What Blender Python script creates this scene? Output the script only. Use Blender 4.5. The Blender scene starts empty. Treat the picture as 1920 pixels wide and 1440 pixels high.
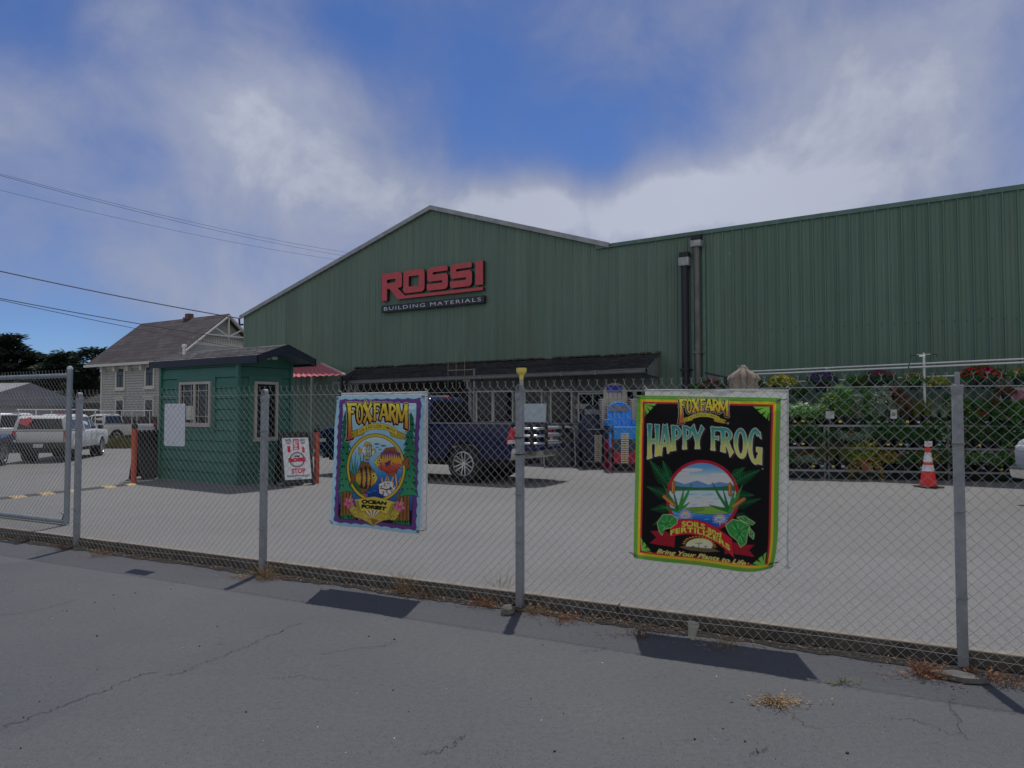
import bpy, bmesh, math, random
import numpy as np
from mathutils import Vector, Matrix

random.seed(7)
rng = np.random.default_rng(7)
R = math.radians
SC = bpy.context.scene
COL = SC.collection

# ------------------------------------------------------------------ camera
F_PX, PITCH, EYE = 1380.0, math.atan(50 / 1380.0), 1.65
cd = bpy.data.cameras.new('camera'); cam = bpy.data.objects.new('camera', cd); COL.objects.link(cam)
cd.sensor_width = 36; cd.lens = 36 * F_PX / 1920; cd.clip_start = 0.1; cd.clip_end = 3000
cam.location = (0, 0, EYE); cam.rotation_euler = (math.pi / 2 + PITCH, 0, 0)
SC.camera = cam

# ------------------------------------------------------------------ exposure, sun, sky
SC.view_settings.view_transform = 'Standard'
SC.view_settings.look = 'None'
SC.view_settings.exposure = 0.0
SC.view_settings.gamma = 1.0
SC.render.film_transparent = False
SC.cycles.max_bounces = 7
SC.cycles.diffuse_bounces = 4
SC.cycles.transparent_max_bounces = 12
SUN_DIR = Vector((0.095, 0.68, 1.83)).normalized()
SUN_EL = math.asin(SUN_DIR.z); SUN_AZ = math.atan2(SUN_DIR.x, SUN_DIR.y)
sl = bpy.data.lights.new('sun', 'SUN'); so = bpy.data.objects.new('sun', sl); COL.objects.link(so)
sl.energy = 2.8; sl.angle = R(0.6); sl.color = (1.0, 0.965, 0.92)
so.rotation_euler = (-SUN_DIR).to_track_quat('-Z', 'Y').to_euler(); so.location = (0, 10, 40)

W = bpy.data.worlds.new('World'); SC.world = W; W.use_nodes = True
def build_sky():
    nt = W.node_tree; N = nt.nodes; L = nt.links; N.clear()
    def new(t, **k):
        n = N.new(t)
        for a, b in k.items(): setattr(n, a, b)
        return n
    def m(op, a, b=None, c=None, clamp=False):
        n = new('ShaderNodeMath', operation=op); n.use_clamp = clamp
        for i, v in enumerate((a, b, c)):
            if v is None: continue
            if isinstance(v, (int, float)): n.inputs[i].default_value = v
            else: L.new(v, n.inputs[i])
        return n.outputs[0]
    tc = new('ShaderNodeTexCoord'); sep = new('ShaderNodeSeparateXYZ'); L.new(tc.outputs['Generated'], sep.inputs[0])
    x, y, z = sep.outputs
    az = m('ARCTAN2', x, y); el = m('ARCSINE', z)
    sky = new('ShaderNodeTexSky', sky_type='NISHITA'); sky.sun_disc = False
    sky.sun_elevation = SUN_EL; sky.sun_rotation = SUN_AZ
    sky.altitude = 900; sky.air_density = 1.0; sky.dust_density = 0.3; sky.ozone_density = 3.0
    def noise(scale, det, rough, dist=0.0, stretch=(1, 1, 1), off=(0, 0, 0)):
        mp = new('ShaderNodeMapping'); mp.inputs['Scale'].default_value = stretch; mp.inputs['Location'].default_value = off
        L.new(tc.outputs['Generated'], mp.inputs[0])
        n = new('ShaderNodeTexNoise'); n.inputs['Scale'].default_value = scale; n.inputs['Detail'].default_value = det
        n.inputs['Roughness'].default_value = rough; n.inputs['Distortion'].default_value = dist
        L.new(mp.outputs[0], n.inputs['Vector']); return n.outputs['Fac']
    def bump(px, py, sx, sy, amp):      # a bank of cloud (or a gap) centred on one direction of the sky
        u = (px - 960) / F_PX; v = (770 - py) / F_PX
        a0 = math.atan(u); e0 = math.atan(v * math.cos(a0))
        wa = m('DIVIDE', m('SUBTRACT', az, a0), sx / F_PX * math.cos(a0) ** 2); we = m('DIVIDE', m('SUBTRACT', el, e0), sy / F_PX)
        s = m('ADD', m('MULTIPLY', wa, wa), m('MULTIPLY', we, we))
        return m('MULTIPLY', m('EXPONENT', m('MULTIPLY', s, -1.0)), amp)
    tot = 0.44
    for b in SKY_BUMPS:
        tot = m('ADD', bump(*b), tot)
    n1 = noise(2.6, 7, 0.5, 0.12, (1, 1, 1.15), (3.1, 0.4, 1.7))
    n2 = noise(5.6, 9, 0.60, 0.3, (1, 1, 1.0), (0.3, 5.2, 2.0))
    nn = m('ADD', m('MULTIPLY', m('SUBTRACT', n1, 0.5), 1.0), m('MULTIPLY', m('SUBTRACT', n2, 0.5), 0.95))
    dens = m('ADD', tot, nn)
    ramp = new('ShaderNodeValToRGB'); L.new(dens, ramp.inputs[0])
    ramp.color_ramp.interpolation = 'EASE'
    ramp.color_ramp.elements[0].position = 0.08; ramp.color_ramp.elements[0].color = (0, 0, 0, 1)
    ramp.color_ramp.elements[1].position = 1.2; ramp.color_ramp.elements[1].color = (1, 1, 1, 1)
    # clear air: the Nishita sky, deepened a little to the blue of the photograph
    tint = new('ShaderNodeMix', data_type='RGBA', blend_type='MULTIPLY'); tint.inputs[0].default_value = 1
    L.new(sky.outputs[0], tint.inputs['A']); tint.inputs['B'].default_value = (0.58, 0.76, 1.12, 1)
    # cloud: thin veil is bluish grey, thick cloud near white
    cr = new('ShaderNodeValToRGB'); L.new(dens, cr.inputs[0])
    cr.color_ramp.elements[0].position = 0.35; cr.color_ramp.elements[0].color = (2.75, 3.05, 4.6, 1); cem = cr.color_ramp.elements.new(0.85); cem.color = (4.35, 4.7, 6.05, 1)
    cr.color_ramp.elements[2].position = 1.35; cr.color_ramp.elements[2].color = (5.9, 6.3, 7.45, 1)
    n3 = noise(2.3, 4, 0.5, 0.2, (1, 1, 1.6), (7.7, 1.1, 0.0))
    sh = new('ShaderNodeMix', data_type='RGBA', blend_type='MULTIPLY'); sh.inputs[0].default_value = 1
    g = m('ADD', m('MULTIPLY', n3, 0.35), 0.82)
    L.new(cr.outputs[0], sh.inputs['A']); L.new(g, sh.inputs['B'])
    # unseen bright cloud added behind the viewer to lift the shade ahead
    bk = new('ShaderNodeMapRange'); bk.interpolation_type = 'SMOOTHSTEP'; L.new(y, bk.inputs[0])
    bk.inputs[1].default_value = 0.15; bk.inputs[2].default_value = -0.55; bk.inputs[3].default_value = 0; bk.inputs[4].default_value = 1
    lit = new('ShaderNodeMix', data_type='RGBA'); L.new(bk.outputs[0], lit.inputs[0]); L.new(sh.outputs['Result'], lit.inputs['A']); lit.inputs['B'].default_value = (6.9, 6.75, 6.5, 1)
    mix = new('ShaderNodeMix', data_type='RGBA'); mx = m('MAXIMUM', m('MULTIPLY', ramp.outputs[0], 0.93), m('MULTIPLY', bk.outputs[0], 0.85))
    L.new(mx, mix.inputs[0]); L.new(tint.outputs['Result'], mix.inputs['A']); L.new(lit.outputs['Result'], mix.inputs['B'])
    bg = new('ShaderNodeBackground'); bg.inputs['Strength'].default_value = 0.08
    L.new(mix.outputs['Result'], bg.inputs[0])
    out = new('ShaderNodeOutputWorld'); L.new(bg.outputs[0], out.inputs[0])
# banks of cloud and gaps of blue: direction (as seen from the kerb), spread, weight
SKY_BUMPS = [
    (560, 270, 230, 130, 0.36), (930, 385, 280, 80, 0.62), (200, 400, 300, 130, 0.04), (1300, 390, 260, 70, 0.32),
    (1720, 250, 260, 130, 0.20), (1880, 40, 160, 140, 0.14), (60, 240, 160, 90, 0.20),
    (1130, 320, 75, 80, -0.40), (830, 110, 240, 110, -0.24), (1380, 110, 330, 170, 0.18), (1080, 30, 160, 60, 0.10), (470, 20, 200, 60, -0.12), (1000, 250, 150, 80, -0.12), (60, 650, 240, 60, -0.46),
    (30, 20, 140, 70, -0.36), (1480, 60, 240, 90, -0.12), (700, 30, 130, 60, -0.18), (400, 560, 260, 60, 0.06), (1250, 210, 160, 70, -0.14),
    (380, 480, 420, 130, 0.14), (800, 500, 260, 110, 0.14), (1500, 400, 400, 90, 0.12), (1650, 120, 200, 100, 0.12), (700, 210, 160, 80, 0.12),
    (-1600, 400, 900, 400, 0.3), (3600, 400, 900, 400, 0.2)]
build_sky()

# ------------------------------------------------------------------ projection helpers (camera stands at the origin)
CT, ST = math.cos(PITCH), math.sin(PITCH)
def ray(px, py):
    x = (px - 960) / F_PX; v = (720 - py) / F_PX
    return Vector((x, CT - v * ST, ST + v * CT))
def on_z(px, py, z=0.0):
    d = ray(px, py); t = (z - EYE) / d.z
    return Vector((d.x * t, d.y * t, z))
def at_y(px, py, Y):
    d = ray(px, py); t = Y / d.y
    return Vector((d.x * t, Y, EYE + d.z * t))
class Frame:                         # a vertical plane through P turned by rz; local x along it, local y away from the viewer
    def __init__(s, P, deg):
        s.P = Vector((P[0], P[1], 0)); s.rz = R(deg)
        s.d = Vector((math.cos(s.rz), math.sin(s.rz), 0)); s.n = Vector((-math.sin(s.rz), math.cos(s.rz), 0))
    def hit(s, px, py, off=0.0):     # -> (u, z) where the sight line meets the plane y = off
        d = ray(px, py); t = (s.P.dot(s.n) + off) / d.dot(s.n)
        q = d * t; return (q - s.P).dot(s.d), EYE + q.z
    def w(s, u, v, z=0.0): return s.P + s.d * u + s.n * v + Vector((0, 0, z))
YARD = 0.11
def sstep(a, b, x):
    t = min(1, max(0, (x - a) / (b - a))); return t * t * (3 - 2 * t)
def gz(x, y):
    return YARD - 0.42 * sstep(9, 14, -x) * sstep(15, 22, y)
def on_yard(px, py):
    p = on_z(px, py, YARD)
    for _ in range(6): p = on_z(px, py, gz(p.x, p.y))
    return p

# ------------------------------------------------------------------ materials
MATS = {}
def srgb(c):
    c = np.asarray(c, float) / 255.0
    return np.where(c <= 0.04045, c / 12.92, ((c + 0.055) / 1.055) ** 2.4)
class NT:
    def __init__(s, name):
        s.m = bpy.data.materials.new(name); s.m.use_nodes = True
        s.nt = s.m.node_tree; s.N = s.nt.nodes; s.L = s.nt.links; s.N.clear()
        s.out = s.N.new('ShaderNodeOutputMaterial'); s.p = s.N.new('ShaderNodeBsdfPrincipled')
        s.L.new(s.p.outputs[0], s.out.inputs[0]); s.tc = s.N.new('ShaderNodeTexCoord')
    def lk(s, a, b): s.L.new(a, b)
    def setv(s, sock, v):
        if isinstance(v, (int, float)): sock.default_value = v
        elif isinstance(v, (tuple, list)): sock.default_value = tuple(v) + ((1,) if len(v) == 3 and len(sock.default_value) == 4 else ())
        else: s.lk(v, sock)
    def math(s, op, a, b=None, clamp=False):
        n = s.N.new('ShaderNodeMath'); n.operation = op; n.use_clamp = clamp
        s.setv(n.inputs[0], a)
        if b is not None: s.setv(n.inputs[1], b)
        return n.outputs[0]
    def map(s, scale=(1, 1, 1), rot=(0, 0, 0), loc=(0, 0, 0)):
        n = s.N.new('ShaderNodeMapping'); n.inputs['Scale'].default_value = scale; n.inputs['Rotation'].default_value = rot
        n.inputs['Location'].default_value = loc
        s.lk(s.tc.outputs['Object'], n.inputs[0]); return n.outputs[0]
    def noise(s, scale, det=4, rough=0.55, vec=None, dist=0.0):
        n = s.N.new('ShaderNodeTexNoise'); n.inputs['Scale'].default_value = scale; n.inputs['Detail'].default_value = det
        n.inputs['Roughness'].default_value = rough; n.inputs['Distortion'].default_value = dist
        s.lk(vec if vec is not None else s.tc.outputs['Object'], n.inputs['Vector']); return n.outputs['Fac']
    def ramp(s, f, a, b, ca=(0, 0, 0), cb=(1, 1, 1)):
        n = s.N.new('ShaderNodeValToRGB'); s.lk(f, n.inputs[0])
        e = n.color_ramp.elements; e[0].position = a; e[0].color = tuple(ca) + (1,); e[1].position = b; e[1].color = tuple(cb) + (1,)
        return n.outputs[0]
    def mix(s, f, a, b, mode='MIX'):
        n = s.N.new('ShaderNodeMix'); n.data_type = 'RGBA'; n.blend_type = mode
        s.setv(n.inputs[0], f); s.setv(n.inputs['A'], a); s.setv(n.inputs['B'], b); return n.outputs['Result']
    def bump(s, h, strength=0.3, dist=0.01):
        n = s.N.new('ShaderNodeBump'); n.inputs['Strength'].default_value = strength; n.inputs['Distance'].default_value = dist
        s.lk(h, n.inputs['Height']); s.lk(n.outputs[0], s.p.inputs['Normal'])
    def fin(s, col, rough=0.6, metal=0.0, spec=None):
        s.setv(s.p.inputs['Base Color'], col); s.setv(s.p.inputs['Roughness'], rough); s.p.inputs['Metallic'].default_value = metal
        if spec is not None: s.p.inputs['Specular IOR Level'].default_value = spec
        return s.m
def mat(name, col, rough=0.6, metal=0.0, var=0.15, scale=6.0, spec=None, bump=0.0, bscale=40.0):
    if name in MATS: return MATS[name]
    t = NT(name); c = tuple(col)
    n = t.noise(scale, 5, 0.6)
    f = t.ramp(n, 0.3, 0.7, tuple(1 - var for _ in c), tuple(1 + var for _ in c))
    cc = t.mix(1.0, c, f, 'MULTIPLY')
    if bump: t.bump(t.noise(bscale, 3), bump, 0.004)
    MATS[name] = t.fin(cc, rough, metal, spec); return MATS[name]

def m_road():
    t = NT('road_sealed_asphalt')
    big = t.noise(0.35, 5, 0.6); mid = t.noise(2.2, 6, 0.65); fine = t.noise(160, 2, 0.6)
    c = t.mix(t.ramp(big, 0.35, 0.65), (0.088, 0.092, 0.099), (0.112, 0.113, 0.116))
    c = t.mix(t.math('MULTIPLY', t.ramp(mid, 0.5, 0.75), 0.4), c, (0.098, 0.103, 0.108))
    st = t.noise(1.1, 8, 0.7, t.map((1, 0.35, 1), (0, 0, 0.5)))
    c = t.mix(t.math('MULTIPLY', t.ramp(st, 0.56, 0.74), 0.35), c, (0.125, 0.122, 0.118))
    c = t.mix(1.0, c, t.ramp(fine, 0.25, 0.8, (0.55, 0.55, 0.55), (1.42, 1.42, 1.42)), 'MULTIPLY')
    pit = t.ramp(t.noise(48, 3, 0.6, t.map((1, 1.0, 1), loc=(5, 5, 0))), 0.30, 0.40); c = t.mix(1.0, c, t.ramp(pit, 0.0, 1.0, (0.55, 0.55, 0.55), (1, 1, 1)), 'MULTIPLY')
    pat = t.N.new('ShaderNodeTexVoronoi'); pat.inputs['Scale'].default_value = 0.32; pat.inputs['Randomness'].default_value = 1.0
    pv = t.N.new('ShaderNodeVectorMath'); pv.operation = 'ADD'; pn = t.N.new('ShaderNodeTexNoise'); pn.inputs['Scale'].default_value = 0.9; pn.inputs['Detail'].default_value = 6
    t.lk(t.tc.outputs['Object'], pn.inputs['Vector']); t.lk(t.tc.outputs['Object'], pv.inputs[0]); t.lk(pn.outputs['Color'], pv.inputs[1]); t.lk(pv.outputs[0], pat.inputs['Vector'])
    c = t.mix(1.0, c, t.ramp(pat.outputs['Color'], 0.0, 1.0, (0.90, 0.90, 0.91), (1.08, 1.08, 1.06)), 'MULTIPLY')
    grit = t.ramp(t.noise(26, 7, 0.8), 0.3, 0.7, (0.80, 0.80, 0.80), (1.2, 1.2, 1.2)); c = t.mix(1.0, c, grit, 'MULTIPLY')
    oil = t.ramp(t.noise(0.8, 3, 0.5, t.map(loc=(11, 3, 0))), 0.66, 0.76); c = t.mix(t.math('MULTIPLY', oil, 0.22), c, (0.055, 0.056, 0.06))
    # hairline cracking of the seal coat
    v = t.N.new('ShaderNodeTexVoronoi'); v.feature = 'DISTANCE_TO_EDGE'; v.inputs['Scale'].default_value = 2.6
    wv = t.N.new('ShaderNodeVectorMath'); wv.operation = 'ADD'
    nz = t.N.new('ShaderNodeTexNoise'); nz.inputs['Scale'].default_value = 3.0; nz.inputs['Detail'].default_value = 7
    t.lk(t.tc.outputs['Object'], nz.inputs['Vector'])
    sc = t.N.new('ShaderNodeVectorMath'); sc.operation = 'SCALE'; sc.inputs[3].default_value = 0.55; t.lk(nz.outputs['Color'], sc.inputs[0])
    t.lk(t.map((1, 1.6, 1)), wv.inputs[0]); t.lk(sc.outputs[0], wv.inputs[1]); t.lk(wv.outputs[0], v.inputs['Vector'])
    crack = t.ramp(v.outputs['Distance'], 0.0, 0.012, (1, 1, 1), (0, 0, 0))
    gate = t.ramp(t.noise(1.7, 6, 0.7, t.map(loc=(4, 9, 0))), 0.52, 0.66)
    cf = t.math('MULTIPLY', t.math('MULTIPLY', crack, gate), 0.75)
    c = t.mix(cf, c, (0.04, 0.042, 0.046))
    sp = t.ramp(t.noise(55, 2, 0.5), 0.735, 0.76); c = t.mix(t.math('MULTIPLY', sp, 0.5), c, (0.2, 0.2, 0.19))
    t.bump(t.noise(120, 3, 0.7), 0.35, 0.004)
    return t.fin(c, 0.78, 0, 0.35)
def m_yard():
    t = NT('yard_worn_asphalt')
    big = t.noise(0.16, 5, 0.6); mid = t.noise(1.1, 6, 0.65); fine = t.noise(95, 3, 0.75)
    c = t.mix(t.ramp(big, 0.35, 0.65), (0.176, 0.174, 0.168), (0.212, 0.210, 0.203))
    c = t.mix(t.math('MULTIPLY', t.ramp(mid, 0.48, 0.75), 0.45), c, (0.175, 0.172, 0.165))
    c = t.mix(1.0, c, t.ramp(fine, 0.28, 0.75, (0.6, 0.6, 0.6), (1.35, 1.35, 1.35)), 'MULTIPLY')
    c = t.mix(1.0, c, t.ramp(t.noise(30, 4, 0.75), 0.3, 0.7, (0.84, 0.84, 0.84), (1.16, 1.16, 1.16)), 'MULTIPLY')
    trk = t.N.new('ShaderNodeTexWave'); trk.wave_type = 'BANDS'; trk.bands_direction = 'Y'; trk.inputs['Scale'].default_value = 0.17; trk.inputs['Distortion'].default_value = 3.5; trk.inputs['Detail'].default_value = 3; trk.inputs['Detail Scale'].default_value = 0.6
    t.lk(t.map((0.5, 1, 1), (0, 0, 0.35)), trk.inputs['Vector']); c = t.mix(t.math('MULTIPLY', t.math('MULTIPLY', t.ramp(trk.outputs['Fac'], 0.55, 0.95), t.ramp(t.noise(0.4, 5, 0.6), 0.4, 0.65)), 0.22), c, (0.145, 0.142, 0.136))
    oil = t.ramp(t.noise(0.55, 4, 0.6, t.map(loc=(2, 7, 0))), 0.62, 0.74); c = t.mix(t.math('MULTIPLY', oil, 0.4), c, (0.12, 0.118, 0.113))
    sp = t.ramp(t.noise(62, 1, 0.5), 0.7, 0.74); c = t.mix(t.math('MULTIPLY', sp, 0.7), c, (0.42, 0.42, 0.40))
    t.bump(t.noise(90, 3, 0.7), 0.5, 0.006)
    return t.fin(c, 0.85, 0, 0.3)
def m_siding(name, a, b):
    t = NT(name)
    big = t.noise(0.35, 4, 0.6); streak = t.noise(1.0, 7, 0.7, t.map((5.0, 5.0, 0.28)))
    c = t.mix(t.ramp(big, 0.3, 0.7), a, b)
    c = t.mix(1.0, c, t.ramp(streak, 0.25, 0.75, (0.82, 0.83, 0.82), (1.14, 1.12, 1.12)), 'MULTIPLY')
    lich = t.ramp(t.noise(0.22, 6, 0.65, t.map(loc=(1, 2, 3))), 0.45, 0.7); c = t.mix(t.math('MULTIPLY', lich, 0.25), c, (0.125, 0.165, 0.115))
    dirt = t.ramp(t.noise(0.5, 7, 0.7, t.map((2.0, 2.0, 0.4), loc=(3, 1, 8))), 0.52, 0.78)
    c = t.mix(t.math('MULTIPLY', dirt, 0.45), c, (0.115, 0.125, 0.095))
    lapl = t.ramp(t.noise(0.9, 1, 0.5, t.map((1.1, 0, 0.0))), 0.35, 0.65, (0.93, 0.94, 0.94), (1.07, 1.06, 1.06)); c = t.mix(1.0, c, lapl, 'MULTIPLY')
    scr = t.ramp(t.noise(3.2, 3, 0.5, t.map((5, 5, 1.6), (0, 0.25, 0), (0.7, 0, 5))), 0.755, 0.775)
    c = t.mix(t.math('MULTIPLY', scr, 0.6), c, (0.42, 0.46, 0.44))
    return t.fin(c, 0.5, 0.0, 0.4)
def m_shingle(name, a, b, vec, w=0.3, h=0.14):
    t = NT(name)
    br = t.N.new('ShaderNodeTexBrick'); br.inputs['Scale'].default_value = 1.0; br.inputs['Mortar Size'].default_value = 0.012
    br.inputs['Brick Width'].default_value = w; br.inputs['Row Height'].default_value = h; br.inputs['Bias'].default_value = 0.0
    br.inputs['Color1'].default_value = tuple(a) + (1,); br.inputs['Color2'].default_value = tuple(b) + (1,)
    br.inputs['Mortar'].default_value = tuple(x * 0.35 for x in a) + (1,)
    sep = t.N.new('ShaderNodeSeparateXYZ'); t.lk(t.tc.outputs['Object'], sep.inputs[0])
    cb = t.N.new('ShaderNodeCombineXYZ'); t.lk(sep.outputs[vec[0]], cb.inputs[0]); t.lk(sep.outputs[vec[1]], cb.inputs[1])
    t.lk(cb.outputs[0], br.inputs['Vector'])
    c = t.mix(1.0, br.outputs['Color'], t.ramp(t.noise(9, 6, 0.7), 0.3, 0.7, (0.7, 0.7, 0.7), (1.3, 1.3, 1.3)), 'MULTIPLY')
    c = t.mix(t.math('MULTIPLY', t.ramp(t.noise(1.2, 6, 0.7), 0.52, 0.72), 0.4), c, (0.075, 0.075, 0.06))
    t.bump(br.outputs['Fac'], 0.5, -0.02)
    return t.fin(c, 0.9, 0, 0.2)
def m_vcol(name, trans=0.25, rough=0.55):
    t = NT(name); a = t.N.new('ShaderNodeVertexColor'); a.layer_name = 'art'
    c = t.mix(1.0, a.outputs[0], t.ramp(t.noise(7, 4, 0.6), 0.3, 0.7, (0.94, 0.94, 0.94), (1.05, 1.05, 1.05)), 'MULTIPLY')
    t.fin(c, rough, 0, 0.3)
    if trans:
        tr = t.N.new('ShaderNodeBsdfTranslucent'); t.lk(c, tr.inputs[0])
        ms = t.N.new('ShaderNodeMixShader'); ms.inputs[0].default_value = trans
        t.lk(t.p.outputs[0], ms.inputs[1]); t.lk(tr.outputs[0], ms.inputs[2]); t.lk(ms.outputs[0], t.out.inputs[0])
    return t.m
def m_leaf(name, a, b, trans=0.3):
    if name in MATS: return MATS[name]
    t = NT(name)
    oi = t.N.new('ShaderNodeObjectInfo'); n = t.noise(14, 3, 0.6)
    c = t.mix(t.ramp(n, 0.3, 0.7), a, b)
    t.fin(c, 0.6, 0, 0.25)
    tr = t.N.new('ShaderNodeBsdfTranslucent'); t.lk(c, tr.inputs[0])
    ms = t.N.new('ShaderNodeMixShader'); ms.inputs[0].default_value = trans
    t.lk(t.p.outputs[0], ms.inputs[1]); t.lk(tr.outputs[0], ms.inputs[2]); t.lk(ms.outputs[0], t.out.inputs[0])
    MATS[name] = t.m; return t.m
def m_glass(name='window_glass', tint=(0.012, 0.014, 0.017), rough=0.06):
    if name in MATS: return MATS[name]
    t = NT(name); n = t.noise(1.1, 3)
    c = t.mix(n, tuple(x * 0.6 for x in tint), tuple(x * 1.6 for x in tint))
    MATS[name] = t.fin(c, rough, 0, 0.35); return MATS[name]

GALV = mat('galvanised_steel', (0.30, 0.31, 0.32), 0.5, 0.55, 0.22, 9)
POSTM = mat('grey_painted_post', (0.30, 0.32, 0.345), 0.6, 0.15, 0.16, 12, bump=0.15)
WIRE = mat('zinc_wire', (0.34, 0.34, 0.33), 0.34, 0.35, 0.12, 3)
BLACK = mat('black_plastic', (0.016, 0.017, 0.02), 0.55, 0, 0.2, 8)
RUBBER = mat('tyre_rubber', (0.018, 0.018, 0.019), 0.85, 0, 0.2, 9)
WHITE = mat('white_paint', (0.78, 0.79, 0.78), 0.5, 0, 0.05, 5)
CHROME = mat('chrome', (0.75, 0.75, 0.75), 0.18, 1.0, 0.03, 3)
GLASS = m_glass()

# ------------------------------------------------------------------ mesh builder
class MB:
    def __init__(s): s.v = []; s.f = []; s.mi = []
    def add(s, vs, fs, mi=0):
        o = len(s.v); s.v += [tuple(p) for p in vs]
        for f in fs: s.f.append(tuple(i + o for i in f)); s.mi.append(mi)
        return s
    def box(s, x0, x1, y0, y1, z0, z1, mi=0, M=None):
        vs = [(x, y, z) for x in (x0, x1) for y in (y0, y1) for z in (z0, z1)]
        if M is not None: vs = [M @ Vector(p) for p in vs]
        return s.add(vs, [(0, 1, 3, 2), (4, 6, 7, 5), (0, 4, 5, 1), (2, 3, 7, 6), (0, 2, 6, 4), (1, 5, 7, 3)], mi)
    def cbox(s, c, size, M=None, mi=0):
        T = Matrix.Translation(c)
        if M is not None: T = T @ M.to_4x4()
        return s.box(-size[0] / 2, size[0] / 2, -size[1] / 2, size[1] / 2, -size[2] / 2, size[2] / 2, mi, T)
    def bar(s, p0, p1, w, t, up=(0, 0, 1), mi=0):       # rectangular bar from p0 to p1
        p0, p1 = Vector(p0), Vector(p1); d = (p1 - p0); L = d.length; d.normalize()
        a = d.cross(Vector(up))
        if a.length < 1e-4: a = d.cross(Vector((0, 1, 0)))
        a.normalize(); b = a.cross(d)
        vs = []
        for q in (p0, p1):
            for i, j in ((-1, -1), (1, -1), (1, 1), (-1, 1)): vs.append(q + a * (i * w / 2) + b * (j * t / 2))
        return s.add(vs, [(3, 2, 1, 0), (4, 5, 6, 7), (0, 1, 5, 4), (1, 2, 6, 5), (2, 3, 7, 6), (3, 0, 4, 7)], mi)
    def tube(s, pts, r, n=8, mi=0, caps=True):
        pts = [Vector(p) for p in pts]; rs = r if isinstance(r, (list, tuple)) else [r] * len(pts)
        vs, fs = [], []; ref = None
        for i, p in enumerate(pts):
            d = (pts[min(i + 1, len(pts) - 1)] - pts[max(i - 1, 0)]).normalized()
            if ref is None:
                ref = d.cross(Vector((0, 0, 1)))
                if ref.length < 1e-3: ref = d.cross(Vector((0, 1, 0)))
            ref = (ref - d * ref.dot(d)).normalized(); b = d.cross(ref)
            for k in range(n):
                a = 2 * math.pi * k / n; vs.append(p + (ref * math.cos(a) + b * math.sin(a)) * rs[i])
        for i in range(len(pts) - 1):
            for k in range(n):
                k2 = (k + 1) % n; fs.append((i * n + k, (i + 1) * n + k, (i + 1) * n + k2, i * n + k2))
        if caps: fs.append(tuple(range(n))); fs.append(tuple(reversed(range((len(pts) - 1) * n, len(pts) * n))))
        return s.add(vs, fs, mi)
    def lathe(s, prof, n=20, M=None, mi=0):              # profile of (r, z) turned about z
        vs, fs = [], []
        for r, z in prof:
            for k in range(n):
                a = 2 * math.pi * k / n; p = Vector((r * math.cos(a), r * math.sin(a), z)); vs.append(M @ p if M is not None else p)
        for i in range(len(prof) - 1):
            for k in range(n):
                k2 = (k + 1) % n; fs.append((i * n + k, i * n + k2, (i + 1) * n + k2, (i + 1) * n + k))
        return s.add(vs, fs, mi)
    def prism(s, poly, y0, y1, M=None, mi=0):            # outline in (x, z) extruded along y
        n = len(poly); vs = [Vector((x, y, z)) for y in (y0, y1) for x, z in poly]
        if M is not None: vs = [M @ p for p in vs]
        area = sum(poly[i][0] * poly[(i + 1) % n][1] - poly[(i + 1) % n][0] * poly[i][1] for i in range(n))
        idx = list(range(n)); 
        if area < 0: idx.reverse()
        fs = [tuple(idx), tuple(n + i for i in reversed(idx))]
        for q in range(n):
            a, b = idx[q], idx[(q + 1) % n]; fs.append((b, a, n + a, n + b))
        return s.add(vs, fs, mi)
    def quad(s, a, b, c, d, mi=0): return s.add([a, b, c, d], [(0, 1, 2, 3)], mi)
    def build(s, name, mats, parent=None, smooth=False, bevel=0.0, seg=2, loc=None, angle=35):
        me = bpy.data.meshes.new(name); me.from_pydata([tuple(p) for p in s.v], [], s.f)
        ms = mats if isinstance(mats, (list, tuple)) else [mats]
        for m_ in ms: me.materials.append(m_)
        if len(ms) > 1: me.polygons.foreach_set('material_index', s.mi)
        if bevel:
            bm = bmesh.new(); bm.from_mesh(me); bmesh.ops.remove_doubles(bm, verts=bm.verts, dist=1e-5)
            ed = [e for e in bm.edges if len(e.link_faces) == 2 and e.calc_face_angle(0) > R(30)]
            bmesh.ops.bevel(bm, geom=ed, offset=bevel, segments=seg, affect='EDGES', profile=0.5, clamp_overlap=True)
            bm.to_mesh(me); bm.free(); smooth = True
        me.validate()
        if smooth:
            me.polygons.foreach_set('use_smooth', [True] * len(me.polygons)); me.set_sharp_from_angle(angle=R(angle))
        me.update()
        o = bpy.data.objects.new(name, me); COL.objects.link(o)
        if parent is not None: o.parent = parent
        if loc is not None: o.location = loc
        return o
def tag(o, label=None, cat=None, group=None, kind=None):
    if label: o['label'] = label
    if cat: o['category'] = cat
    if group: o['group'] = group
    if kind: o['kind'] = kind
    return o
def thing(name, label, cat, loc=(0, 0, 0), rz=0.0, group=None):
    o = bpy.data.objects.new(name, None); o.empty_display_size = 0.2; COL.objects.link(o)
    o.location = loc; o.rotation_euler = (0, 0, rz)
    return tag(o, label, cat, group)
KIDS = {}
def kids(o): return [c for c in bpy.data.objects if c.parent == o]
def dup(o, loc=None, rz=None, label=None, parent=None, swap=None, scale=None):
    c = o.copy(); COL.objects.link(c); c.parent = parent
    if loc is not None: c.location = loc
    if rz is not None: c.rotation_euler = (0, 0, rz)
    if label: c['label'] = label
    if scale: c.scale = scale if isinstance(scale, tuple) else (scale,) * 3
    if o not in KIDS: KIDS[o] = kids(o)
    for ch in KIDS[o]: dup(ch, parent=c, swap=swap)
    if swap and c.type == 'MESH':
        for i, sl_ in enumerate(c.material_slots):
            if sl_.material in swap:
                sl_.link = 'OBJECT'; sl_.material = swap[sl_.material]
    return c

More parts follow.
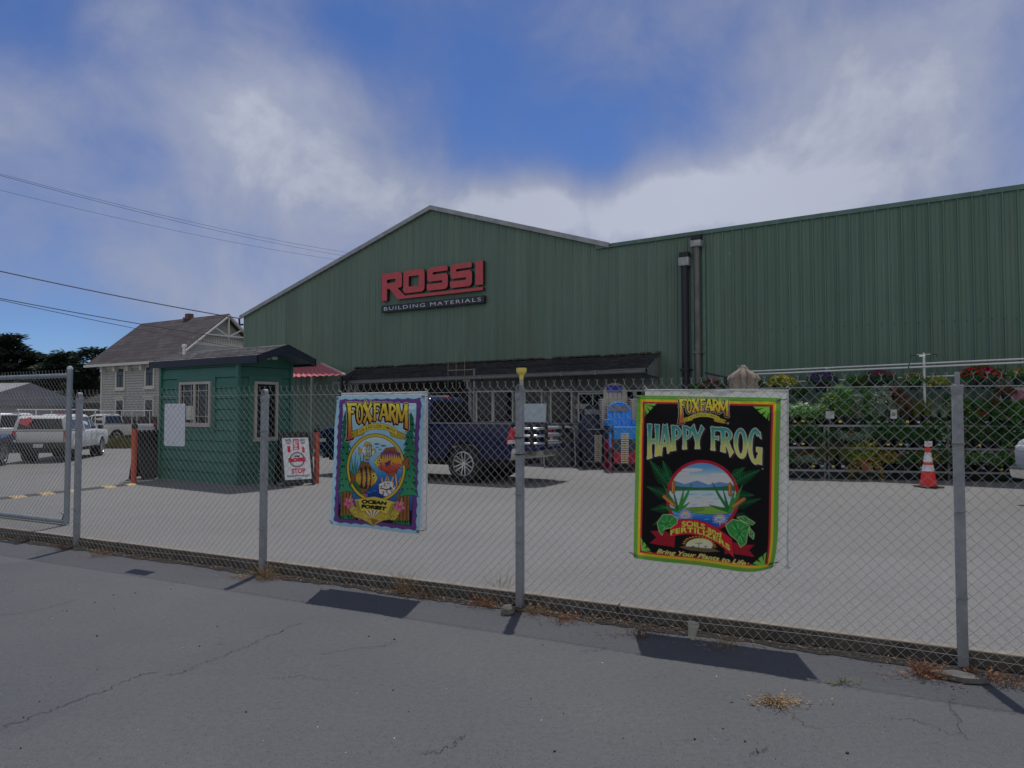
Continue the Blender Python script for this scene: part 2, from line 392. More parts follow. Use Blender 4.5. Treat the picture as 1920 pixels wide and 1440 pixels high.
# ------------------------------------------------------------------ frames of the place
FEN = Frame(on_z(971, 1142, 0), -27.1)          # the chain link fence line
WALL = Frame((4.26, 21.0), -33.0)               # front wall of the warehouse
# ------------------------------------------------------------------ ground: road, kerb, yard
def fence_grid(us, vs, zf):
    m_ = MB(); n = len(us)
    for v in vs:
        for u in us:
            p = FEN.w(u, v); m_.v.append((p.x, p.y, zf(p.x, p.y)))
    for j in range(len(vs) - 1):
        for i in range(n - 1):
            m_.f.append((j * n + i, j * n + i + 1, (j + 1) * n + i + 1, (j + 1) * n + i)); m_.mi.append(0)
    return m_
KERB_V = 0.055
ROAD = m_road(); YARDM = m_yard()
CRACK = mat('crack_in_asphalt', (0.045, 0.046, 0.05), 0.95, 0, 0.2, 5)
EFFL = mat('pale_scuff', (0.17, 0.165, 0.15), 0.95, 0, 0.3, 30)
def ribbon(m_, pix, w, mi, z=0.004, sub=7, jit=0.35, bz=0.0):
    pts = [on_z(px, py, bz) for px, py in pix]; out = []
    r_ = random.Random(int(pix[0][0] * 7 + pix[0][1]))
    for a, b in zip(pts, pts[1:]):
        for k in range(sub): out.append(a.lerp(b, k / sub))
    out.append(pts[-1])
    for i, p in enumerate(out):
        d = out[min(i + 1, len(out) - 1)] - out[max(i - 1, 0)]; nrm = Vector((-d.y, d.x, 0)).normalized()
        p += nrm * r_.uniform(-1, 1) * jit * 0.05
    vs, fs = [], []
    for i, p in enumerate(out):
        d = out[min(i + 1, len(out) - 1)] - out[max(i - 1, 0)]; nrm = Vector((-d.y, d.x, 0)).normalized()
        ww = w * r_.uniform(0.35, 1.3) * (0.3 if i in (0, len(out) - 1) else 1)
        vs += [p + nrm * ww / 2 + Vector((0, 0, z)), p - nrm * ww / 2 + Vector((0, 0, z))]
    for i in range(len(out) - 1): fs.append((2 * i, 2 * i + 1, 2 * i + 3, 2 * i + 2))
    m_.add(vs, fs, mi)
rm = fence_grid([-300, -40, -12, 12, 40, 300], [-80, -20, -6, 0, KERB_V], lambda x, y: 0.0)
for pix, w, mi in [
    ([(-20, 1372), (60, 1345), (120, 1322), (150, 1310), (205, 1292), (255, 1268), (290, 1260)], 0.010, 1),
    ([(310, 1268), (350, 1258), (390, 1240), (430, 1225), (470, 1210), (500, 1193), (520, 1188), (560, 1168)], 0.008, 1),
    ([(0, 1154), (40, 1150), (90, 1140), (140, 1125)], 0.008, 1), ([(600, 1228), (650, 1218), (720, 1212), (740, 1202)], 0.006, 1),
    ([(785, 1418), (830, 1408), (858, 1392), (868, 1378)], 0.008, 1), ([(1407, 1420), (1420, 1410), (1440, 1402)], 0.008, 1),
    ([(1480, 1335), (1500, 1355), (1540, 1368)], 0.006, 1), ([(1660, 1345), (1720, 1352), (1800, 1382)], 0.006, 1),
    ([(1790, 1300), (1785, 1330), (1796, 1345), (1800, 1362), (1805, 1385)], 0.007, 1),
    ([(1090, 1220), (1120, 1222), (1140, 1212)], 0.006, 1), ([(510, 1272), (560, 1268), (620, 1275)], 0.006, 1)]:
    ribbon(rm, pix, w * .55, mi, sub=12, jit=.5)
tag(rm.build('road', [ROAD, CRACK, EFFL]), kind='structure')
us = [-300, -60, -30, -24, -20, -17, -15, -13, -11, -9.5, -8, -6, -3, 0, 4, 10, 30, 300]
vs = [KERB_V + 0.08, 3, 5, 6.5, 8, 10, 12, 14, 17, 20, 26, 40, 80, 500]
tag(fence_grid(us, vs, gz).build('yard', YARDM, smooth=True), kind='structure')
# timber kerb board holding the yard above the road, lit top and shaded face put into its colours
KERBM = mat('weathered_kerb_shaded', (0.085, 0.075, 0.062), 0.9, 0, 0.4, 7, bump=0.5, bscale=30)
km = MB(); r_ = random.Random(3); ue = -300
for u0 in [-300, -30] + [x * 3.05 - 14.4 for x in range(0, 9)] + [40, 300]:
    if u0 > ue:
        km.box(ue + 0.004, u0 - 0.004, KERB_V + r_.uniform(-0.004, 0.004), KERB_V + 0.085, -0.1, YARD + 0.006 + r_.uniform(0, 0.006))
        ue = u0
KTOP = mat('kerb_top_lit_tone', (0.22, 0.19, 0.155), 0.9, 0, 0.3, 9)  # paler tone standing in for daylight on the board's top
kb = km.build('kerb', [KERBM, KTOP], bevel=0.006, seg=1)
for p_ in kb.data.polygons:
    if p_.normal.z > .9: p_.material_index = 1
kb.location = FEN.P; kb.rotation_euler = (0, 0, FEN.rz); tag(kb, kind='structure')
DIRTM = mat('dirt_strip', (0.024, 0.022, 0.020), 0.95, 0, 0.5, 14, bump=0.8, bscale=50)
dm = MB(); r_ = random.Random(5); nn = 260; lo = []; hi = []
for i in range(nn):
    u = -13 + i * 0.082; a = -0.03 - 0.04 * abs(math.sin(u * 1.7)) - r_.uniform(0, 0.05)
    lo.append((u, a, 0.004)); hi.append((u, KERB_V - 0.004, 0.012 + r_.uniform(0, 0.012)))
dm.add(lo + hi, [(i, i + 1, nn + i + 1, nn + i) for i in range(nn - 1)])
ds = dm.build('dirt_verge', DIRTM); ds.location = FEN.P; ds.rotation_euler = (0, 0, FEN.rz); tag(ds, kind='structure')

# ------------------------------------------------------------------ chain link
def chain_link(u0, u1, z0, z1, W_=0.075, r=0.00145, y=0.0, wave=0.008, tips=True, ragged=0.0):
    half = W_ / 2; n0 = int(math.floor(u0 / half)); n1 = int(math.ceil(u1 / half)); rows = int(round((z1 - z0) / half)); seed = random.Random(11)
    allv = []; allf = []; base = 0
    ring = [(1.25, 0), (0, 1), (-1.25, 0), (0, -1)]
    for n in range(n0, n1):
        pts = []
        for j in range(rows + 1):
            i = n if (n + j) % 2 == 0 else n + 1
            uu = i * half; zz = z0 + j * half
            uu += 0.006 * math.sin(zz * 2.1 + uu * 0.6) ; yy = y + wave * math.sin(uu * 1.3 + 0.5) + wave * 0.6 * math.sin(zz * 3 + uu * 0.7)
            yy += 0.0022 if i == n else -0.0022
            if j == 0 and ragged: zz += seed.uniform(-ragged, ragged)
            if j == 1 and ragged: zz += seed.uniform(-ragged, ragged) * 0.3
            pts.append((uu, yy, zz))
        if tips:                                         # twisted barbs standing above the last crossing
            u_, y_, z_ = pts[-1]; s_ = 1 if pts[-1][0] < pts[-2][0] else -1
            pts += [(u_ + 0.0015 * s_, y_ + 0.002, z_ + 0.012), (u_ - 0.001 * s_, y_ - 0.002, z_ + 0.024), (u_ + 0.013 * s_, y_, z_ + 0.042)]
        k = len(pts)
        for p in pts:
            for a, b in ring: allv.append((p[0] + a * r, p[1] + b * r, p[2]))
        for q in range(k - 1):
            o = base + q * 4
            for e in range(4):
                e2 = (e + 1) % 4; allf.append((o + e, o + e2, o + 4 + e2, o + 4 + e))
        base += 4 * k
    m_ = MB(); m_.v = allv; m_.f = allf; m_.mi = [0] * len(allf); return m_

fence = thing('chain_link_fence', 'grey galvanised chain link fence on square posts running along the edge of the road', 'fence', FEN.P, FEN.rz)
chain_link(-12.6, 6.9, 0.022, 1.847, ragged=0.008).build('wire_mesh', WIRE, fence)
for zt, r_w, nm in ((1.808, 0.0024, 'top_tension_wire'), (0.085, 0.0022, 'bottom_tension_wire')):
    pts = [(-12.6 + i * 0.25, 0.006 + 0.004 * math.sin(i), zt + 0.012 * math.sin(i * 0.55) * (1 if zt < 1 else 0.3)) for i in range(79)]
    MB().tube(pts, r_w, 5).build(nm, WIRE, fence)
POSTS_PX = [(137, 1030), (487, 1078), (971, 1142), (1807, 1262)]
POST_U = [FEN.hit(px, py)[0] for px, py in POSTS_PX]
POST_U = [POST_U[0] - 6.0, POST_U[0] - 3.0] + POST_U + [POST_U[-1] + 3.05]
FOOT = mat('post_footing', (0.13, 0.125, 0.118), 0.95, 0, 0.3, 12, bump=0.6)
for i, u in enumerate(POST_U):
    h = 1.80 if i != 5 else 1.815
    p = MB().box(u - 0.031, u + 0.031, 0.010, 0.07, -0.1, h).build('post', POSTM, fence, bevel=0.008)
    p.rotation_euler = (0, 0, 0)
    # pressed collar and the loop that stands on the post
    c = MB().box(u - 0.034, u + 0.034, 0.007, 0.073, h - 0.062, h + 0.004).build('post_collar', POSTM, p, bevel=0.006)
    if i != 5:
        pts = [(u - 0.024 + 0, 0.04, h)] + [(u - 0.024 * math.cos(a), 0.04, h + 0.04 + 0.028 * math.sin(a)) for a in np.linspace(0, math.pi, 9)] + [(u + 0.024, 0.04, h)]
        l = MB()
        for a, b in zip(pts, pts[1:]): l.bar(a, b, 0.006, 0.05, up=(0, 1, 0))
        l.build('post_loop', POSTM, p)
    else: MB().box(u - 0.012, u + 0.016, 0.022, 0.058, h, h + 0.085).build('post_loop', POSTM, p, bevel=0.004)
    for z in (0.45, 1.0, 1.44) if i != 4 else (0.55, 0.95, 1.28, 1.42):
        MB().box(u - 0.0335, u + 0.0335, -0.006, 0.073, z, z + 0.007).build('tie_wire', BLACK if i == 4 and z > 1.1 else WIRE, p)

# sliding gate parked behind the fence at the left
gate = thing('chain_link_gate', 'open galvanised pipe gate with chain link infill, parked behind the left end of the fence', 'gate', FEN.P, FEN.rz)
gU, gZ = FEN.hit(125, 978, 0.62)
gT = FEN.hit(127, 700, 0.62)[1]
GATEM = mat('gate_pipe', (0.25, 0.29, 0.33), 0.5, 0.35, 0.14, 7)
gp = MB().tube([(gU, 0.62, gZ - 0.03), (gU, 0.62, gT + 0.05)], 0.036, 12).build('end_post', GATEM, gate, smooth=True)
MB().lathe([(0.038, 0), (0.038, 0.02), (0.022, 0.045), (0.0, 0.05)], 12, Matrix.Translation((gU, 0.62, gT + 0.05))).build('post_cap', mat('pale_cap', (0.5, 0.52, 0.52), 0.5, 0.3), gp, smooth=True)
MB().tube([(gU - 6, 0.62, gT - 0.03), (gU, 0.62, gT - 0.03)], 0.03, 12).build('top_rail', GATEM, gate, smooth=True)
MB().tube([(gU - 6, 0.62, gZ), (gU, 0.62, gZ)], 0.032, 12).build('bottom_rail', GATEM, gate, smooth=True)
MB().tube([(gU - 3, 0.62, gZ), (gU - 3, 0.62, gT)], 0.025, 10).build('middle_upright', GATEM, gate, smooth=True)
chain_link(gU - 6, gU - 0.03, gZ + 0.02, gT + 0.01, y=0.59, wave=0.004).build('wire_mesh', WIRE, gate)
for k in range(8): MB().lathe([(0.034, -0.004), (0.034, 0.004)], 10, Matrix.Translation((gU - 0.35 - k * 0.55, 0.62, gT - 0.03)) @ Matrix.Rotation(R(90), 4, 'Y')).build('rail_tie', GALV, gate)
MB().bar((gU - 0.09, 0.62, gZ), (gU - 0.02, 0.60, gZ + 0.11), 0.03, 0.01).bar((gU - 0.13, 0.60, gZ + 0.12), (gU - 0.02, 0.60, gZ + 0.1), 0.012, 0.012).build('latch', GALV, gate)

# ------------------------------------------------------------------ painter: artwork evaluated on a fine grid of mesh points
class Art:
    def __init__(s, nu, nv, corners, ss=2, base=(128, 128, 128)):
        s.nu, s.nv, s.ss = nu, nv, ss; TL, TR, BR, BL = [np.array(c, float) for c in corners]
        u = (np.arange(nu * ss) + 0.5) / (nu * ss); v = (np.arange(nv * ss) + 0.5) / (nv * ss)
        s.U, s.V = np.meshgrid(u, v)
        P = ((1 - s.U) * (1 - s.V))[..., None] * TL + (s.U * (1 - s.V))[..., None] * TR + (s.U * s.V)[..., None] * BR + ((1 - s.U) * s.V)[..., None] * BL
        s.X, s.Y = P[..., 0], P[..., 1]; s.C = np.zeros(s.X.shape + (3,)); s.C[:] = base
        s.r0, s.r1 = s.Y.min(1), s.Y.max(1); s.c0, s.c1 = s.X.min(0), s.X.max(0)
        s.unit = np.hypot(*(TR - TL)) / (nu * ss)
    def win(s, x0, x1, y0, y1):
        r = np.nonzero((s.r1 >= y0) & (s.r0 <= y1))[0]; c = np.nonzero((s.c1 >= x0) & (s.c0 <= x1))[0]
        if len(r) == 0 or len(c) == 0: return None
        return slice(r[0], r[-1] + 1), slice(c[0], c[-1] + 1)
    def zero(s): return np.zeros(s.X.shape, bool)
    def poly(s, pts, M=None):
        if M is None: M = s.zero()
        p = np.asarray(pts, float); w = s.win(p[:, 0].min(), p[:, 0].max(), p[:, 1].min(), p[:, 1].max())
        if w is None: return M
        X, Y = s.X[w], s.Y[w]; ins = np.zeros(X.shape, bool); n = len(p)
        for i in range(n):
            x0, y0 = p[i]; x1, y1 = p[(i + 1) % n]
            if y0 == y1: continue
            ins ^= ((y0 > Y) != (y1 > Y)) & (X < (x1 - x0) * (Y - y0) / (y1 - y0) + x0)
        M[w] |= ins; return M
    def ell(s, cx, cy, rx, ry, rot=0.0):
        c, n = math.cos(rot), math.sin(rot); dx, dy = s.X - cx, s.Y - cy
        return ((dx * c + dy * n) / rx) ** 2 + ((-dx * n + dy * c) / ry) ** 2 <= 1
    def line(s, pts, w, M=None):
        if M is None: M = s.zero()
        ws = w if isinstance(w, (list, tuple)) else [w] * len(pts)
        for (a, wa), (b, wb) in zip(zip(pts, ws), list(zip(pts, ws))[1:]):
            h = max(wa, wb); q = s.win(min(a[0], b[0]) - h, max(a[0], b[0]) + h, min(a[1], b[1]) - h, max(a[1], b[1]) + h)
            if q is None: continue
            X, Y = s.X[q], s.Y[q]; dx, dy = b[0] - a[0], b[1] - a[1]; L = dx * dx + dy * dy + 1e-9
            t = np.clip(((X - a[0]) * dx + (Y - a[1]) * dy) / L, 0, 1)
            M[q] |= (X - a[0] - t * dx) ** 2 + (Y - a[1] - t * dy) ** 2 <= ((wa + (wb - wa) * t) / 2) ** 2
        return M
    def dil(s, M, r):
        k = max(1, int(round(r / s.unit))); o = M.copy()
        for _ in range(k):
            q = o.copy(); q[1:] |= o[:-1]; q[:-1] |= o[1:]; q[:, 1:] |= o[:, :-1]; q[:, :-1] |= o[:, 1:]; o = q
        return o
    def shift(s, M, dx, dy):
        kx, ky = int(round(dx / s.unit)), int(round(dy / s.unit)); return np.roll(np.roll(M, kx, 1), ky, 0)
    def paint(s, M, col, out=0, outc=(10, 10, 14)):
        if out: s.C[s.dil(M, out) & ~M] = outc
        s.C[M] = col(s.X[M], s.Y[M]) if callable(col) else col
    def final(s, gain):
        c = srgb(np.clip(s.C, 0, 255)) * gain
        return np.clip(c.reshape(s.nv, s.ss, s.nu, s.ss, 3).mean((1, 3)), 0.004, 0.86)
def grad(stops, axis='y'):               # colour by Y (or X) through (position, rgb) stops
    ps = [a for a, _ in stops]; cs = np.array([b for _, b in stops], float)
    def f(X, Y):
        t = Y if axis == 'y' else X
        return np.stack([np.interp(t, ps, cs[:, k]) for k in range(3)], -1)
    return f
# flared display letters in a unit box, y up
def _st(x0, y0, x1, y1, w, fl=1.45):
    d = np.array([x1 - x0, y1 - y0]); L = np.hypot(*d); d /= L; n = np.array([-d[1], d[0]]); a, b = [], []
    for t in np.linspace(0, 1, 9):
        h = w / 2 * (1 + (fl - 1) * abs(2 * t - 1) ** 2.5); p = np.array([x0, y0]) + d * L * t; a.append(p + n * h); b.append(p - n * h)
    return a + b[::-1]
def _ar(cx, cy, rx, ry, wx, wy, a0, a1):
    t = np.radians(np.linspace(a0, a1, 28))
    o = [(cx + rx * math.cos(q), cy + ry * math.sin(q)) for q in t]; i = [(cx + (rx - wx) * math.cos(q), cy + (ry - wy) * math.sin(q)) for q in t]
    return o + i[::-1]
GLY = {
    'F': [_st(.24, 0, .24, 1, .26), _st(.15, .93, .97, .93, .13, 1.5), _st(.24, .54, .74, .54, .12, 1.6), [(.85, .99), (.99, .99), (.99, .74), (.9, .84)]],
    'O': [_ar(.5, .5, .48, .5, .26, .13, 0, 360)],
    'X': [_st(.12, 1, .88, 0, .27), _st(.12, 0, .88, 1, .16, 1.7)],
    'A': [_st(.12, 0, .48, .99, .17, 1.4), _st(.86, 0, .52, .99, .27, 1.3), _st(.24, .32, .76, .32, .12, 1)],
    'R': [_st(.22, 0, .22, 1, .27), _ar(.3, .73, .6, .27, .25, .12, -92, 92), _st(.45, .5, .88, 0, .25)],
    'P': [_st(.25, 0, .25, 1, .28), _ar(.34, .71, .6, .29, .26, .12, -92, 92)],
    'M': [_st(.12, 0, .16, 1, .17), _st(.16, .98, .5, .22, .2, 1.2), _st(.5, .22, .84, .98, .12, 1.2), _st(.85, 1, .88, 0, .22)],
    'H': [_st(.2, 0, .2, 1, .26), _st(.8, 0, .8, 1, .26), _st(.2, .48, .8, .48, .13, 1)],
    'Y': [_st(.1, 1, .5, .42, .26), _st(.9, 1, .5, .42, .2), _st(.5, 0, .5, .5, .27)],
    'G': [_ar(.52, .5, .46, .5, .24, .12, 48, 322), [(.86, .9), (.93, .72), (.8, .78), (.76, .88)], _st(.62, .42, 1.0, .42, .12, 1), _st(.86, .44, .86, .04, .22, 1.1)]}
def display(art, items, top, bot):
    M = art.zero()
    for ch, x0, x1 in items:
        b_ = bot[ch] if isinstance(bot, dict) and ch in bot else (bot['*'] if isinstance(bot, dict) else bot)
        for g in GLY[ch]:
            pts = []
            for x, y in g:
                X = x0 + (x1 - x0) * x; T = np.interp(X, *top); B = np.interp(X, *b_); pts.append((X, B + (T - B) * y))
            art.poly(pts, M)
    return M
def text_tris(body, bold=0.0, shear=0.0, space=1.0):
    c = bpy.data.curves.new('t', 'FONT'); c.body = body; c.size = 1; c.offset = bold; c.shear = shear; c.space_character = space; c.resolution_u = 4
    o = bpy.data.objects.new('t', c); COL.objects.link(o)
    dg = bpy.context.evaluated_depsgraph_get(); me = bpy.data.meshes.new_from_object(o.evaluated_get(dg))
    v = np.array([p.co[:2] for p in me.vertices]); f = [tuple(p.vertices) for p in me.polygons]
    bpy.data.objects.remove(o); bpy.data.curves.remove(c); bpy.data.meshes.remove(me)
    lo, hi = v.min(0), v.max(0); v = (v - lo) / (hi - lo)
    return v, f, (hi - lo)[0] / (hi - lo)[1]
def wtext(art, body, quad=None, fn=None, bold=0.0, shear=0.0, space=1.0):
    """letters laid into a quad (top left, top right, bottom right, bottom left) or through fn(x, y) with y up"""
    v, f, _ = text_tris(body, bold, shear, space)
    if fn is None:
        TL, TR, BR, BL = [np.array(q, float) for q in quad]
        fn = lambda x, y: (TL * (1 - x) + TR * x) * y + (BL * (1 - x) + BR * x) * (1 - y)
    p = np.array([fn(x, y) for x, y in v]); M = art.zero()
    for t in f: art.poly(p[list(t)], M)
    return M
def cloth(name, art, gain, corners_uz, y0, parent, material, amp=0.006, hem=True, bow=0.0, curl=None):
    """the painted cloth: a fine mesh in the fence plane between four (u, z) corners, gently waved, with a colour per point"""
    nu, nv = art.nu, art.nv; cols = art.final(gain)
    TL, TR, BR, BL = [np.array(c, float) for c in corners_uz]
    u = np.linspace(0, 1, nu); v = np.linspace(0, 1, nv); U, V = np.meshgrid(u, v)
    P = ((1 - U) * (1 - V))[..., None] * TL + (U * (1 - V))[..., None] * TR + (U * V)[..., None] * BR + ((1 - U) * V)[..., None] * BL
    y = y0 - amp * (np.sin(U * 7 + V * 3) * 0.6 + np.sin(V * 9 - U * 2) * 0.4) - bow * np.sin(np.pi * V) * np.sin(np.pi * U)
    y -= amp * 1.6 * np.sin((U - V) * 16) * np.exp(-(U ** 2 + V ** 2) / 0.05) + amp * 1.6 * np.sin((U + V) * 16) * np.exp(-((1 - U) ** 2 + V ** 2) / 0.05)
    if curl: y, P = curl(U, V, y, P)
    z = P[..., 1] - 0.004 * np.sin(U * 9.4) * V
    co = np.stack([P[..., 0], y, z], -1).reshape(-1, 3)
    idx = np.arange(nu * nv).reshape(nv, nu)
    fa = np.stack([idx[:-1, :-1], idx[1:, :-1], idx[1:, 1:], idx[:-1, 1:]], -1).reshape(-1, 4)
    me = bpy.data.meshes.new(name); me.vertices.add(len(co)); me.vertices.foreach_set('co', co.ravel())
    me.loops.add(fa.size); me.loops.foreach_set('vertex_index', fa.ravel()); me.polygons.add(len(fa))
    me.polygons.foreach_set('loop_start', np.arange(0, fa.size, 4)); me.polygons.foreach_set('loop_total', np.full(len(fa), 4))
    me.polygons.foreach_set('use_smooth', np.ones(len(fa), bool)); me.update(calc_edges=True)
    a = me.color_attributes.new('art', 'FLOAT_COLOR', 'POINT')
    a.data.foreach_set('color', np.concatenate([cols.reshape(-1, 3), np.ones((nu * nv, 1))], 1).ravel().astype(np.float32))
    me.materials.append(material); me.validate()
    o = bpy.data.objects.new(name, me); COL.objects.link(o); o.parent = parent; return o
# ------------------------------------------------------------------ artwork of the two printed banners
def conifer(art, ax, ay, bx, by, hw, n, col, seed):
    r_ = random.Random(seed); L, Rr = [(ax, ay)], [(ax, ay)]
    for k in range(1, n + 1):
        t = k / n; cx = ax + (bx - ax) * t; y = ay + (by - ay) * t; w = hw * (0.25 + 0.75 * t ** 0.75)
        for side, lst in ((-1, L), (1, Rr)):
            ww = w * r_.uniform(0.8, 1.15); lst.append((cx + side * ww, y + r_.uniform(0, 10))); lst.append((cx + side * ww * 0.42, y + r_.uniform(-16, -6)))
    M = art.poly(L + Rr[::-1]); art.paint(M, col, 4)
    for k in range(2, n):                                # dark boughs between the tiers
        t = k / n; cx = ax + (bx - ax) * t; y = ay + (by - ay) * t; w = hw * (0.2 + 0.7 * t)
        for q in range(3):
            x = cx + r_.uniform(-0.8, 0.8) * w; art.paint(art.poly([(x - 9, y - 20), (x + 8, y - 14), (x + r_.uniform(-5, 9), y + r_.uniform(2, 12))]) & M, (8, 22, 20))
def fern(art, p0, p1, w, col, n=15):
    p0, p1 = np.array(p0, float), np.array(p1, float); d = p1 - p0; L = np.hypot(*d); d /= L; nn = np.array([-d[1], d[0]]); M = art.zero()
    art.line([tuple(p0), tuple(p1)], 4, M)
    for k in range(n):
        t = k / n; q = p0 + d * L * t; ww = w * (1 - t) ** 0.8 * (0.55 + 0.45 * min(1, t * 5))
        for s_ in (-1, 1):
            e = q + nn * s_ * ww + d * ww * 0.45; art.line([tuple(q), tuple(e)], [L / n * 0.42, 1.5], M)
    art.paint(M, col)
def fish(art, cx, cy, L, h, face, body, fin, stripes=(), eye=(20, 30, 60), bars=(), rot=0.0):
    c, n = math.cos(rot), math.sin(rot)
    T = lambda pts: [(cx + (x * c - y * n) * L * face, cy + (x * n + y * c) * h) for x, y in pts]
    art.paint(art.poly(T([(-.42, 0), (-.72, -.32), (-.66, 0), (-.72, .32)])), fin, 3)
    art.paint(art.poly(T([(-.35, -.35), (-.2, -.72), (.1, -.66), (.3, -.3)])), fin, 3)
    art.paint(art.poly(T([(-.3, .35), (-.22, .68), (0, .62), (.2, .36)])), fin, 3)
    B = art.poly(T([(.5, .03), (.42, -.16), (.25, -.4), (0, -.5), (-.25, -.42), (-.45, -.14), (-.47, .1), (-.25, .4), (0, .48), (.25, .38), (.42, .2)]))
    art.paint(B, body, 4)
    for x, w, col in stripes: art.paint(art.poly(T([(x - w, -.6), (x + w, -.6), (x + w * .5 + .06, 0), (x + w, .6), (x - w, .6), (x - w * .5 + .06, 0)])) & B, col, 1.5)
    for y0, y1, col in bars: art.paint(art.poly(T([(-.6, y0), (.2, y0), (.2, y1), (-.6, y1)])) & B, col)
    e = T([(.32, -.08)])[0]; art.paint(art.ell(e[0], e[1], h * .09, h * .09), (235, 215, 110), 2); art.paint(art.ell(e[0], e[1], h * .05, h * .05), eye)
def logo(art, x0, y0, x1, y1, full=True):
    """the arched FOXFARM lettering over its scroll, laid into a box given in artwork coordinates of the first banner"""
    sx, sy = (x1 - x0) / 555.0, (y1 - y0) / 330.0
    f = lambda x, y: (x0 + (x - 245) * sx, y0 + (y - 170) * sy)
    fx = lambda a: [x0 + (x - 245) * sx for x in a]; fy = lambda a: [y0 + (y - 170) * sy for y in a]
    top = (fx([245, 520, 800]), fy([170, 172, 182]))
    bot = {'*': (fx([240, 345, 400, 470, 545, 625, 690, 740, 800]), fy([500, 362, 358, 336, 326, 330, 352, 378, 412])), 'F': (fx([240, 800]), fy([340, 330]))}
    M = display(art, [('O', fx([341])[0], fx([404])[0]), ('X', fx([400])[0], fx([486])[0]), ('F', fx([490])[0], fx([552])[0]), ('A', fx([540])[0], fx([632])[0]),
                      ('R', fx([622])[0], fx([698])[0]), ('M', fx([686])[0], fx([798])[0])], top, bot)
    for g in GLY['F'][1:]: art.poly([f(248 + 98 * x, 345 - 172 * y) for x, y in g], M)
    art.poly([f(252, 172), f(300, 172), f(292, 300), f(302, 470), f(318, 488), f(246, 506), f(262, 480), f(268, 330), f(262, 200)], M)
    D = art.dil(M, 9 * sx); D |= art.shift(D, -6 * sx, 6 * sy); art.paint(D, (12, 14, 24), 3 * sx, (225, 225, 210))
    g0 = grad([(f(0, 180)[1], (226, 206, 72)), (f(0, 300)[1], (205, 170, 60)), (f(0, 400)[1], (196, 116, 52)), (f(0, 500)[1], (190, 70, 60))])
    art.paint(M, g0)
    # scroll beneath
    arc = lambda x: 372 + 62 * ((x - 530) / 180.0) ** 2
    up = [f(x, arc(x) - 16) for x in range(355, 706, 25)]; dn = [f(x, arc(x) + 34) for x in range(705, 354, -25)]
    art.paint(art.poly([f(285, 432), f(350, 410), f(415, 425), f(405, 455), f(330, 475), f(285, 478), f(312, 452)]), (176, 150, 44), 4 * sx)
    art.paint(art.poly([f(780, 455), f(715, 428), f(640, 440), f(650, 470), f(730, 492), f(782, 496), f(752, 474)]), (176, 150, 44), 4 * sx)
    art.paint(art.poly(up + dn), (214, 192, 70), 4 * sx)
    T = wtext(art, 'SOIL & FERTILIZER COMPANY', fn=lambda x, y: f(368 + 325 * x, arc(368 + 325 * x) + 24 - 28 * y), bold=0.01)
    art.paint(T, (30, 26, 16))

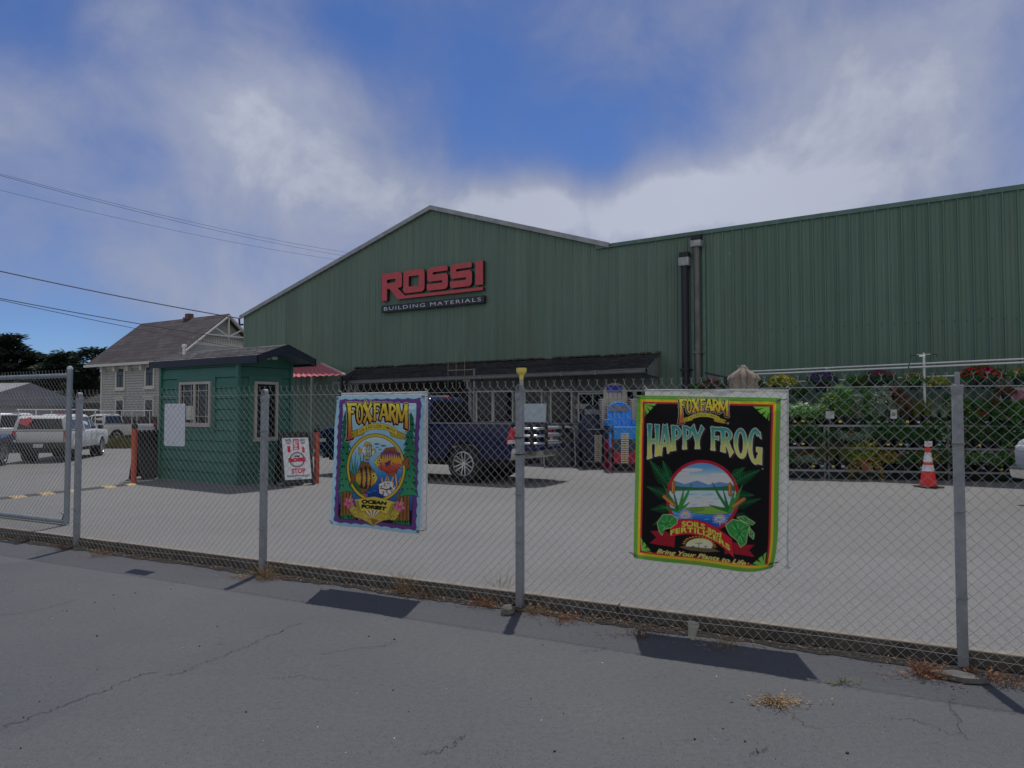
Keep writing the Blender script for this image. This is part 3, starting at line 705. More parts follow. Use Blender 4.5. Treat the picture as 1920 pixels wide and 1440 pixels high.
def art_ocean():
    A = Art(230, 345, [(150, 108), (942, 95), (893, 1350), (95, 1265)], 2, (150, 190, 208))
    W_, H_ = 0.98, 1.45; du = np.minimum(A.U, 1 - A.U) * W_; dv = np.minimum(A.V, 1 - A.V) * H_
    side = du < dv; e = np.where(side, du, dv); along = np.where(side, A.V * H_, A.U * W_)
    sc = 0.034 + 0.013 * np.abs(np.sin(along * math.pi / 0.115)) ** 0.8
    A.paint(e > sc, (104, 60, 128)); A.paint((e > sc - 0.003) & (e < sc), (40, 30, 60))
    inner = e > 0.088
    A.paint((e > 0.083), (20, 18, 34)); A.paint(inner, grad([(150, (172, 206, 222)), (520, (142, 190, 214)), (900, (74, 128, 178)), (1150, (34, 66, 120))]))
    A.paint(A.poly([(120, 1150), (150, 1105), (190, 1120), (300, 1160), (500, 1180), (720, 1165), (850, 1130), (900, 1150), (900, 1400), (90, 1400)]) & inner, (8, 12, 22))
    for x in range(140, 190, 8): A.paint(A.poly([(x - 6, 1110), (x, 1035 + (x * 7) % 40), (x + 6, 1110)]) & inner, (12, 26, 34))
    for x in range(815, 880, 8): A.paint(A.poly([(x - 6, 1160), (x, 1095 + (x * 5) % 40), (x + 6, 1160)]) & inner, (12, 26, 34))
    for x0, x1, y0, y1 in ((192, 300, 940, 1180), (705, 808, 985, 1225)):
        A.paint(A.poly([(x0 + 8, y0), (x1 - 6, y0), (x1, y1), (x0, y1)]) & inner, (128, 84, 44), 4)
        for k in range(7): A.paint(A.line([(x0 + 8 + k * 15, y0), (x0 + 4 + k * 15, y1)], 4) & inner, (52, 32, 18) if k % 2 else (168, 118, 62))
    conifer(A, 245, 240, 232, 975, 82, 13, grad([(250, (20, 96, 70)), (900, (58, 142, 100))]), 1)
    conifer(A, 822, 258, 800, 1010, 86, 13, grad([(250, (20, 96, 70)), (900, (58, 142, 100))]), 2)
    # oval window on the sea
    A.paint(A.ell(512, 757, 268, 310), (14, 14, 20)); A.paint(A.ell(512, 757, 262, 304), (206, 178, 54)); A.paint(A.ell(512, 757, 243, 283), (24, 22, 22))
    sea = A.ell(512, 757, 238, 278); A.paint(sea, grad([(480, (190, 214, 232)), (700, (126, 180, 216)), (850, (46, 112, 176)), (1010, (16, 56, 128))]))
    for k in range(11):
        x = 278 + k * 13; top = 560 + (k * 61) % 190
        A.paint(A.line([(x + 8 * math.sin(q * 1.3 + k), 1040 - q * (1040 - top) / 7) for q in range(8)], [16, 18, 17, 15, 13, 11, 8, 3]) & sea, (36 + 10 * (k % 3), 112 + 14 * (k % 2), 60))
    A.paint(A.poly([(270, 1000), (300, 860), (345, 930), (385, 1060), (330, 1060)]) & sea, (32, 92, 60))
    for x, y, L in ((520, 543, 44), (578, 558, 44), (524, 573, 26), (550, 592, 26), (436, 687, 40), (448, 708, 22), (450, 978, 40), (494, 964, 36)):
        A.paint((A.ell(x, y, L / 2, L / 5) | A.poly([(x + L * .35, y), (x + L * .62, y - L * .2), (x + L * .62, y + L * .2)])) & sea, (62, 108, 158))
    fish(A, 448, 603, 128, 112, 1, (214, 214, 200), (206, 168, 56), [(-.2, .03, (60, 92, 122)), (-.08, .03, (60, 92, 122)), (.04, .03, (60, 92, 122)), (.16, .03, (50, 60, 70)), (.42, .1, (220, 176, 50))])
    for k in range(26): A.paint(A.ell(400 + (k * 31) % 70, 572 + (k * 17) % 62, 5, 3.4), (88, 128, 160) if k % 2 else (232, 226, 190))
    big = (628, 706, 262, 190)
    fish(A, 628, 706, 262, 190, -1, grad([(615, (216, 180, 56)), (700, (222, 150, 50)), (740, (204, 92, 48)), (800, (176, 58, 40))]), (150, 84, 58), [(.4, .1, (224, 196, 70)), (.22, .018, (50, 84, 156))])
    for k in range(9):
        x = 566 + k * 20; A.paint(A.poly([(x - 11, 622 - 8 * math.sin(k * .4)), (x + 11, 622 - 8 * math.sin(k * .4)), (x + 3, 676 + 9 * (k % 2))]), (104, 48, 112))
    for k in range(30): A.paint(A.ell(598 + (k * 37) % 142, 712 + (k * 23) % 60, 7, 3.6), (52, 74, 140) if k % 3 else (120, 34, 40))
    for k in range(12): A.paint(A.line([(590 + k * 13, 592 + abs(k - 5) * 3), (596 + k * 12, 612 + abs(k - 5) * 2)], 3), (60, 30, 30))
    A.paint(A.poly([(596, 716), (648, 684), (640, 716), (612, 746)]), (72, 62, 140), 2.5)
    for k in range(4): A.paint(A.line([(602, 718), (642, 690 + k * 14)], 2), (20, 20, 50))
    A.paint(A.poly([(530, 716), (506, 726), (532, 742), (556, 730)]), (216, 170, 60), 2)
    fish(A, 425, 846, 206, 206, 1, grad([(740, (150, 104, 44)), (850, (204, 160, 62)), (950, (170, 120, 50))]), (126, 90, 44), [(-.24, .05, (40, 26, 60)), (-.04, .05, (60, 36, 66)), (.14, .04, (84, 50, 40)), (.38, .1, (218, 186, 78))])
    for k in range(22): A.paint(A.line([(352 + k * 7, 742 + abs(k - 11) * 4), (356 + k * 6.6, 766 + abs(k - 11) * 3)], 3), (30, 22, 24))
    for k in range(16): A.paint(A.line([(356 + k * 6, 950 - abs(k - 8) * 3), (362 + k * 5, 926 - abs(k - 8) * 2)], 3), (30, 22, 24))
    for k in range(40): A.paint(A.ell(362 + (k * 29) % 120, 790 + (k * 41) % 118, 4, 2.6), (120, 78, 34) if k % 2 else (226, 192, 96))
    for k, (x, y) in enumerate(((575, 850), (606, 835), (636, 850), (662, 835), (700, 815), (730, 840))):
        A.paint(A.line([(x, 925), (x - 6, y + 40), (x + (8 if k % 2 else -10), y)], [13, 14, 9]) & sea, (224, 164, 120), 2)
    A.paint(A.poly([(540, 905), (590, 880), (660, 878), (690, 930), (670, 985), (600, 1015), (545, 985)]) & sea, (226, 226, 228), 3)
    for k in range(26): A.paint(A.ell(552 + (k * 53) % 128, 890 + (k * 29) % 110, 9, 7) & sea, ((30, 40, 80), (210, 178, 60), (150, 60, 60))[k % 3])
    A.paint(A.line([(565, 940), (600, 955), (650, 940)], 10) & sea, (20, 20, 40))
    for k in range(5): A.paint(A.line([(395 + k * 9, 1035), (388 + k * 11, 995)], 6) & sea, (220, 110, 130))
    # plaque, shell, lace and blossoms
    A.paint(A.poly([(270, 1130), (300, 1090), (340, 1110), (520, 1090), (660, 1110), (700, 1095), (728, 1150), (690, 1225), (610, 1220), (550, 1245), (490, 1282), (440, 1245), (380, 1215), (310, 1190)]), (186, 166, 66), 4)
    r_ = random.Random(4)
    for k in range(150):
        a, b = r_.uniform(285, 715), r_.uniform(1120, 1240)
        if (a < 400 or a > 620 or b > 1185) and b < 1225: A.paint(A.line([(a, b), (a + r_.uniform(-9, 9), b + r_.uniform(-8, 8))], 4), (44, 40, 18) if k % 3 else (226, 206, 110))
    A.paint(A.poly([(470, 1215), (540, 1230), (490, 1275)]), (150, 96, 60), 2)
    A.paint(A.poly([(320, 1040), (500, 1018), (690, 1064), (640, 1178), (500, 1140), (356, 1150)]), (206, 186, 78), 4)
    for k in range(9):
        t = k / 8.0; x = 412 + 150 * t; A.paint(A.poly([(485, 1212), (x - 10, 1140 + 8 * abs(2 * t - 1)), (x + 9, 1140 + 8 * abs(2 * t - 1))]), (232, 214, 184) if k % 2 else (150, 110, 76))
    for k in range(5):
        A.paint(A.line([(330 + k * 5, 1050), (358 + k * 5, 1142)], 2.5), (60, 50, 20)); A.paint(A.line([(684 - k * 6, 1075), (640 - k * 6, 1168)], 2.5), (60, 50, 20))
    A.paint(wtext(A, 'OCEAN', [(386, 1040), (614, 1062), (604, 1092), (384, 1078)], bold=0.05), (14, 14, 16), 1.5)
    A.paint(wtext(A, 'FOREST', [(386, 1086), (612, 1108), (604, 1140), (384, 1120)], bold=0.05), (14, 14, 16), 1.5)
    for cx, cy in ((268, 1068), (724, 1098)):
        for k in range(5):
            a = k * 2 * math.pi / 5 + 0.4; A.paint(A.ell(cx + 26 * math.cos(a), cy + 26 * math.sin(a), 26, 17, a), (206, 110, 140), 2.5, (60, 20, 40))
        A.paint(A.ell(cx, cy, 12, 12), (150, 40, 80)); A.paint(A.line([(cx, cy), (cx + 20, cy - 70)], 6), (216, 180, 120))
    for x0, x1, y in ((135, 305, 1232), (675, 862, 1282)):
        for k in range(30):
            x = x0 + (x1 - x0) * k / 29; A.paint(A.line([(x, y), (x + r_.uniform(-26, 26), y - r_.uniform(30, 78))], [11, 2]) & inner, ((48, 140, 82), (26, 96, 62), (74, 162, 96))[k % 3])
    logo(A, 245, 168, 800, 500)
    return A
def art_frogless():
    """black banner: HAPPY FROG lettering round a window on a lake (the printed creature itself is left out)"""
    A = Art(290, 350, [(90, 78), (1115, 98), (1088, 1362), (65, 1235)], 2, (96, 150, 58))
    W_, H_ = 1.12, 1.36; du = np.minimum(A.U, 1 - A.U) * W_; dv = np.minimum(A.V, 1 - A.V) * H_; e = np.minimum(du, dv)
    st = (np.sin(A.V * H_ * 420) * 0.5 + 0.5)[..., None]; A.C[:] = np.array((86, 138, 52)) + st * np.array((22, 26, 16))
    A.paint(e > 0.034, (204, 170, 38)); A.paint(e > 0.055, (176, 40, 52)); A.paint(e > 0.068, (5, 7, 13))
    gr = (112, 172, 66)
    for tri, cuts in (([(152, 140), (246, 140), (152, 232)], [((152, 140), (215, 200))]), ([(930, 160), (1042, 162), (1036, 265)], [((1042, 162), (970, 215))]),
                      ([(120, 1088), (212, 1198), (128, 1180)], [((125, 1182), (175, 1110))]), ([(1020, 1198), (1016, 1308), (915, 1290)], [((1018, 1306), (950, 1232))])):
        M = A.poly(tri); c = np.mean(tri, 0); k0 = np.array(tri[0 if tri[0][0] < 200 and tri[0][1] < 200 else 1 if tri[0][1] < 300 else (2 if tri[0][0] < 200 else 1)], float)
        A.paint(M, gr)
        for q in range(3):
            far = [np.array(p, float) for p in tri if tuple(p) != tuple(k0)]; t = (q + 0.7) / 3.0; p = far[0] * (1 - t) + far[1] * t; a = k0 + (p - k0) * 0.42
            A.paint(A.poly([a, p + (far[1] - far[0]) * 0.05, p - (far[1] - far[0]) * 0.05]), (5, 7, 13))
    # round window
    A.paint(A.ell(575, 806, 264, 262), (172, 28, 48)); win = A.ell(575, 806, 240, 240)
    A.paint(win, grad([(590, (96, 152, 206)), (680, (206, 220, 232)), (715, (190, 210, 226))]))
    for x, y, rx in ((430, 640, 60), (500, 615, 80), (700, 650, 70), (620, 690, 90), (480, 675, 60)): A.paint(A.ell(x, y, rx, 12) & win, (226, 234, 240))
    A.paint(A.poly([(320, 730), (380, 690), (450, 715), (540, 690), (620, 720), (700, 700), (770, 712), (840, 735), (840, 760), (320, 760)]) & win, (96, 138, 180))
    A.paint(A.poly([(320, 740), (360, 722), (420, 732), (560, 742), (700, 735), (780, 722), (840, 738), (840, 788), (320, 788)]) & win, (44, 104, 66))
    A.paint((A.Y > 762) & win, grad([(760, (176, 206, 222)), (880, (206, 222, 230)), (920, (70, 140, 206)), (980, (20, 84, 176))]))
    r_ = random.Random(9)
    for k in range(40):
        y = r_.uniform(770, 970); x = r_.uniform(350, 800); A.paint(A.ell(x, y, r_.uniform(20, 50), 2.5) & win, (120, 166, 206) if y < 900 else (110, 170, 226))
    A.paint(A.ell(640, 905, 150, 26) & win, (124, 164, 62), 3, (30, 60, 24)); A.paint(A.ell(520, 895, 70, 14) & win, (98, 146, 56), 2, (30, 60, 24))
    for p0, p1, w in (((330, 720), (190, 540), 62), ((340, 680), (290, 545), 44), ((330, 800), (170, 728), 50), ((340, 880), (200, 890), 44), ((345, 930), (215, 1000), 40),
                      ((790, 660), (872, 595), 40), ((800, 700), (975, 612), 58), ((810, 790), (935, 790), 44), ((800, 870), (980, 815), 46), ((820, 930), (940, 985), 40)):
        fern(A, p0, p1, w, grad([(550, (34, 128, 68)), (950, (22, 92, 56))]))
    for s_, cx in ((1, 400), (-1, 770)):
        for dx, dy, w in ((-118, -200, 20), (-40, -150, 16), (40, -160, 20), (95, -190, 22), (-140, -40, 20), (80, -60, 20)):
            bx = cx + s_ * 5; A.paint(A.line([(bx, 905), (bx + dx * .6, 905 + dy * .55), (bx + dx, 905 + dy)], [w, w * .8, 2]), (30, 118, 56) if dx < 0 else (54, 142, 62), 2, (8, 30, 18))
    for a, b, w in (((367, 700), (367, 768), 25), ((298, 800), (372, 862), 25), ((772, 716), (774, 790), 25), ((868, 818), (796, 872), 25)):
        A.paint(A.line([a, b], w), (168, 104, 52), 2, (40, 20, 10)); A.paint(A.line([(a[0] - 5, a[1]), (b[0] - 5, b[1])], 6), (206, 150, 86))
    for cx, cy in ((455, 935), (702, 962)):
        for rr, q, cc in ((62, 11, (150, 158, 214)), (44, 9, (198, 204, 238)), (24, 7, (224, 226, 246))):
            for k in range(q):
                a = math.pi + math.pi * (k / (q - 1) * 1.3 - 0.15); A.paint(A.poly([(cx, cy + 8), (cx + rr * .6 * math.cos(a - .2), cy + rr * .6 * math.sin(a - .2) + 6), (cx + rr * math.cos(a), cy + rr * math.sin(a) * .85 + 6), (cx + rr * .6 * math.cos(a + .2), cy + rr * .6 * math.sin(a + .2) + 6)]), cc, 1.6, (40, 44, 90))
        for k in range(5): A.paint(A.poly([(cx - 12, cy + 4), (cx - 46 + k * 23, cy + 52 - abs(k - 2) * 14), (cx + 12, cy + 4)]), (176, 184, 230), 1.6, (40, 44, 90))
        A.paint(A.ell(cx, cy - 14, 15, 10), (214, 190, 90))
    # red ribbon with its legend
    arc = lambda x: 985 + 52 * ((x - 520) / 200.0) ** 2 + (x - 520) * 0.16
    A.paint(A.poly([(195, 1042), (300, 1040), (380, 1085), (375, 1160), (320, 1150), (190, 1128), (240, 1088)]), (150, 24, 42), 2)
    A.paint(A.poly([(740, 1140), (800, 1125), (850, 1140), (940, 1142), (900, 1176), (940, 1226), (800, 1205), (735, 1210)]), (150, 24, 42), 2)
    A.paint(A.poly([(x, arc(x) - 16) for x in range(345, 800, 20)] + [(x, arc(x) + 92 + max(0, x - 700) * 0.1) for x in range(800, 320, -20)]), (186, 34, 50), 3)
    A.paint(wtext(A, 'SOILS and', fn=lambda x, y: (428 + 284 * x, arc(428 + 284 * x) + 42 - 40 * y - 4), bold=0.03), (228, 206, 76), 2, (60, 16, 20))
    A.paint(wtext(A, 'FERTILIZERS', fn=lambda x, y: (345 + 428 * x, arc(345 + 428 * x) + 76 - 38 * y + 4), bold=0.035, space=1.1), (228, 206, 76), 2, (60, 16, 20))
    for poly in ([(395, 960), (350, 930), (290, 930), (248, 985), (262, 1045), (282, 1072), (300, 1030), (350, 1020), (392, 990)], [(742, 1010), (790, 965), (850, 975), (905, 1010), (890, 1060), (880, 1130), (845, 1158), (820, 1110), (770, 1070)],
                 [(820, 950), (870, 940), (940, 985), (925, 1000), (860, 975)], [(905, 1020), (935, 1060), (930, 1100), (905, 1075)]):
        A.paint(A.poly(poly), (52, 138, 66), 3, (190, 214, 150)); c = np.mean(poly, 0)
        for p in poly[1::2]: A.paint(A.line([c, (c + (np.array(p) - c) * .85)], 4), (22, 84, 44))
        for p, q_ in zip(poly, poly[1:]):
            m2 = (np.array(p) + np.array(q_)) / 2; A.paint(A.line([c + (m2 - c) * .35, c + (m2 - c) * .8], [8, 3]), (96, 176, 96))
    # rising sun over the field
    A.paint(A.poly([(410, 1160), (470, 1150), (560, 1152), (650, 1168), (702, 1194), (600, 1200), (480, 1184)]), (104, 84, 56))
    for k in range(15):
        a = math.pi + (k + 0.5) * math.pi / 15; p = lambda r_, q: (556 + r_ * math.cos(a + q), 1156 + r_ * .58 * math.sin(a + q) + math.cos(a) * 12)
        A.paint(A.poly([p(104, -.09), p(128, 0), p(104, .09)]), (206, 132, 62))
    A.paint(A.ell(556, 1150, 96, 48) & (A.Y < 1166 + (A.X - 556) * .1), grad([(1100, (226, 196, 132)), (1170, (228, 222, 196))]))
    for x, h in ((552, 42), (508, 20), (600, 20)):
        A.paint(A.line([(x, 1178), (x + 2, 1178 - h)], 5), (40, 84, 54))
        for a in (-1, -.45, .45, 1): A.paint(A.line([(x + 2, 1178 - h), (x + 2 + a * h * .6, 1178 - h - 4 + abs(a) * 6)], 4), (48, 106, 66))
    A.paint(wtext(A, 'Bring Your Plants to Life', [(248, 1168), (885, 1252), (878, 1298), (240, 1208)], bold=0.02, shear=0.28), (222, 206, 112), 1.2, (90, 70, 20))
    A.paint(A.line([(455, 1268), (645, 1294)], 3), (150, 120, 60))
    A.paint(A.ell(994, 604, 6, 6), (120, 140, 110)); A.paint(A.ell(898, 1272, 5, 5), (200, 190, 110)); A.paint(A.ell(758, 280, 7, 7), (200, 200, 190)); A.paint(A.ell(758, 280, 4.5, 4.5), (10, 12, 18))
    # HAPPY FROG
    top = ([175, 400, 560, 640, 800, 990], [284, 298, 306, 308, 318, 316]); bot = ([170, 240, 300, 345, 400, 460, 570, 640, 710, 790, 850, 900, 985], [536, 512, 498, 478, 468, 464, 462, 472, 480, 506, 530, 556, 584])
    M = display(A, [('H', 172, 268), ('A', 258, 356), ('P', 350, 432), ('P', 432, 508), ('Y', 496, 590), ('F', 634, 714), ('R', 704, 796), ('O', 798, 892), ('G', 892, 990)], top, bot)
    sh = A.shift(A.dil(M, 4), 12, 10); A.paint(sh, (52, 34, 34)); A.paint(M, grad([(290, (38, 128, 130)), (370, (84, 156, 134)), (450, (196, 194, 96)), (560, (206, 200, 104))]), 4, (222, 228, 214))
    logo(A, 402, 105, 762, 285)
    return A
BANNERM = m_vcol('printed_banner_fabric', 0.30)
TIE = mat('black_zip_tie', (0.02, 0.02, 0.022), 0.5)
BACKM = m_leaf('white_banner_back', (0.74, 0.75, 0.74), (0.8, 0.81, 0.8), 0.3)
def banner(label, art, gain, px4, y, amp, curl=None):
    b = thing('printed_banner', label, 'banner', FEN.P, FEN.rz, None)
    cz = [FEN.hit(px, py, y) for px, py in px4]
    c = cloth('cloth', art, gain, cz, y, b, BANNERM, amp, curl=curl)
    for k, (u, z) in enumerate(cz):
        if curl and k == 2: u, z = u - 0.035, z + 0.055
        du = 0.02 if k in (0, 3) else -0.02; dz = -0.02 if k < 2 else 0.02
        MB().lathe([(0.006, -0.001), (0.012, -0.003), (0.015, 0.0)], 12, Matrix.Translation((u + du, y - 0.004, z + dz)) @ Matrix.Rotation(R(90), 4, 'X')).build('grommet', GALV, b)
        s_ = -1 if k in (0, 3) else 1
        MB().tube([(u + du, y - 0.008, z + dz), (u + du + s_ * 0.02, y - 0.012, z + dz + 0.008), (u + du + s_ * 0.035, 0.006, z + dz + 0.005), (u + du + s_ * 0.06, -0.01, z + dz + 0.014)], 0.0032, 5).build('zip_tie', TIE, b)
    return b
def curl2(U, V, y, P):                # the lower right corner hangs loose and rolls under
    k = np.clip((U + V - 1.72) / 0.28, 0, 1) ** 2; P = P.copy(); P[..., 1] += k * 0.05; P[..., 0] -= k * 0.03
    return y - k * 0.03 + k * k * 0.05, P
banner('printed banner with purple scalloped border and fish in an oval, tied to the fence', art_ocean(), 1.28,
       [(631, 743), (796.5, 740), (786.5, 1001), (620, 983.5)], -0.028, 0.007)
banner('black printed banner with green and yellow border reading HAPPY FROG, tied to the fence', art_frogless(), 1.5,
       [(1194, 741), (1464, 746), (1457, 1079), (1188, 1046)], -0.03, 0.008, curl2)
def back_banner(label, px4, y, seed, art_col=None):
    b = thing('banner_back', label, 'banner', FEN.P, FEN.rz)
    cz = [FEN.hit(px, py, y) for px, py in px4]; TL, TR, BR, BL = [np.array(c) for c in cz]; m_ = MB(); nu, nv = 28, 34; r_ = random.Random(seed)
    for j in range(nv):
        for i in range(nu):
            a, b_ = i / (nu - 1), j / (nv - 1); p = TL * (1 - a) * (1 - b_) + TR * a * (1 - b_) + BR * a * b_ + BL * (1 - a) * b_
            m_.v.append((p[0] + 0.004 * math.sin(b_ * 20), y + 0.006 * math.sin(a * 9 + b_ * 4) + 0.006 * math.sin(a * 31) * (1 - b_) + 0.009 * math.sin(b_ * 8) * a, p[1] + 0.004 * math.sin(a * 15)))
    for j in range(nv - 1):
        for i in range(nu - 1):
            o = j * nu + i; m_.f.append((o, o + nu, o + nu + 1, o + 1)); m_.mi.append(0)
    m_.build('cloth', BACKM, b, smooth=True)
    hm = MB()
    hm.tube([(TL[0], y, TL[1]), (TR[0], y, TR[1])], 0.007, 6); hm.tube([(TR[0], y, TR[1]), (BR[0], y, BR[1])], 0.007, 6)
    hm.build('hem', BACKM, b, smooth=True)
    for u, z in cz:
        MB().tube([(u, y, z), (u + 0.02, y - 0.02, z + 0.012), (u + 0.01, -0.012, z + 0.03), (u - 0.01, y - 0.02, z + 0.015)], 0.004, 5).build('tie', mat('clear_tie', (0.6, 0.62, 0.62), 0.4), b)
back_banner('plain white banner back showing past the edge of the fish banner', [(640, 738), (801.5, 735), (799.5, 993.5), (636, 985)], 0.035, 1)
back_banner('plain white banner back showing above and beside the black HAPPY FROG banner', [(1209, 731), (1477, 732), (1477, 1066), (1208, 1040)], 0.04, 2)
# white sign plate wired to the yard side of the fence
sg = thing('sign_plate', 'blank white rounded sign plate wired to the fence in front of the green hut', 'sign', FEN.P, FEN.rz)
u0, z1 = FEN.hit(309.5, 757, 0.02); u1, z0 = FEN.hit(346.5, 837, 0.02)
def rrect(x0, x1, y0, y1, r, n=5):
    P_ = []
    for cx, cy, a0 in ((x1 - r, y1 - r, 0), (x0 + r, y1 - r, 90), (x0 + r, y0 + r, 180), (x1 - r, y0 + r, 270)):
        for k in range(n + 1):
            a = R(a0 + 90 * k / n); P_.append((cx + r * math.cos(a), cy + r * math.sin(a)))
    return P_
MB().prism(rrect(u0, u1, z0, z1, 0.025), 0.015, 0.019).build('plate', mat('white_aluminium', (0.72, 0.76, 0.84), 0.45, 0, 0.05), sg)
for z in (z1 - 0.035, z0 + 0.035): MB().lathe([(0.0, 0.0), (0.006, 0.0), (0.006, 0.004), (0, 0.005)], 8, Matrix.Translation(((u0 + u1) / 2, 0.0155, z)) @ Matrix.Rotation(R(90), 4, 'X')).build('bolt', GALV, sg)
# rain gauge strapped to the middle post
ru, _ = FEN.hit(977.5, 720, 0.09)
rg = thing('rain_gauge', 'rain gauge with yellow funnel and clear tube strapped to the middle fence post', 'rain gauge', FEN.w(ru, 0.092, 1.45), FEN.rz)
YEL = mat('yellow_plastic', (0.78, 0.66, 0.13), 0.4, 0, 0.08)
def m_clear():
    t = NT('clear_acrylic'); t.fin((0.62, 0.6, 0.5), 0.15); t.p.inputs['Transmission Weight'].default_value = 0.0; t.p.inputs['Alpha'].default_value = 0.55; return t.m
CLEAR = m_clear()
MB().lathe([(0.0, -0.40), (0.017, -0.40), (0.0175, 0.40), (0.0175, 0.47)], 14).build('tube', CLEAR, rg, smooth=True)
MB().lathe([(0.006, -0.38), (0.0065, 0.36)], 10).build('inner_tube', CLEAR, rg, smooth=True)
fz = FEN.hit(977, 705, 0.09)[1] - 1.45; ft = FEN.hit(977, 690, 0.09)[1] - 1.45
MB().lathe([(0.0175, fz - 0.03), (0.02, fz), (0.02, fz + 0.006), (0.044, fz + 0.034), (0.046, ft), (0.042, ft), (0.04, fz + 0.036), (0.012, fz + 0.004)], 20).build('funnel', YEL, rg, smooth=True)
MB().bar((0, -0.015, 0.0), (0, -0.05, 0.0), 0.03, 0.03).bar((0.0, 0.0, -0.05), (0.0, 0.0, 0.05), 0.012, 0.05).build('bracket', BLACK, rg)
gr_ = MB()
for k in range(24): gr_.box(-0.006, 0.006, -0.0186, -0.0180, -0.2 + k * 0.024, -0.2 + k * 0.024 + 0.004)
gr_.build('scale_marks', WHITE, rg)['kind'] = 'stuff'
# ------------------------------------------------------------------ warehouse
def uz(px, py, off=0.0): return WALL.hit(px, py, off)
SIDE_A = m_siding('green_ribbed_steel', (0.128, 0.203, 0.160), (0.146, 0.222, 0.176))
SIDE_B = m_siding('green_ribbed_steel_wing', (0.115, 0.198, 0.156), (0.132, 0.217, 0.170))
TRIMG = mat('grey_metal_trim', (0.33, 0.35, 0.35), 0.5, 0.2, 0.2, 4)
TRIMD = mat('green_metal_trim', (0.105, 0.19, 0.165), 0.5, 0.1, 0.2, 4)
ROOFM = mat('grey_steel_roof', (0.30, 0.31, 0.31), 0.5, 0.3, 0.1, 2)
def ribwall(m_, u0, u1, zb, ztop, extra=(), pitch=0.305, rib=0.036, y0=0.0, minor=0.009):
    prof = [(0, 0), (0.085, 0), (0.095, -minor), (0.105, -minor), (0.115, 0), (0.165, 0), (0.175, -minor), (0.185, -minor), (0.195, 0), (0.225, 0), (0.243, -rib), (0.272, -rib), (0.29, 0)]
    xs = []; k = 0
    while u0 + k * pitch < u1 + pitch:
        xs += [(u0 + k * pitch + a, y0 + b) for a, b in prof]; k += 1
    us_ = [a for a, _ in xs]; pts = [(a, b) for a, b in xs if u0 <= a <= u1]
    pts += [(e, float(np.interp(e, us_, [b for _, b in xs]))) for e in list(extra) + [u1]]; pts = sorted(set(pts))
    n = len(pts); vs = [(a, b, zb) for a, b in pts] + [(a, b, ztop(a)) for a, b in pts]
    m_.add(vs, [(i, i + 1, n + i + 1, n + i) for i in range(n - 1)]); return m_
uL, zL = uz(457, 594); uA, zA = uz(810, 392); uV, zV = uz(1141, 462); uJ, zJ = uz(1318, 434); uE, zE = uz(1920, 348)
uP, zP = uz(1118, 457)
zpar = lambda u: zJ + (zE - zJ) * (u - uJ) / (uE - uJ)
W0 = tag(bpy.data.objects.new('gabled_warehouse', None), 'long green ribbed steel gabled warehouse with the store entrance under its front awning', 'warehouse'); COL.objects.link(W0)
W0.location = WALL.P; W0.rotation_euler = (0, 0, WALL.rz)
ztop = lambda u: float(np.interp(u, [uL, uA, uV - 0.01, uV + 0.01], [zL, zA, zV, zV])) if u < uV else zpar(u) - 0.02
ribwall(MB(), uL, uJ, gz(-12, 30) - 0.3, ztop, (uA, uV, uV + 0.005), rib=0.026).build('front_wall', SIDE_A, W0)
DEP = 34.0
sm_ = MB(); sm_.quad((uL, 0, -0.6), (uL, DEP, -0.6), (uL, DEP, zL), (uL, 0, zL)); sm_.quad((uL, DEP, -0.6), (uJ, DEP, -0.6), (uJ, DEP, zL), (uL, DEP, zL))
sm_.add([(uL, DEP, zL), (uJ, DEP, zL), (uA, DEP, zA)], [(0, 1, 2)]); sm_.build('side_wall', SIDE_A, W0)
rf = MB()
for (a, za, b, zb) in ((uL - 0.12, zL - 0.03, uA, zA + 0.02), (uA, zA + 0.02, uV + 0.1, zV + 0.0)):
    rf.add([(a, -0.05, za), (b, -0.05, zb), (b, DEP, zb), (a, DEP, za), (a, -0.05, za + 0.06), (b, -0.05, zb + 0.06), (b, DEP, zb + 0.06), (a, DEP, za + 0.06)],
           [(0, 1, 2, 3), (7, 6, 5, 4), (0, 4, 5, 1), (2, 6, 7, 3), (0, 3, 7, 4), (1, 5, 6, 2)])
rf.build('roof', ROOFM, W0)
for (a, za, b, zb) in ((uL - 0.14, zL - 0.05, uA, zA + 0.015), (uA, zA + 0.015, uV + 0.06, zV - 0.01)):
    MB().add([(a, -0.12, za - 0.05), (b, -0.12, zb - 0.05), (b, -0.12, zb + 0.10), (a, -0.12, za + 0.10), (a, -0.055, za - 0.05), (b, -0.055, zb - 0.05), (b, -0.055, zb + 0.10), (a, -0.055, za + 0.10)],
             [(0, 1, 2, 3), (7, 6, 5, 4), (3, 2, 6, 7), (0, 4, 5, 1), (0, 3, 7, 4), (1, 5, 6, 2)]).build('rake_trim', TRIMG, W0)
# parapet cap right of the valley
def cap(m_, a, b):
    n = max(2, int((b - a) / 3.0) + 1); xs = np.linspace(a, b, n)
    for x0, x1 in zip(xs, xs[1:]):
        j = 0.004 * math.sin(x0 * 5)
        m_.add([(x0 + .004, -0.07, zpar(x0) - 0.09 + j), (x1, -0.07, zpar(x1) - 0.09 + j), (x1, -0.07, zpar(x1) + 0.02 + j), (x0 + .004, -0.07, zpar(x0) + 0.02 + j),
                (x0 + .004, 0.3, zpar(x0) - 0.09), (x1, 0.3, zpar(x1) - 0.09), (x1, 0.3, zpar(x1) + 0.05), (x0 + .004, 0.3, zpar(x0) + 0.05)],
               [(0, 1, 2, 3), (7, 6, 5, 4), (3, 2, 6, 7), (0, 4, 5, 1), (0, 3, 7, 4), (1, 5, 6, 2)])
    return m_
cap(MB(), uP, uJ).build('parapet_cap', TRIMD, W0)
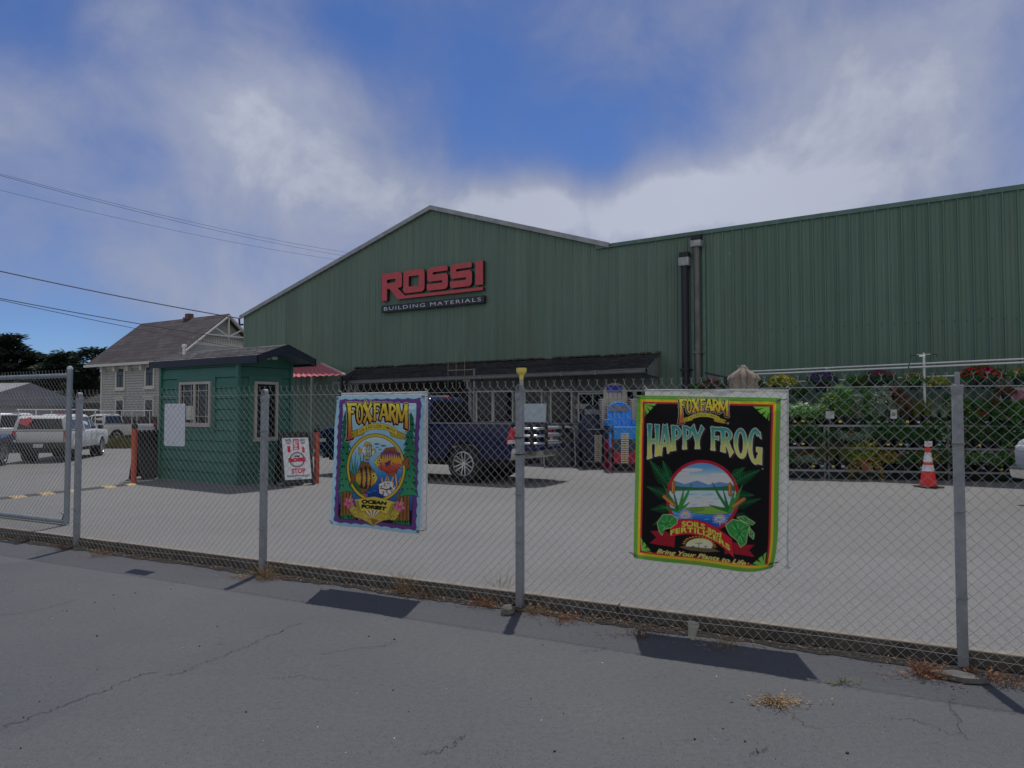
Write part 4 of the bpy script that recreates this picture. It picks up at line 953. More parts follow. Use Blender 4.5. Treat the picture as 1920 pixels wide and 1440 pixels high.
MB().tube([(uL + 0.02, -0.06, zL - 0.34), (uL - 0.16, -0.06, zL - 0.34), (uL - 0.2, -0.06, zL - 0.26), (uL - 0.22, -0.06, zL - 0.08)], 0.04, 8).build('service_mast', BLACK, W0, smooth=True)
# awning
aL, azL = uz(670, 691); aR, azR = uz(1238, 662.5)
OFF = -1.44
eL, ezL = uz(630, 716, OFF); eR, ezR = uz(1213, 692, OFF)
SHIN = m_shingle('dark_asphalt_shingles', (0.030, 0.031, 0.034), (0.052, 0.052, 0.055), (0, 1), 0.3, 0.15)
aw = MB(); n = 60; r_ = random.Random(2)
rows = 8
for j in range(rows):                                   # courses of shingles, each a step above the next
    t0, t1 = j / rows, (j + 1) / rows
    def P(s, t, lift): 
        a = Vector((eL + (eR - eL) * s, OFF, ezL + (ezR - ezL) * s)); b = Vector((aL + (aR - aL) * s, -0.04, azL + (azR - azL) * s))
        q = a.lerp(b, t); q.z += lift; return q
    for k in range(n):
        s0, s1 = k / n, (k + 1) / n; h = 0.012 + r_.uniform(0, 0.008)
        aw.quad(P(s0, t0, h), P(s1, t0, h), P(s1, t1, 0.004), P(s0, t1, 0.004)); aw.quad(P(s0, t0, -0.02), P(s1, t0, -0.02), P(s1, t0, h), P(s0, t0, h))
awn = aw.build('awning_roof', SHIN, W0)
mo = MB()
for k in range(150):
    s = r_.random(); q = Vector((aL + (aR - aL) * s, -0.05, azL + (azR - azL) * s)); a = r_.uniform(.05, .22)
    mo.cbox(q + Vector((0, -r_.uniform(0, .07), r_.uniform(0.01, .035))), (a, r_.uniform(.05, .12), r_.uniform(.02, .05)))
mo.build('ridge_moss', mat('moss_and_flashing', (0.085, 0.075, 0.055), 0.95, 0, 0.5, 9), awn)['kind'] = 'stuff'
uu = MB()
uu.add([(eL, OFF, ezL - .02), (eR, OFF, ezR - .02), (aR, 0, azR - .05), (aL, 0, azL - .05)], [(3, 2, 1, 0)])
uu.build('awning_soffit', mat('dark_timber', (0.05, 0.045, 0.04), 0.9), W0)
CHEEK = mat('grey_green_board', (0.19, 0.22, 0.21), 0.75, 0, 0.15, 5)
MB().add([(aR - 0.02, -0.04, azR), (eR + .01, OFF, ezR + .02), (eR + .01, OFF, ezR - .14), (aR - .02, -0.04, ezR - .16)], [(0, 3, 2, 1), (0, 1, 2, 3)]).build('awning_cheek', CHEEK, W0)
gut = MB()
gp_ = [(0, 0), (-.11, .0), (-.125, .03), (-.12, .09), (-.135, .10), (-.135, .115), (-.11, .115), (-.10, .02), (0, .02)]
vs = [(eL - .05, OFF + a, ezL - .10 + b) for a, b in gp_] + [(eR, OFF + a, ezR - .10 + b) for a, b in gp_]; k = len(gp_)
gut.add(vs, [(i, (i + 1) % k, k + (i + 1) % k, k + i) for i in range(k)] + [tuple(range(k))[::-1], tuple(range(k, 2 * k))])
GUTM = mat('grey_gutter', (0.14, 0.15, 0.15), 0.45, 0.2, 0.15, 4)
gu = gut.build('gutter', GUTM, W0)
for px in (740, 905, 1057, 1120):
    u, _ = uz(px, 705, OFF); s = (u - eL) / (eR - eL); z = ezL + (ezR - ezL) * s
    MB().box(u - .04, u + .04, OFF - .14, OFF + .01, z - .105, z + .02).build('gutter_joint', GUTM, gu)
u, _ = uz(878, 705, OFF); s = (u - eL) / (eR - eL); z = ezL + (ezR - ezL) * s - .1
MB().box(u - .14, u + .14, OFF - .1, OFF - .02, z - .06, z).tube([(u + .02, OFF - .06, z - .03), (u + .02, OFF - .06, z - .25), (u + .1, OFF - .02, z - .36), (u + .2, OFF + .1, z - .42)], .05, 8).build('gutter_outlet', GUTM, gu)
# store front below the awning
FR = mat('pale_window_frame', (0.62, 0.64, 0.60), 0.6, 0, 0.1, 5)
PAN = mat('grey_green_panel', (0.20, 0.225, 0.21), 0.8, 0, 0.15, 4)
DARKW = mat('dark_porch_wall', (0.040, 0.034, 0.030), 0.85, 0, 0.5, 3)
pL = uz(884, 760)[0]; pR = uz(1236, 760)[0]; dl = uz(640, 740)[0]
zf = YARD - 0.05
sf = MB()
for k in range(int((pR - pL) / 0.2) + 1):
    x0 = pL + k * 0.2; x1 = min(x0 + 0.194, pR)
    if x1 > x0: sf.box(x0, x1, -0.09, -0.04, zf, 2.75)
sf.box(pL, pR, -0.085, -0.045, zf, 2.75); sf.build('storefront_wall', PAN, W0)
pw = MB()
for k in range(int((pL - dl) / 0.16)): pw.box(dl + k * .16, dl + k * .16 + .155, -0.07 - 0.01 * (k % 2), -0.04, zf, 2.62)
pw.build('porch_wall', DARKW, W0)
for px in (656, 668, 883): 
    u = uz(px, 760, -1.2)[0]; MB().box(u - .06, u + .06, -1.26, -1.14, YARD - .1, 2.62 if px < 700 else 2.66).build('porch_post', CHEEK, W0)
def window(u0, u1, z0, z1, parent, name='window', mull=(), y=-0.09, fr=0.055, frm=None, glass=GLASS):
    frm = frm or FR; m_ = MB()
    m_.box(u0 - fr, u0, y - .045, y, z0 - fr, z1 + fr).box(u1, u1 + fr, y - .045, y, z0 - fr, z1 + fr).box(u0, u1, y - .045, y, z1, z1 + fr).box(u0, u1, y - .06, y, z0 - fr, z0)
    for q in mull: m_.box(q - .02, q + .02, y - .035, y, z0, z1)
    w = m_.build(name, frm, parent); MB().box(u0, u1, y - .012, y - .004, z0, z1).build('pane', glass, w); return w
for px0, px1, z0 in ((899, 926, 0.98), (931, 964, 0.98), (990, 1018, 0.98), (1038, 1074, 0.85)):
    window(uz(px0, 760)[0], uz(px1, 760)[0], z0, 2.26, W0)
for px0, px1 in ((1170, 1191), (1197, 1217)): window(uz(px0, 760)[0], uz(px1, 760)[0], 0.9, 2.2, W0)
d0, d1 = uz(1090, 760)[0], uz(1140, 760)[0]
dr = window(d0, d1, 0.16, 2.14, W0, 'glass_door', mull=((d0 + d1) / 2,)); MB().box((d0 + d1) / 2 - .09, (d0 + d1) / 2 - .05, -.17, -.13, .95, 1.25).build('door_handle', GALV, dr)
for px in (886, 1026, 1080):
    u = uz(px, 760)[0]; MB().box(u - .06, u + .06, -.125, -.088, zf, 2.7).build('pilaster', CHEEK, W0)
for px, w, h, c in ((1094, .5, .16, (0.5, 0.5, 0.48)), (1096, .34, .1, (0.3, 0.1, 0.1))):
    u, z = uz(px, 762 if h > .12 else 772); MB().box(u - w / 2, u + w / 2, -.112, -.108, z - h / 2, z + h / 2).build('door_notice', mat('notice_%d' % px, c, .7), W0)

# flat wing to the right
W1 = tag(bpy.data.objects.new('flat_warehouse_wing', None), 'green ribbed steel wing with flat parapet to the right of the downpipes, behind the plants', 'warehouse'); COL.objects.link(W1)
W1.location = WALL.P; W1.rotation_euler = (0, 0, WALL.rz)
uW = uE + 9
ribwall(MB(), uJ + .006, uW, -0.3, lambda u: zpar(u) - 0.02, pitch=0.29, rib=0.04, y0=-0.012).build('front_wall', SIDE_B, W1)
cap(MB(), uJ + .004, uW).build('parapet_cap', TRIMD, W1)
MB().quad((uW, 0, -.3), (uW, DEP, -.3), (uW, DEP, zpar(uW)), (uW, 0, zpar(uW))).quad((uJ, .3, zpar(uJ) - .2), (uW, .3, zpar(uW) - .2), (uW, DEP, zpar(uW) - .2), (uJ, DEP, zpar(uJ) - .2)).build('roof', ROOFM, W1)
sc_ = MB()
for px in range(1400, 1925, 23):
    u, z = uz(px, 617 - (px - 1440) * 0.042, -0.05); sc_.lathe([(0.014, 0), (0.014, .008), (0, .01)], 6, Matrix.Translation((u, -0.052, z)) @ Matrix.Rotation(R(90), 4, 'X'))
o = sc_.build('wall_screws', BLACK, W1); o['kind'] = 'stuff'
def downpipe(px, py_head, py_hb, matp, hw, r, yo, strap_py, parent, ztop_extra, headm):
    u, zt = uz(px, py_head, yo); _, zb = uz(px, py_hb, yo)
    p = MB().tube([(u, yo, zb + .02), (u + .01, yo, 1.2), (u, yo, -.2)], r, 10).build('downspout', matp, parent, smooth=True)
    MB().box(u - hw, u + hw, yo - .12, yo + .1, zb, zt - .05).build('conductor_head', headm, p, bevel=.01)
    MB().box(u - hw * .9, u + hw * .9, yo - .08, yo + .1, zt - .05, zt + .1).build('scupper_opening', BLACK, p)
    for py in strap_py:
        _, z = uz(px, py, yo); MB().box(u - r - .09, u + r + .09, yo + r * .6, yo + .13, z - .02, z + .02).box(u - r - .02, u + r + .02, yo - r - .006, yo + r, z - .025, z + .025).build('strap', matp if py < 700 else GALV, p)
    ch = MB().box(u + r + .05, u + r + .13, -.075, -.03, -.2, zt - .1).build('backing_channel', TRIMD, p)
HEADM = mat('galvanised_box', (0.36, 0.37, 0.38), .5, .3, .2, 8)
downpipe(1283.5, 480, 499, mat('near_black_pipe', (0.012, 0.016, 0.026), .45), .15, .10, -.16, (693,), W0, 0, HEADM)
downpipe(1306, 448, 463, mat('pale_grey_pipe', (0.165, 0.16, 0.15), .6, .1, .25, 3), .15, .075, -.16, (661,), W1, 0, HEADM)
# pink poster on the wing wall, behind the baskets
pst = thing('wall_poster', 'pale pink flower poster on the green wall behind the rightmost hanging baskets', 'poster', WALL.w(0, 0), WALL.rz)
u0, z1 = uz(1874, 727, -.1); u1, z0 = uz(1960, 757, -.1)
MB().box(u0, u1, -.105, -.09, z0, z1).build('board', mat('pale_pink_board', (0.62, 0.5, 0.5), .6), pst)
for px, py, c, rr in ((1912, 742, (0.45, 0.16, 0.24), .13), (1890, 748, (0.4, 0.25, 0.2), .07), (1940, 740, (0.5, 0.25, 0.3), .1)):
    u, z = uz(px, py, -.11); m_ = MB(); m_.lathe([(0, 0), (rr, 0), (rr * .9, .004), (0, .006)], 14, Matrix.Translation((u, -.1055, z)) @ Matrix.Rotation(R(90), 4, 'X')); m_.bar((u, -.107, z), (u + .02, -.107, z - .25), .012, .003, up=(0, 1, 0)); m_.build('printed_flower', mat('print_%d' % px, c, .7), pst)

# ------------------------------------------------------------------ store sign
def rpoly(pts, r):                                       # polygon with rounded corners
    out = []; n = len(pts)
    for i in range(n):
        p, q, s = np.array(pts[i - 1]), np.array(pts[i]), np.array(pts[(i + 1) % n]); rr = r[i] if isinstance(r, list) else r
        if rr <= 0: out.append(tuple(q)); continue
        a, b = p - q, s - q; la, lb = np.hypot(*a), np.hypot(*b); rr = min(rr, la * .48, lb * .48); a = q + a / la * rr; b = q + b / lb * rr
        for k in range(7):
            t = k / 6; out.append(tuple((1 - t) ** 2 * a + 2 * t * (1 - t) * q + t * t * b))
    return out
def slab(name, loops, y0, y1, face, side, parent):       # filled outline with holes, front face one material, returns another
    c = bpy.data.curves.new('c', 'CURVE'); c.dimensions = '2D'; c.fill_mode = 'BOTH'; c.extrude = (y1 - y0) / 2
    for lp in loops:
        s = c.splines.new('POLY'); s.points.add(len(lp) - 1); s.use_cyclic_u = True
        for i, (x, z) in enumerate(lp): s.points[i].co = (x, z, 0, 1)
    o = bpy.data.objects.new('c', c); COL.objects.link(o); dg = bpy.context.evaluated_depsgraph_get()
    me = bpy.data.meshes.new_from_object(o.evaluated_get(dg)); bpy.data.objects.remove(o); bpy.data.curves.remove(c)
    me.name = name; me.transform(Matrix.Translation((0, (y0 + y1) / 2, 0)) @ Matrix.Rotation(R(90), 4, 'X')); me.update()
    me.materials.clear(); me.materials.append(face); me.materials.append(side)
    for p in me.polygons: p.material_index = 0 if abs(p.normal.y) > .7 and p.center.y < (y0 + y1) / 2 else 1; p.use_smooth = False
    o = bpy.data.objects.new(name, me); COL.objects.link(o); o.parent = parent; return o
sgn = thing('store_sign', 'red raised ROSSI lettering over a black BUILDING MATERIALS board on the warehouse gable', 'sign', WALL.P, WALL.rz)
sy = -.16
sx0, sz0 = uz(715.5, 564.5, sy); sx1, _ = uz(905.5, 541, sy); _, szt = uz(715.5, 514, sy); SW, SH = sx1 - sx0, szt - sz0
REDF = mat('faded_red_letter', (0.56, 0.075, 0.085), .45, 0, .12, 5); RET = mat('dark_letter_return', (0.02, 0.026, 0.04), .5)
S_ = lambda pts: [(sx0 + x * SW, sz0 + y * SH) for x, y in pts]
RR = lambda pts, r: [(sx0 + x * SW, sz0 + y * SH) for x, y in pts] if not r else rpoly(S_(pts), r)
Rl = rpoly(S_([(0, 0), (0, 1), (.215, 1), (.215, .42), (.168, .42), (.249, .105), (1.0, .105), (1.0, 0), (.173, 0), (.083, .42), (.058, .42), (.058, 0)]), [0, .02, .17, .17, 0, 0, 0, 0, 0, 0, 0, 0])
slab('letter', [Rl, S_([(.057, .63), (.147, .63), (.147, .765), (.057, .765)])], sy, sy + .12, REDF, RET, sgn)
slab('letter', [rpoly(S_([(.229, .185), (.229, 1), (.446, 1), (.446, .185)]), .17), rpoly(S_([(.285, .41), (.388, .41), (.388, .785), (.285, .785)]), .02)], sy, sy + .12, REDF, RET, sgn)
for x0 in (.469, .695):
    s = lambda x: x0 + x
    slab('letter', [rpoly(S_([(s(0), .185), (s(.205), .185), (s(.205), .735), (s(.058), .735), (s(.058), .82), (s(.203), .82), (s(.203), 1), (s(.004), 1), (s(.004), .50), (s(.152), .50), (s(.152), .415), (s(0), .415)]),
                          [.15, .17, .14, .01, .01, 0, .14, .17, .14, .01, .01, 0])], sy, sy + .12, REDF, RET, sgn)
slab('letter', [S_([(.932, .185), (1.0, .185), (1.0, 1), (.932, 1)])], sy, sy + .12, REDF, RET, sgn)
bx0, bz0 = uz(715.5, 586.5, sy); bx1, _ = uz(907.5, 569, sy); _, bz1 = uz(715.5, 573.5, sy)
bd = MB().box(bx0, bx1, sy, sy + .13, bz0, bz1).build('name_board', RET, sgn, bevel=.006)
def text_mesh(body, x0, x1, z0, z1, y, material, parent, name='lettering', bold=0.0, space=1.0, th=0.008):
    v, f, _ = text_tris(body, bold, 0, space); m_ = MB()
    vs = [(x0 + (x1 - x0) * a, y, z0 + (z1 - z0) * b) for a, b in v]; m_.add(vs, f); m_.add([(a, b - .0, c) for a, b, c in vs], [])
    return m_.build(name, material, parent)
text_mesh('BUILDING MATERIALS', bx0 + .12, bx1 - .12, bz0 + (bz1 - bz0) * .26, bz0 + (bz1 - bz0) * .76, sy - .006, mat('white_lettering', (0.62, 0.64, 0.66), .5), bd, space=1.22)

# ------------------------------------------------------------------ green hut
HC = on_z(445, 911.7, YARD); HB = Vector((.56, .83, 0)).normalized(); hrz = math.atan2(HB.y, HB.x)
hut = thing('guard_hut', 'small dark green lap sided guard hut with shingled gable roof beside the driveway', 'hut', HC, hrz)
HX, HY = 1.288, 2.76; HZe, HZr = 2.62, 2.89
GRN = mat('deep_green_paint', (0.042, 0.156, 0.118), .55, 0, .12, 3)
NAVY = mat('dark_navy_trim', (0.012, 0.018, 0.032), .5, 0, .2, 4)
zr = lambda x: HZe + (HZr - HZe) * (1 - abs(x - HX / 2) / (HX / 2 + .11))
m_ = MB(); C_ = .222
def lap(m_, a, b, out, z0, z1, course=C_, lipd=.02, slot=.016):    # lapped boards with a dark slot under each lip
    a, b, out = Vector(a), Vector(b), Vector(out); z = z0; up = Vector((0, 0, 1)); deep = out * -.035
    while z < z1 - 1e-4:
        zt = min(z + course, z1); zs = zt - slot
        A, B = a + up * z + out * lipd, b + up * z + out * lipd; C, D = b + up * zs, a + up * zs
        m_.quad(A, B, C, D); m_.quad(a + up * z + deep, b + up * z + deep, B, A); m_.quad(D, C, C + deep, D + deep); m_.quad(a + up * zs + deep, b + up * zs + deep, b + up * zt + deep, a + up * zt + deep); z = zt
    return m_
lap(m_, (0, HY, 0), (0, 0, 0), (-1, 0, 0), 0.02, HZe + .04); lap(m_, (0, 0, 0), (HX, 0, 0), (0, -1, 0), 0.02, HZe); lap(m_, (HX, 0, 0), (HX, HY, 0), (1, 0, 0), .02, HZe); lap(m_, (HX, HY, 0), (0, HY, 0), (0, 1, 0), .02, HZe)
for y in (-.004, HY + .004): m_.add([(0, y, HZe - .02), (HX, y, HZe - .02), (HX, y, zr(HX)), (HX / 2, y, HZr), (0, y, zr(0))], [(0, 1, 2, 3, 4)] if y < 0 else [(4, 3, 2, 1, 0)])
m_.build('wall', GRN, hut)
for x, y in ((-.02, -.02), (HX + .02, -.02), (-.02, HY + .02), (HX + .02, HY + .02)): MB().box(x - .035, x + .035, y - .035, y + .035, .0, HZe + .02).build('corner_board', GRN, hut)
HSH = m_shingle('grey_architectural_shingles', (0.085, 0.085, 0.092), (0.165, 0.16, 0.162), (1, 0), 0.30, 0.13)
y0, y1, ov = -.73, HY + .39, .11
rf = MB()
for s_ in (-1, 1):
    a = HX / 2; b = HX / 2 + s_ * (HX / 2 + ov); nrow = 7
    for j in range(nrow):
        t0, t1 = j / nrow, (j + 1) / nrow; xa, xb = b + (a - b) * t0, b + (a - b) * t1; za, zb = HZe + (HZr - HZe) * t0 + .03, HZe + (HZr - HZe) * t1 + .02
        rf.quad((xa, y0, za), (xa, y1, za), (xb, y1, zb), (xb, y0, zb)) if s_ > 0 else rf.quad((xb, y0, zb), (xb, y1, zb), (xa, y1, za), (xa, y0, za))
        rf.quad((xa, y0, za - .012), (xa, y1, za - .012), (xa, y1, za), (xa, y0, za))
rf.build('roof', HSH, hut)
fa = MB()
for s_ in (-1, 1):
    b = HX / 2 + s_ * (HX / 2 + ov)
    fa.box(min(b, b - s_ * .03), max(b, b - s_ * .03), y0, y1, HZe - .125, HZe + .018)
    for yy in (y0, y1 - .03):
        fa.add([(HX / 2, yy, HZr - .13), (b, yy, HZe - .125), (b, yy, HZe + .02), (HX / 2, yy, HZr + .012), (HX / 2, yy + .03, HZr - .13), (b, yy + .03, HZe - .125), (b, yy + .03, HZe + .02), (HX / 2, yy + .03, HZr + .012)],
               [(0, 1, 2, 3), (7, 6, 5, 4), (0, 4, 5, 1), (3, 2, 6, 7), (1, 5, 6, 2), (0, 3, 7, 4)])
fa.build('fascia', NAVY, hut)
sf_ = MB()
for s_ in (-1, 1):
    b = HX / 2 + s_ * (HX / 2 + ov - .03); sf_.add([(HX / 2, y0 + .03, HZr - .06), (b, y0 + .03, HZe - .07), (b, y1 - .03, HZe - .07), (HX / 2, y1 - .03, HZr - .06)], [(0, 1, 2, 3)] if s_ < 0 else [(3, 2, 1, 0)])
sf_.build('soffit', mat('soffit_blue_grey', (0.06, 0.10, 0.12), .8), hut)
HF = Frame((HC.x, HC.y), math.degrees(hrz) - 90)          # left wall: local u runs from the near corner ... used only to read positions
def hutL(px, py):                                         # point on the left wall (x = 0) -> (y, z)
    d = ray(px, py); t = HC.dot(HB) / d.dot(HB); q = d * t; A_ = Vector((-HB.y, HB.x, 0)); return (q - HC).dot(A_), EYE + q.z - YARD
def hutF(px, py):
    A_ = Vector((-HB.y, HB.x, 0)); d = ray(px, py); t = HC.dot(A_) / d.dot(A_); q = d * t; return (q - HC).dot(HB), EYE + q.z - YARD
UPVC = mat('taupe_vinyl_frame', (0.42, 0.40, 0.37), .5, 0, .08, 4)
RY = Matrix.Rotation(R(-90), 4, 'Z')
def hut_window(a0, a1, z0, z1, left):
    m_ = MB(); T = (Matrix.Translation((-.02, 0, 0)) @ Matrix(((0, 1, 0, 0), (1, 0, 0, 0), (0, 0, 1, 0), (0, 0, 0, 1)))) if left else Matrix.Translation((0, -.02, 0))
    fr = .055
    for b in ((a0, a0 + fr, z0, z1), (a1 - fr, a1, z0, z1), (a0 + fr, a1 - fr, z1 - fr, z1), (a0 + fr, a1 - fr, z0, z0 + fr)): m_.box(b[0], b[1], -.05, .03, b[2], b[3], M=T)
    m_.box(a0 - .02, a1 + .02, -.06, .0, z0 - .03, z0 - .001, M=T)
    if left:
        c = (a0 + a1) / 2; m_.box(c - .035, c + .035, -.045, .02, z0 + fr, z1 - fr, M=T)
    w = m_.build('window', UPVC, hut)
    MB().box(a0 + fr, a1 - fr, -.014, -.007, z0 + fr, z1 - fr, M=T).build('pane', GLASS, w)
    if left:
        mu = MB()
        for q in (a0 + fr + .10, (a0 + a1) / 2 - .13, (a0 + a1) / 2 + .13, a1 - fr - .10): mu.box(q - .007, q + .007, -.030, -.015, z0 + fr, z1 - fr, M=T)
        for q in (z0 + fr + .14, z1 - fr - .14): mu.box(a0 + fr, a1 - fr, -.0305, -.0155, q - .007, q + .007, M=T)
        mu.build('muntins', UPVC, w)
        MB().box(c + .08, c + .32, -.020, -.016, z0 + .12, z0 + .42, M=T).build('paper_notice', mat('paper', (0.55, 0.55, 0.5), .8), w)
    t_ = MB(); tw = .13
    for b in ((a0 - tw, a0 - .022, z0 - tw, z1 + tw), (a1 + .022, a1 + tw, z0 - tw, z1 + tw), (a0 - .022, a1 + .022, z1, z1 + tw), (a0 - .022, a1 + .022, z0 - tw, z0 - .031)): t_.box(b[0], b[1], -.012, .02, b[2], b[3], M=T)
    t_.build('window_trim', GRN, hut)
ya, zt_ = hutL(399, 715); yb, _ = hutL(341, 717); _, zb_ = hutL(399, 798)
hut_window(ya, yb, zb_, zt_, True)
xa, zt_ = hutF(475, 715); xb, _ = hutF(518.5, 716); _, zb_ = hutF(475, 825)
hut_window(xa, xb, zb_, zt_, False)
fx, fz = hutF(500, 671)
fl = MB(); 
for dx in (-.09, .09): fl.cbox((fx + dx, -.14, fz), (.13, .05, .07), Matrix.Rotation(R(25), 3, 'X'))
fl.cbox((fx, -.05, fz + .02), (.1, .1, .06)); fl.build('floodlight', mat('lamp_grey', (0.5, 0.52, 0.52), .4), hut, bevel=.006)
MB().tube([(.35, HY - .25, HZe + .05), (.35, HY - .25, HZr + .12)], .035, 8).lathe([(.0, HZr + .17), (.05, HZr + .16), (.055, HZr + .1), (.03, HZr + .1)], 10, Matrix.Translation((.35, HY - .25, 0))).build('vent_pipe', WHITE, hut, smooth=True)
MB().box(-.06, HX + .06, -.06, HY + .06, -.05, .018).build('base_sill', mat('hut_base', (0.2, 0.2, 0.19), .9), hut)

# red corrugated canopy at the foot of the warehouse behind the hut
rc = thing('corrugated_canopy', 'faded red corrugated metal canopy on posts against the warehouse wall behind the hut', 'canopy', WALL.P, WALL.rz)
cu0, cz0 = uz(520, 685, -.05); cu1, cz1 = uz(598, 683, -.05); fu0, fz0 = uz(520, 699, -1.9); fu1, fz1 = uz(647, 703, -1.9)
cu0 = fu0 = uz(505, 690, -1)[0]; cu1 = uz(603, 684, -.05)[0]; cz = uz(603, 682, -.05)[1]; fu1, fz = uz(646, 703, -1.9)
m_ = MB(); n = 64; top, bot = [], []
for k in range(n + 1):
    s = k / n; h = .022 * math.sin(k * math.pi / 2 * 1.0)
    top.append((cu0 + (cu1 - cu0) * s, -.05, cz + h)); bot.append((fu0 + (fu1 - fu0) * s, -1.9, fz + h))
m_.add(top + bot, [(k, n + 1 + k, n + 2 + k, k + 1) for k in range(n)]); m_.build('roof_sheet', mat('faded_red_metal', (0.50, 0.13, 0.15), .45, .1, .15, 5), rc)
MB().bar((cu1, -.05, cz + .02), (fu1, -1.9, fz + .02), .09, .05).build('edge_flashing', mat('pale_pink_edge', (0.6, 0.42, 0.4), .5), rc)
for px in (585, 640):
    u = min(uz(px, 740, -1.85)[0], fu1 - .1); MB().box(u - .04, u + .04, -1.89, -1.81, gz(-8, 26) - .1, fz - .03).bar((u, -1.85, fz - .5), (u, -1.3, fz + .1), .05, .05).build('canopy_post', CHEEK if px < 600 else BLACK, rc)

# ------------------------------------------------------------------ bollards, boards, speed bump, cone
def lathe_thing(*a): pass
ORR = mat('red_orange_paint', (0.50, 0.085, 0.050), .55, 0, .12, 6)
def bollard(px, py, label, h=1.05, r=.056):
    p = on_yard(px, py); b = thing('bollard', label, 'bollard', p, 0, 'orange red bollards around the hut')
    MB().lathe([(r, -.05), (r, h), (0, h)], 18).build('pipe', ORR, b, smooth=True)
    c = MB().lathe([(r * 1.0, h), (r * 1.12, h + .01), (r * 1.12, h + .06), (r * .8, h + .095), (0, h + .105)], 18).build('cap', BLACK, b, smooth=True)
    MB().tube([(0, 0, h + .1), (0, -.01, h + .15), (.03, -.01, h + .17), (.05, 0, h + .13)], .012, 6).build('eye_bolt', BLACK, c)
bollard(250.5, 907, 'orange red bollard with black cap at the right end of the speed bump', 1.16)
bollard(496, 917, 'orange red bollard hidden behind the second fence post, in front of the hut door', 1.14)
bollard(593.5, 906, 'orange red bollard with black cap to the right of the sandwich board', 1.08)
def sandwich(label, P0, rz, printed):
    b = thing('sandwich_board', label, 'sandwich board', P0, rz, 'black sandwich boards by the hut')
    H_, w_, sp = 1.06, .33, .30; lean = math.atan2(sp, H_)
    for s_ in (-1, 1):
        T = Matrix.Translation((0, 0, H_)) @ Matrix.Rotation(s_ * lean, 4, 'X')
        m_ = MB(); L = H_ / math.cos(lean)
        for x0, x1, z0, z1 in ((-w_, -w_ + .05, -L, 0), (w_ - .05, w_, -L, 0), (-w_ + .05, w_ - .05, -.07, 0), (-w_ + .05, w_ - .05, -L + .05, -L + .13)): m_.box(x0, x1, -.02, .02, z0, z1, M=T)
        m_.box(-w_ + .05, w_ - .05, .0, .015, -L + .13, -.07, M=T)
        pn = m_.build('panel', BLACK, b)
        if s_ < 0 and printed is not None:
            printed(pn, T, w_, L)
    m_ = MB()
    for k in range(6): m_.box(-w_ + .04 + k * .105, -w_ + .10 + k * .105, -.03, .03, H_ - .02, H_ + .045)
    m_.build('top_handle', BLACK, b, bevel=.006)
    return b
def board_art(pn, T, w_, L):
    A = Art(120, 200, [(205, 425), (632, 395), (762, 1165), (340, 1228)], 2, (214, 222, 236))
    q = lambda a: a
    A.paint(wtext(A, 'ENTER', [(265, 446), (362, 440), (366, 490), (272, 496)], bold=.04), (20, 20, 26)); A.paint(wtext(A, 'ONLY', [(282, 502), (366, 496), (370, 540), (290, 546)], bold=.04), (20, 20, 26))
    A.paint(wtext(A, 'EXIT', [(502, 430), (580, 424), (590, 472), (512, 478)], bold=.04), (20, 20, 26)); A.paint(wtext(A, 'ONLY', [(512, 486), (588, 480), (596, 524), (522, 530)], bold=.04), (20, 20, 26))
    red = (206, 34, 64)
    A.paint(A.poly([(382, 440), (478, 432), (508, 640), (412, 652)]), red); A.paint(A.poly([(402, 462), (462, 456), (470, 580), (420, 584)]), (222, 226, 238)); A.paint(A.poly([(422, 604), (482, 598), (488, 632), (428, 640)]), (222, 226, 238))
    A.paint(A.line([(416, 470), (452, 474), (432, 505), (462, 520), (430, 545)], 13), red); A.paint(A.line([(440, 636), (480, 604)], 10), red)
    A.paint(A.poly([(308, 576), (362, 572), (368, 650), (382, 668), (350, 710), (322, 676), (326, 660)]), red); A.paint(A.poly([(562, 560), (592, 612), (594, 640), (606, 680), (560, 688), (552, 620), (536, 604)]), red)
    A.paint(A.ell(494, 826, 122, 146, -.1), (30, 30, 38)); A.paint(A.ell(494, 826, 104, 128, -.1), (222, 226, 238)); A.paint(A.ell(494, 826, 96, 120, -.1) & ~A.ell(494, 826, 92, 115, -.1), (30, 30, 38))
    for x, h in ((450, 40), (482, 66), (516, 54), (460, 34), (500, 40)): A.paint(A.poly([(x - 14, 778), (x, 778 - h), (x + 14, 778)]), (36, 30, 34))
    A.paint(wtext(A, 'ROSSI', [(352, 812), (616, 776), (630, 842), (368, 884)], bold=.08), red, 5, (90, 14, 30))
    A.paint(wtext(A, 'STOP', [(418, 1000), (634, 968), (650, 1066), (436, 1104)], bold=.05), red)
    A.paint(wtext(A, 'PLEASE SHOW RECEIPT', [(364, 1126), (722, 1084), (726, 1122), (370, 1166)], bold=.04), (22, 22, 28)); A.paint(wtext(A, 'AT THE GATE', [(495, 1170), (602, 1156), (606, 1178), (498, 1192)], bold=.04), (22, 22, 28))
    cz = [(-w_ + .05, -.09), (w_ - .05, -.09), (w_ - .05, -L + .13), (-w_ + .05, -L + .13)]
    o = cloth('printed_poster', A, 1.25, cz, -.0, None, m_vcol('printed_poster', 0, .5), 0.0)
    o.data.transform(T @ Matrix.Translation((0, -.012, 0))); o.parent = pn
ctr = on_yard(560, 911); rz_ = R(35); back = Vector((-math.sin(rz_), math.cos(rz_), 0))
sandwich('black sandwich board with white STOP poster standing in front of the hut', ctr + back * .29, rz_, board_art)
sandwich('plain black sandwich board partly hidden behind the left corner of the hut', Vector((ray(284, 800).x * 16.75, 16.75, YARD)), R(52), None)
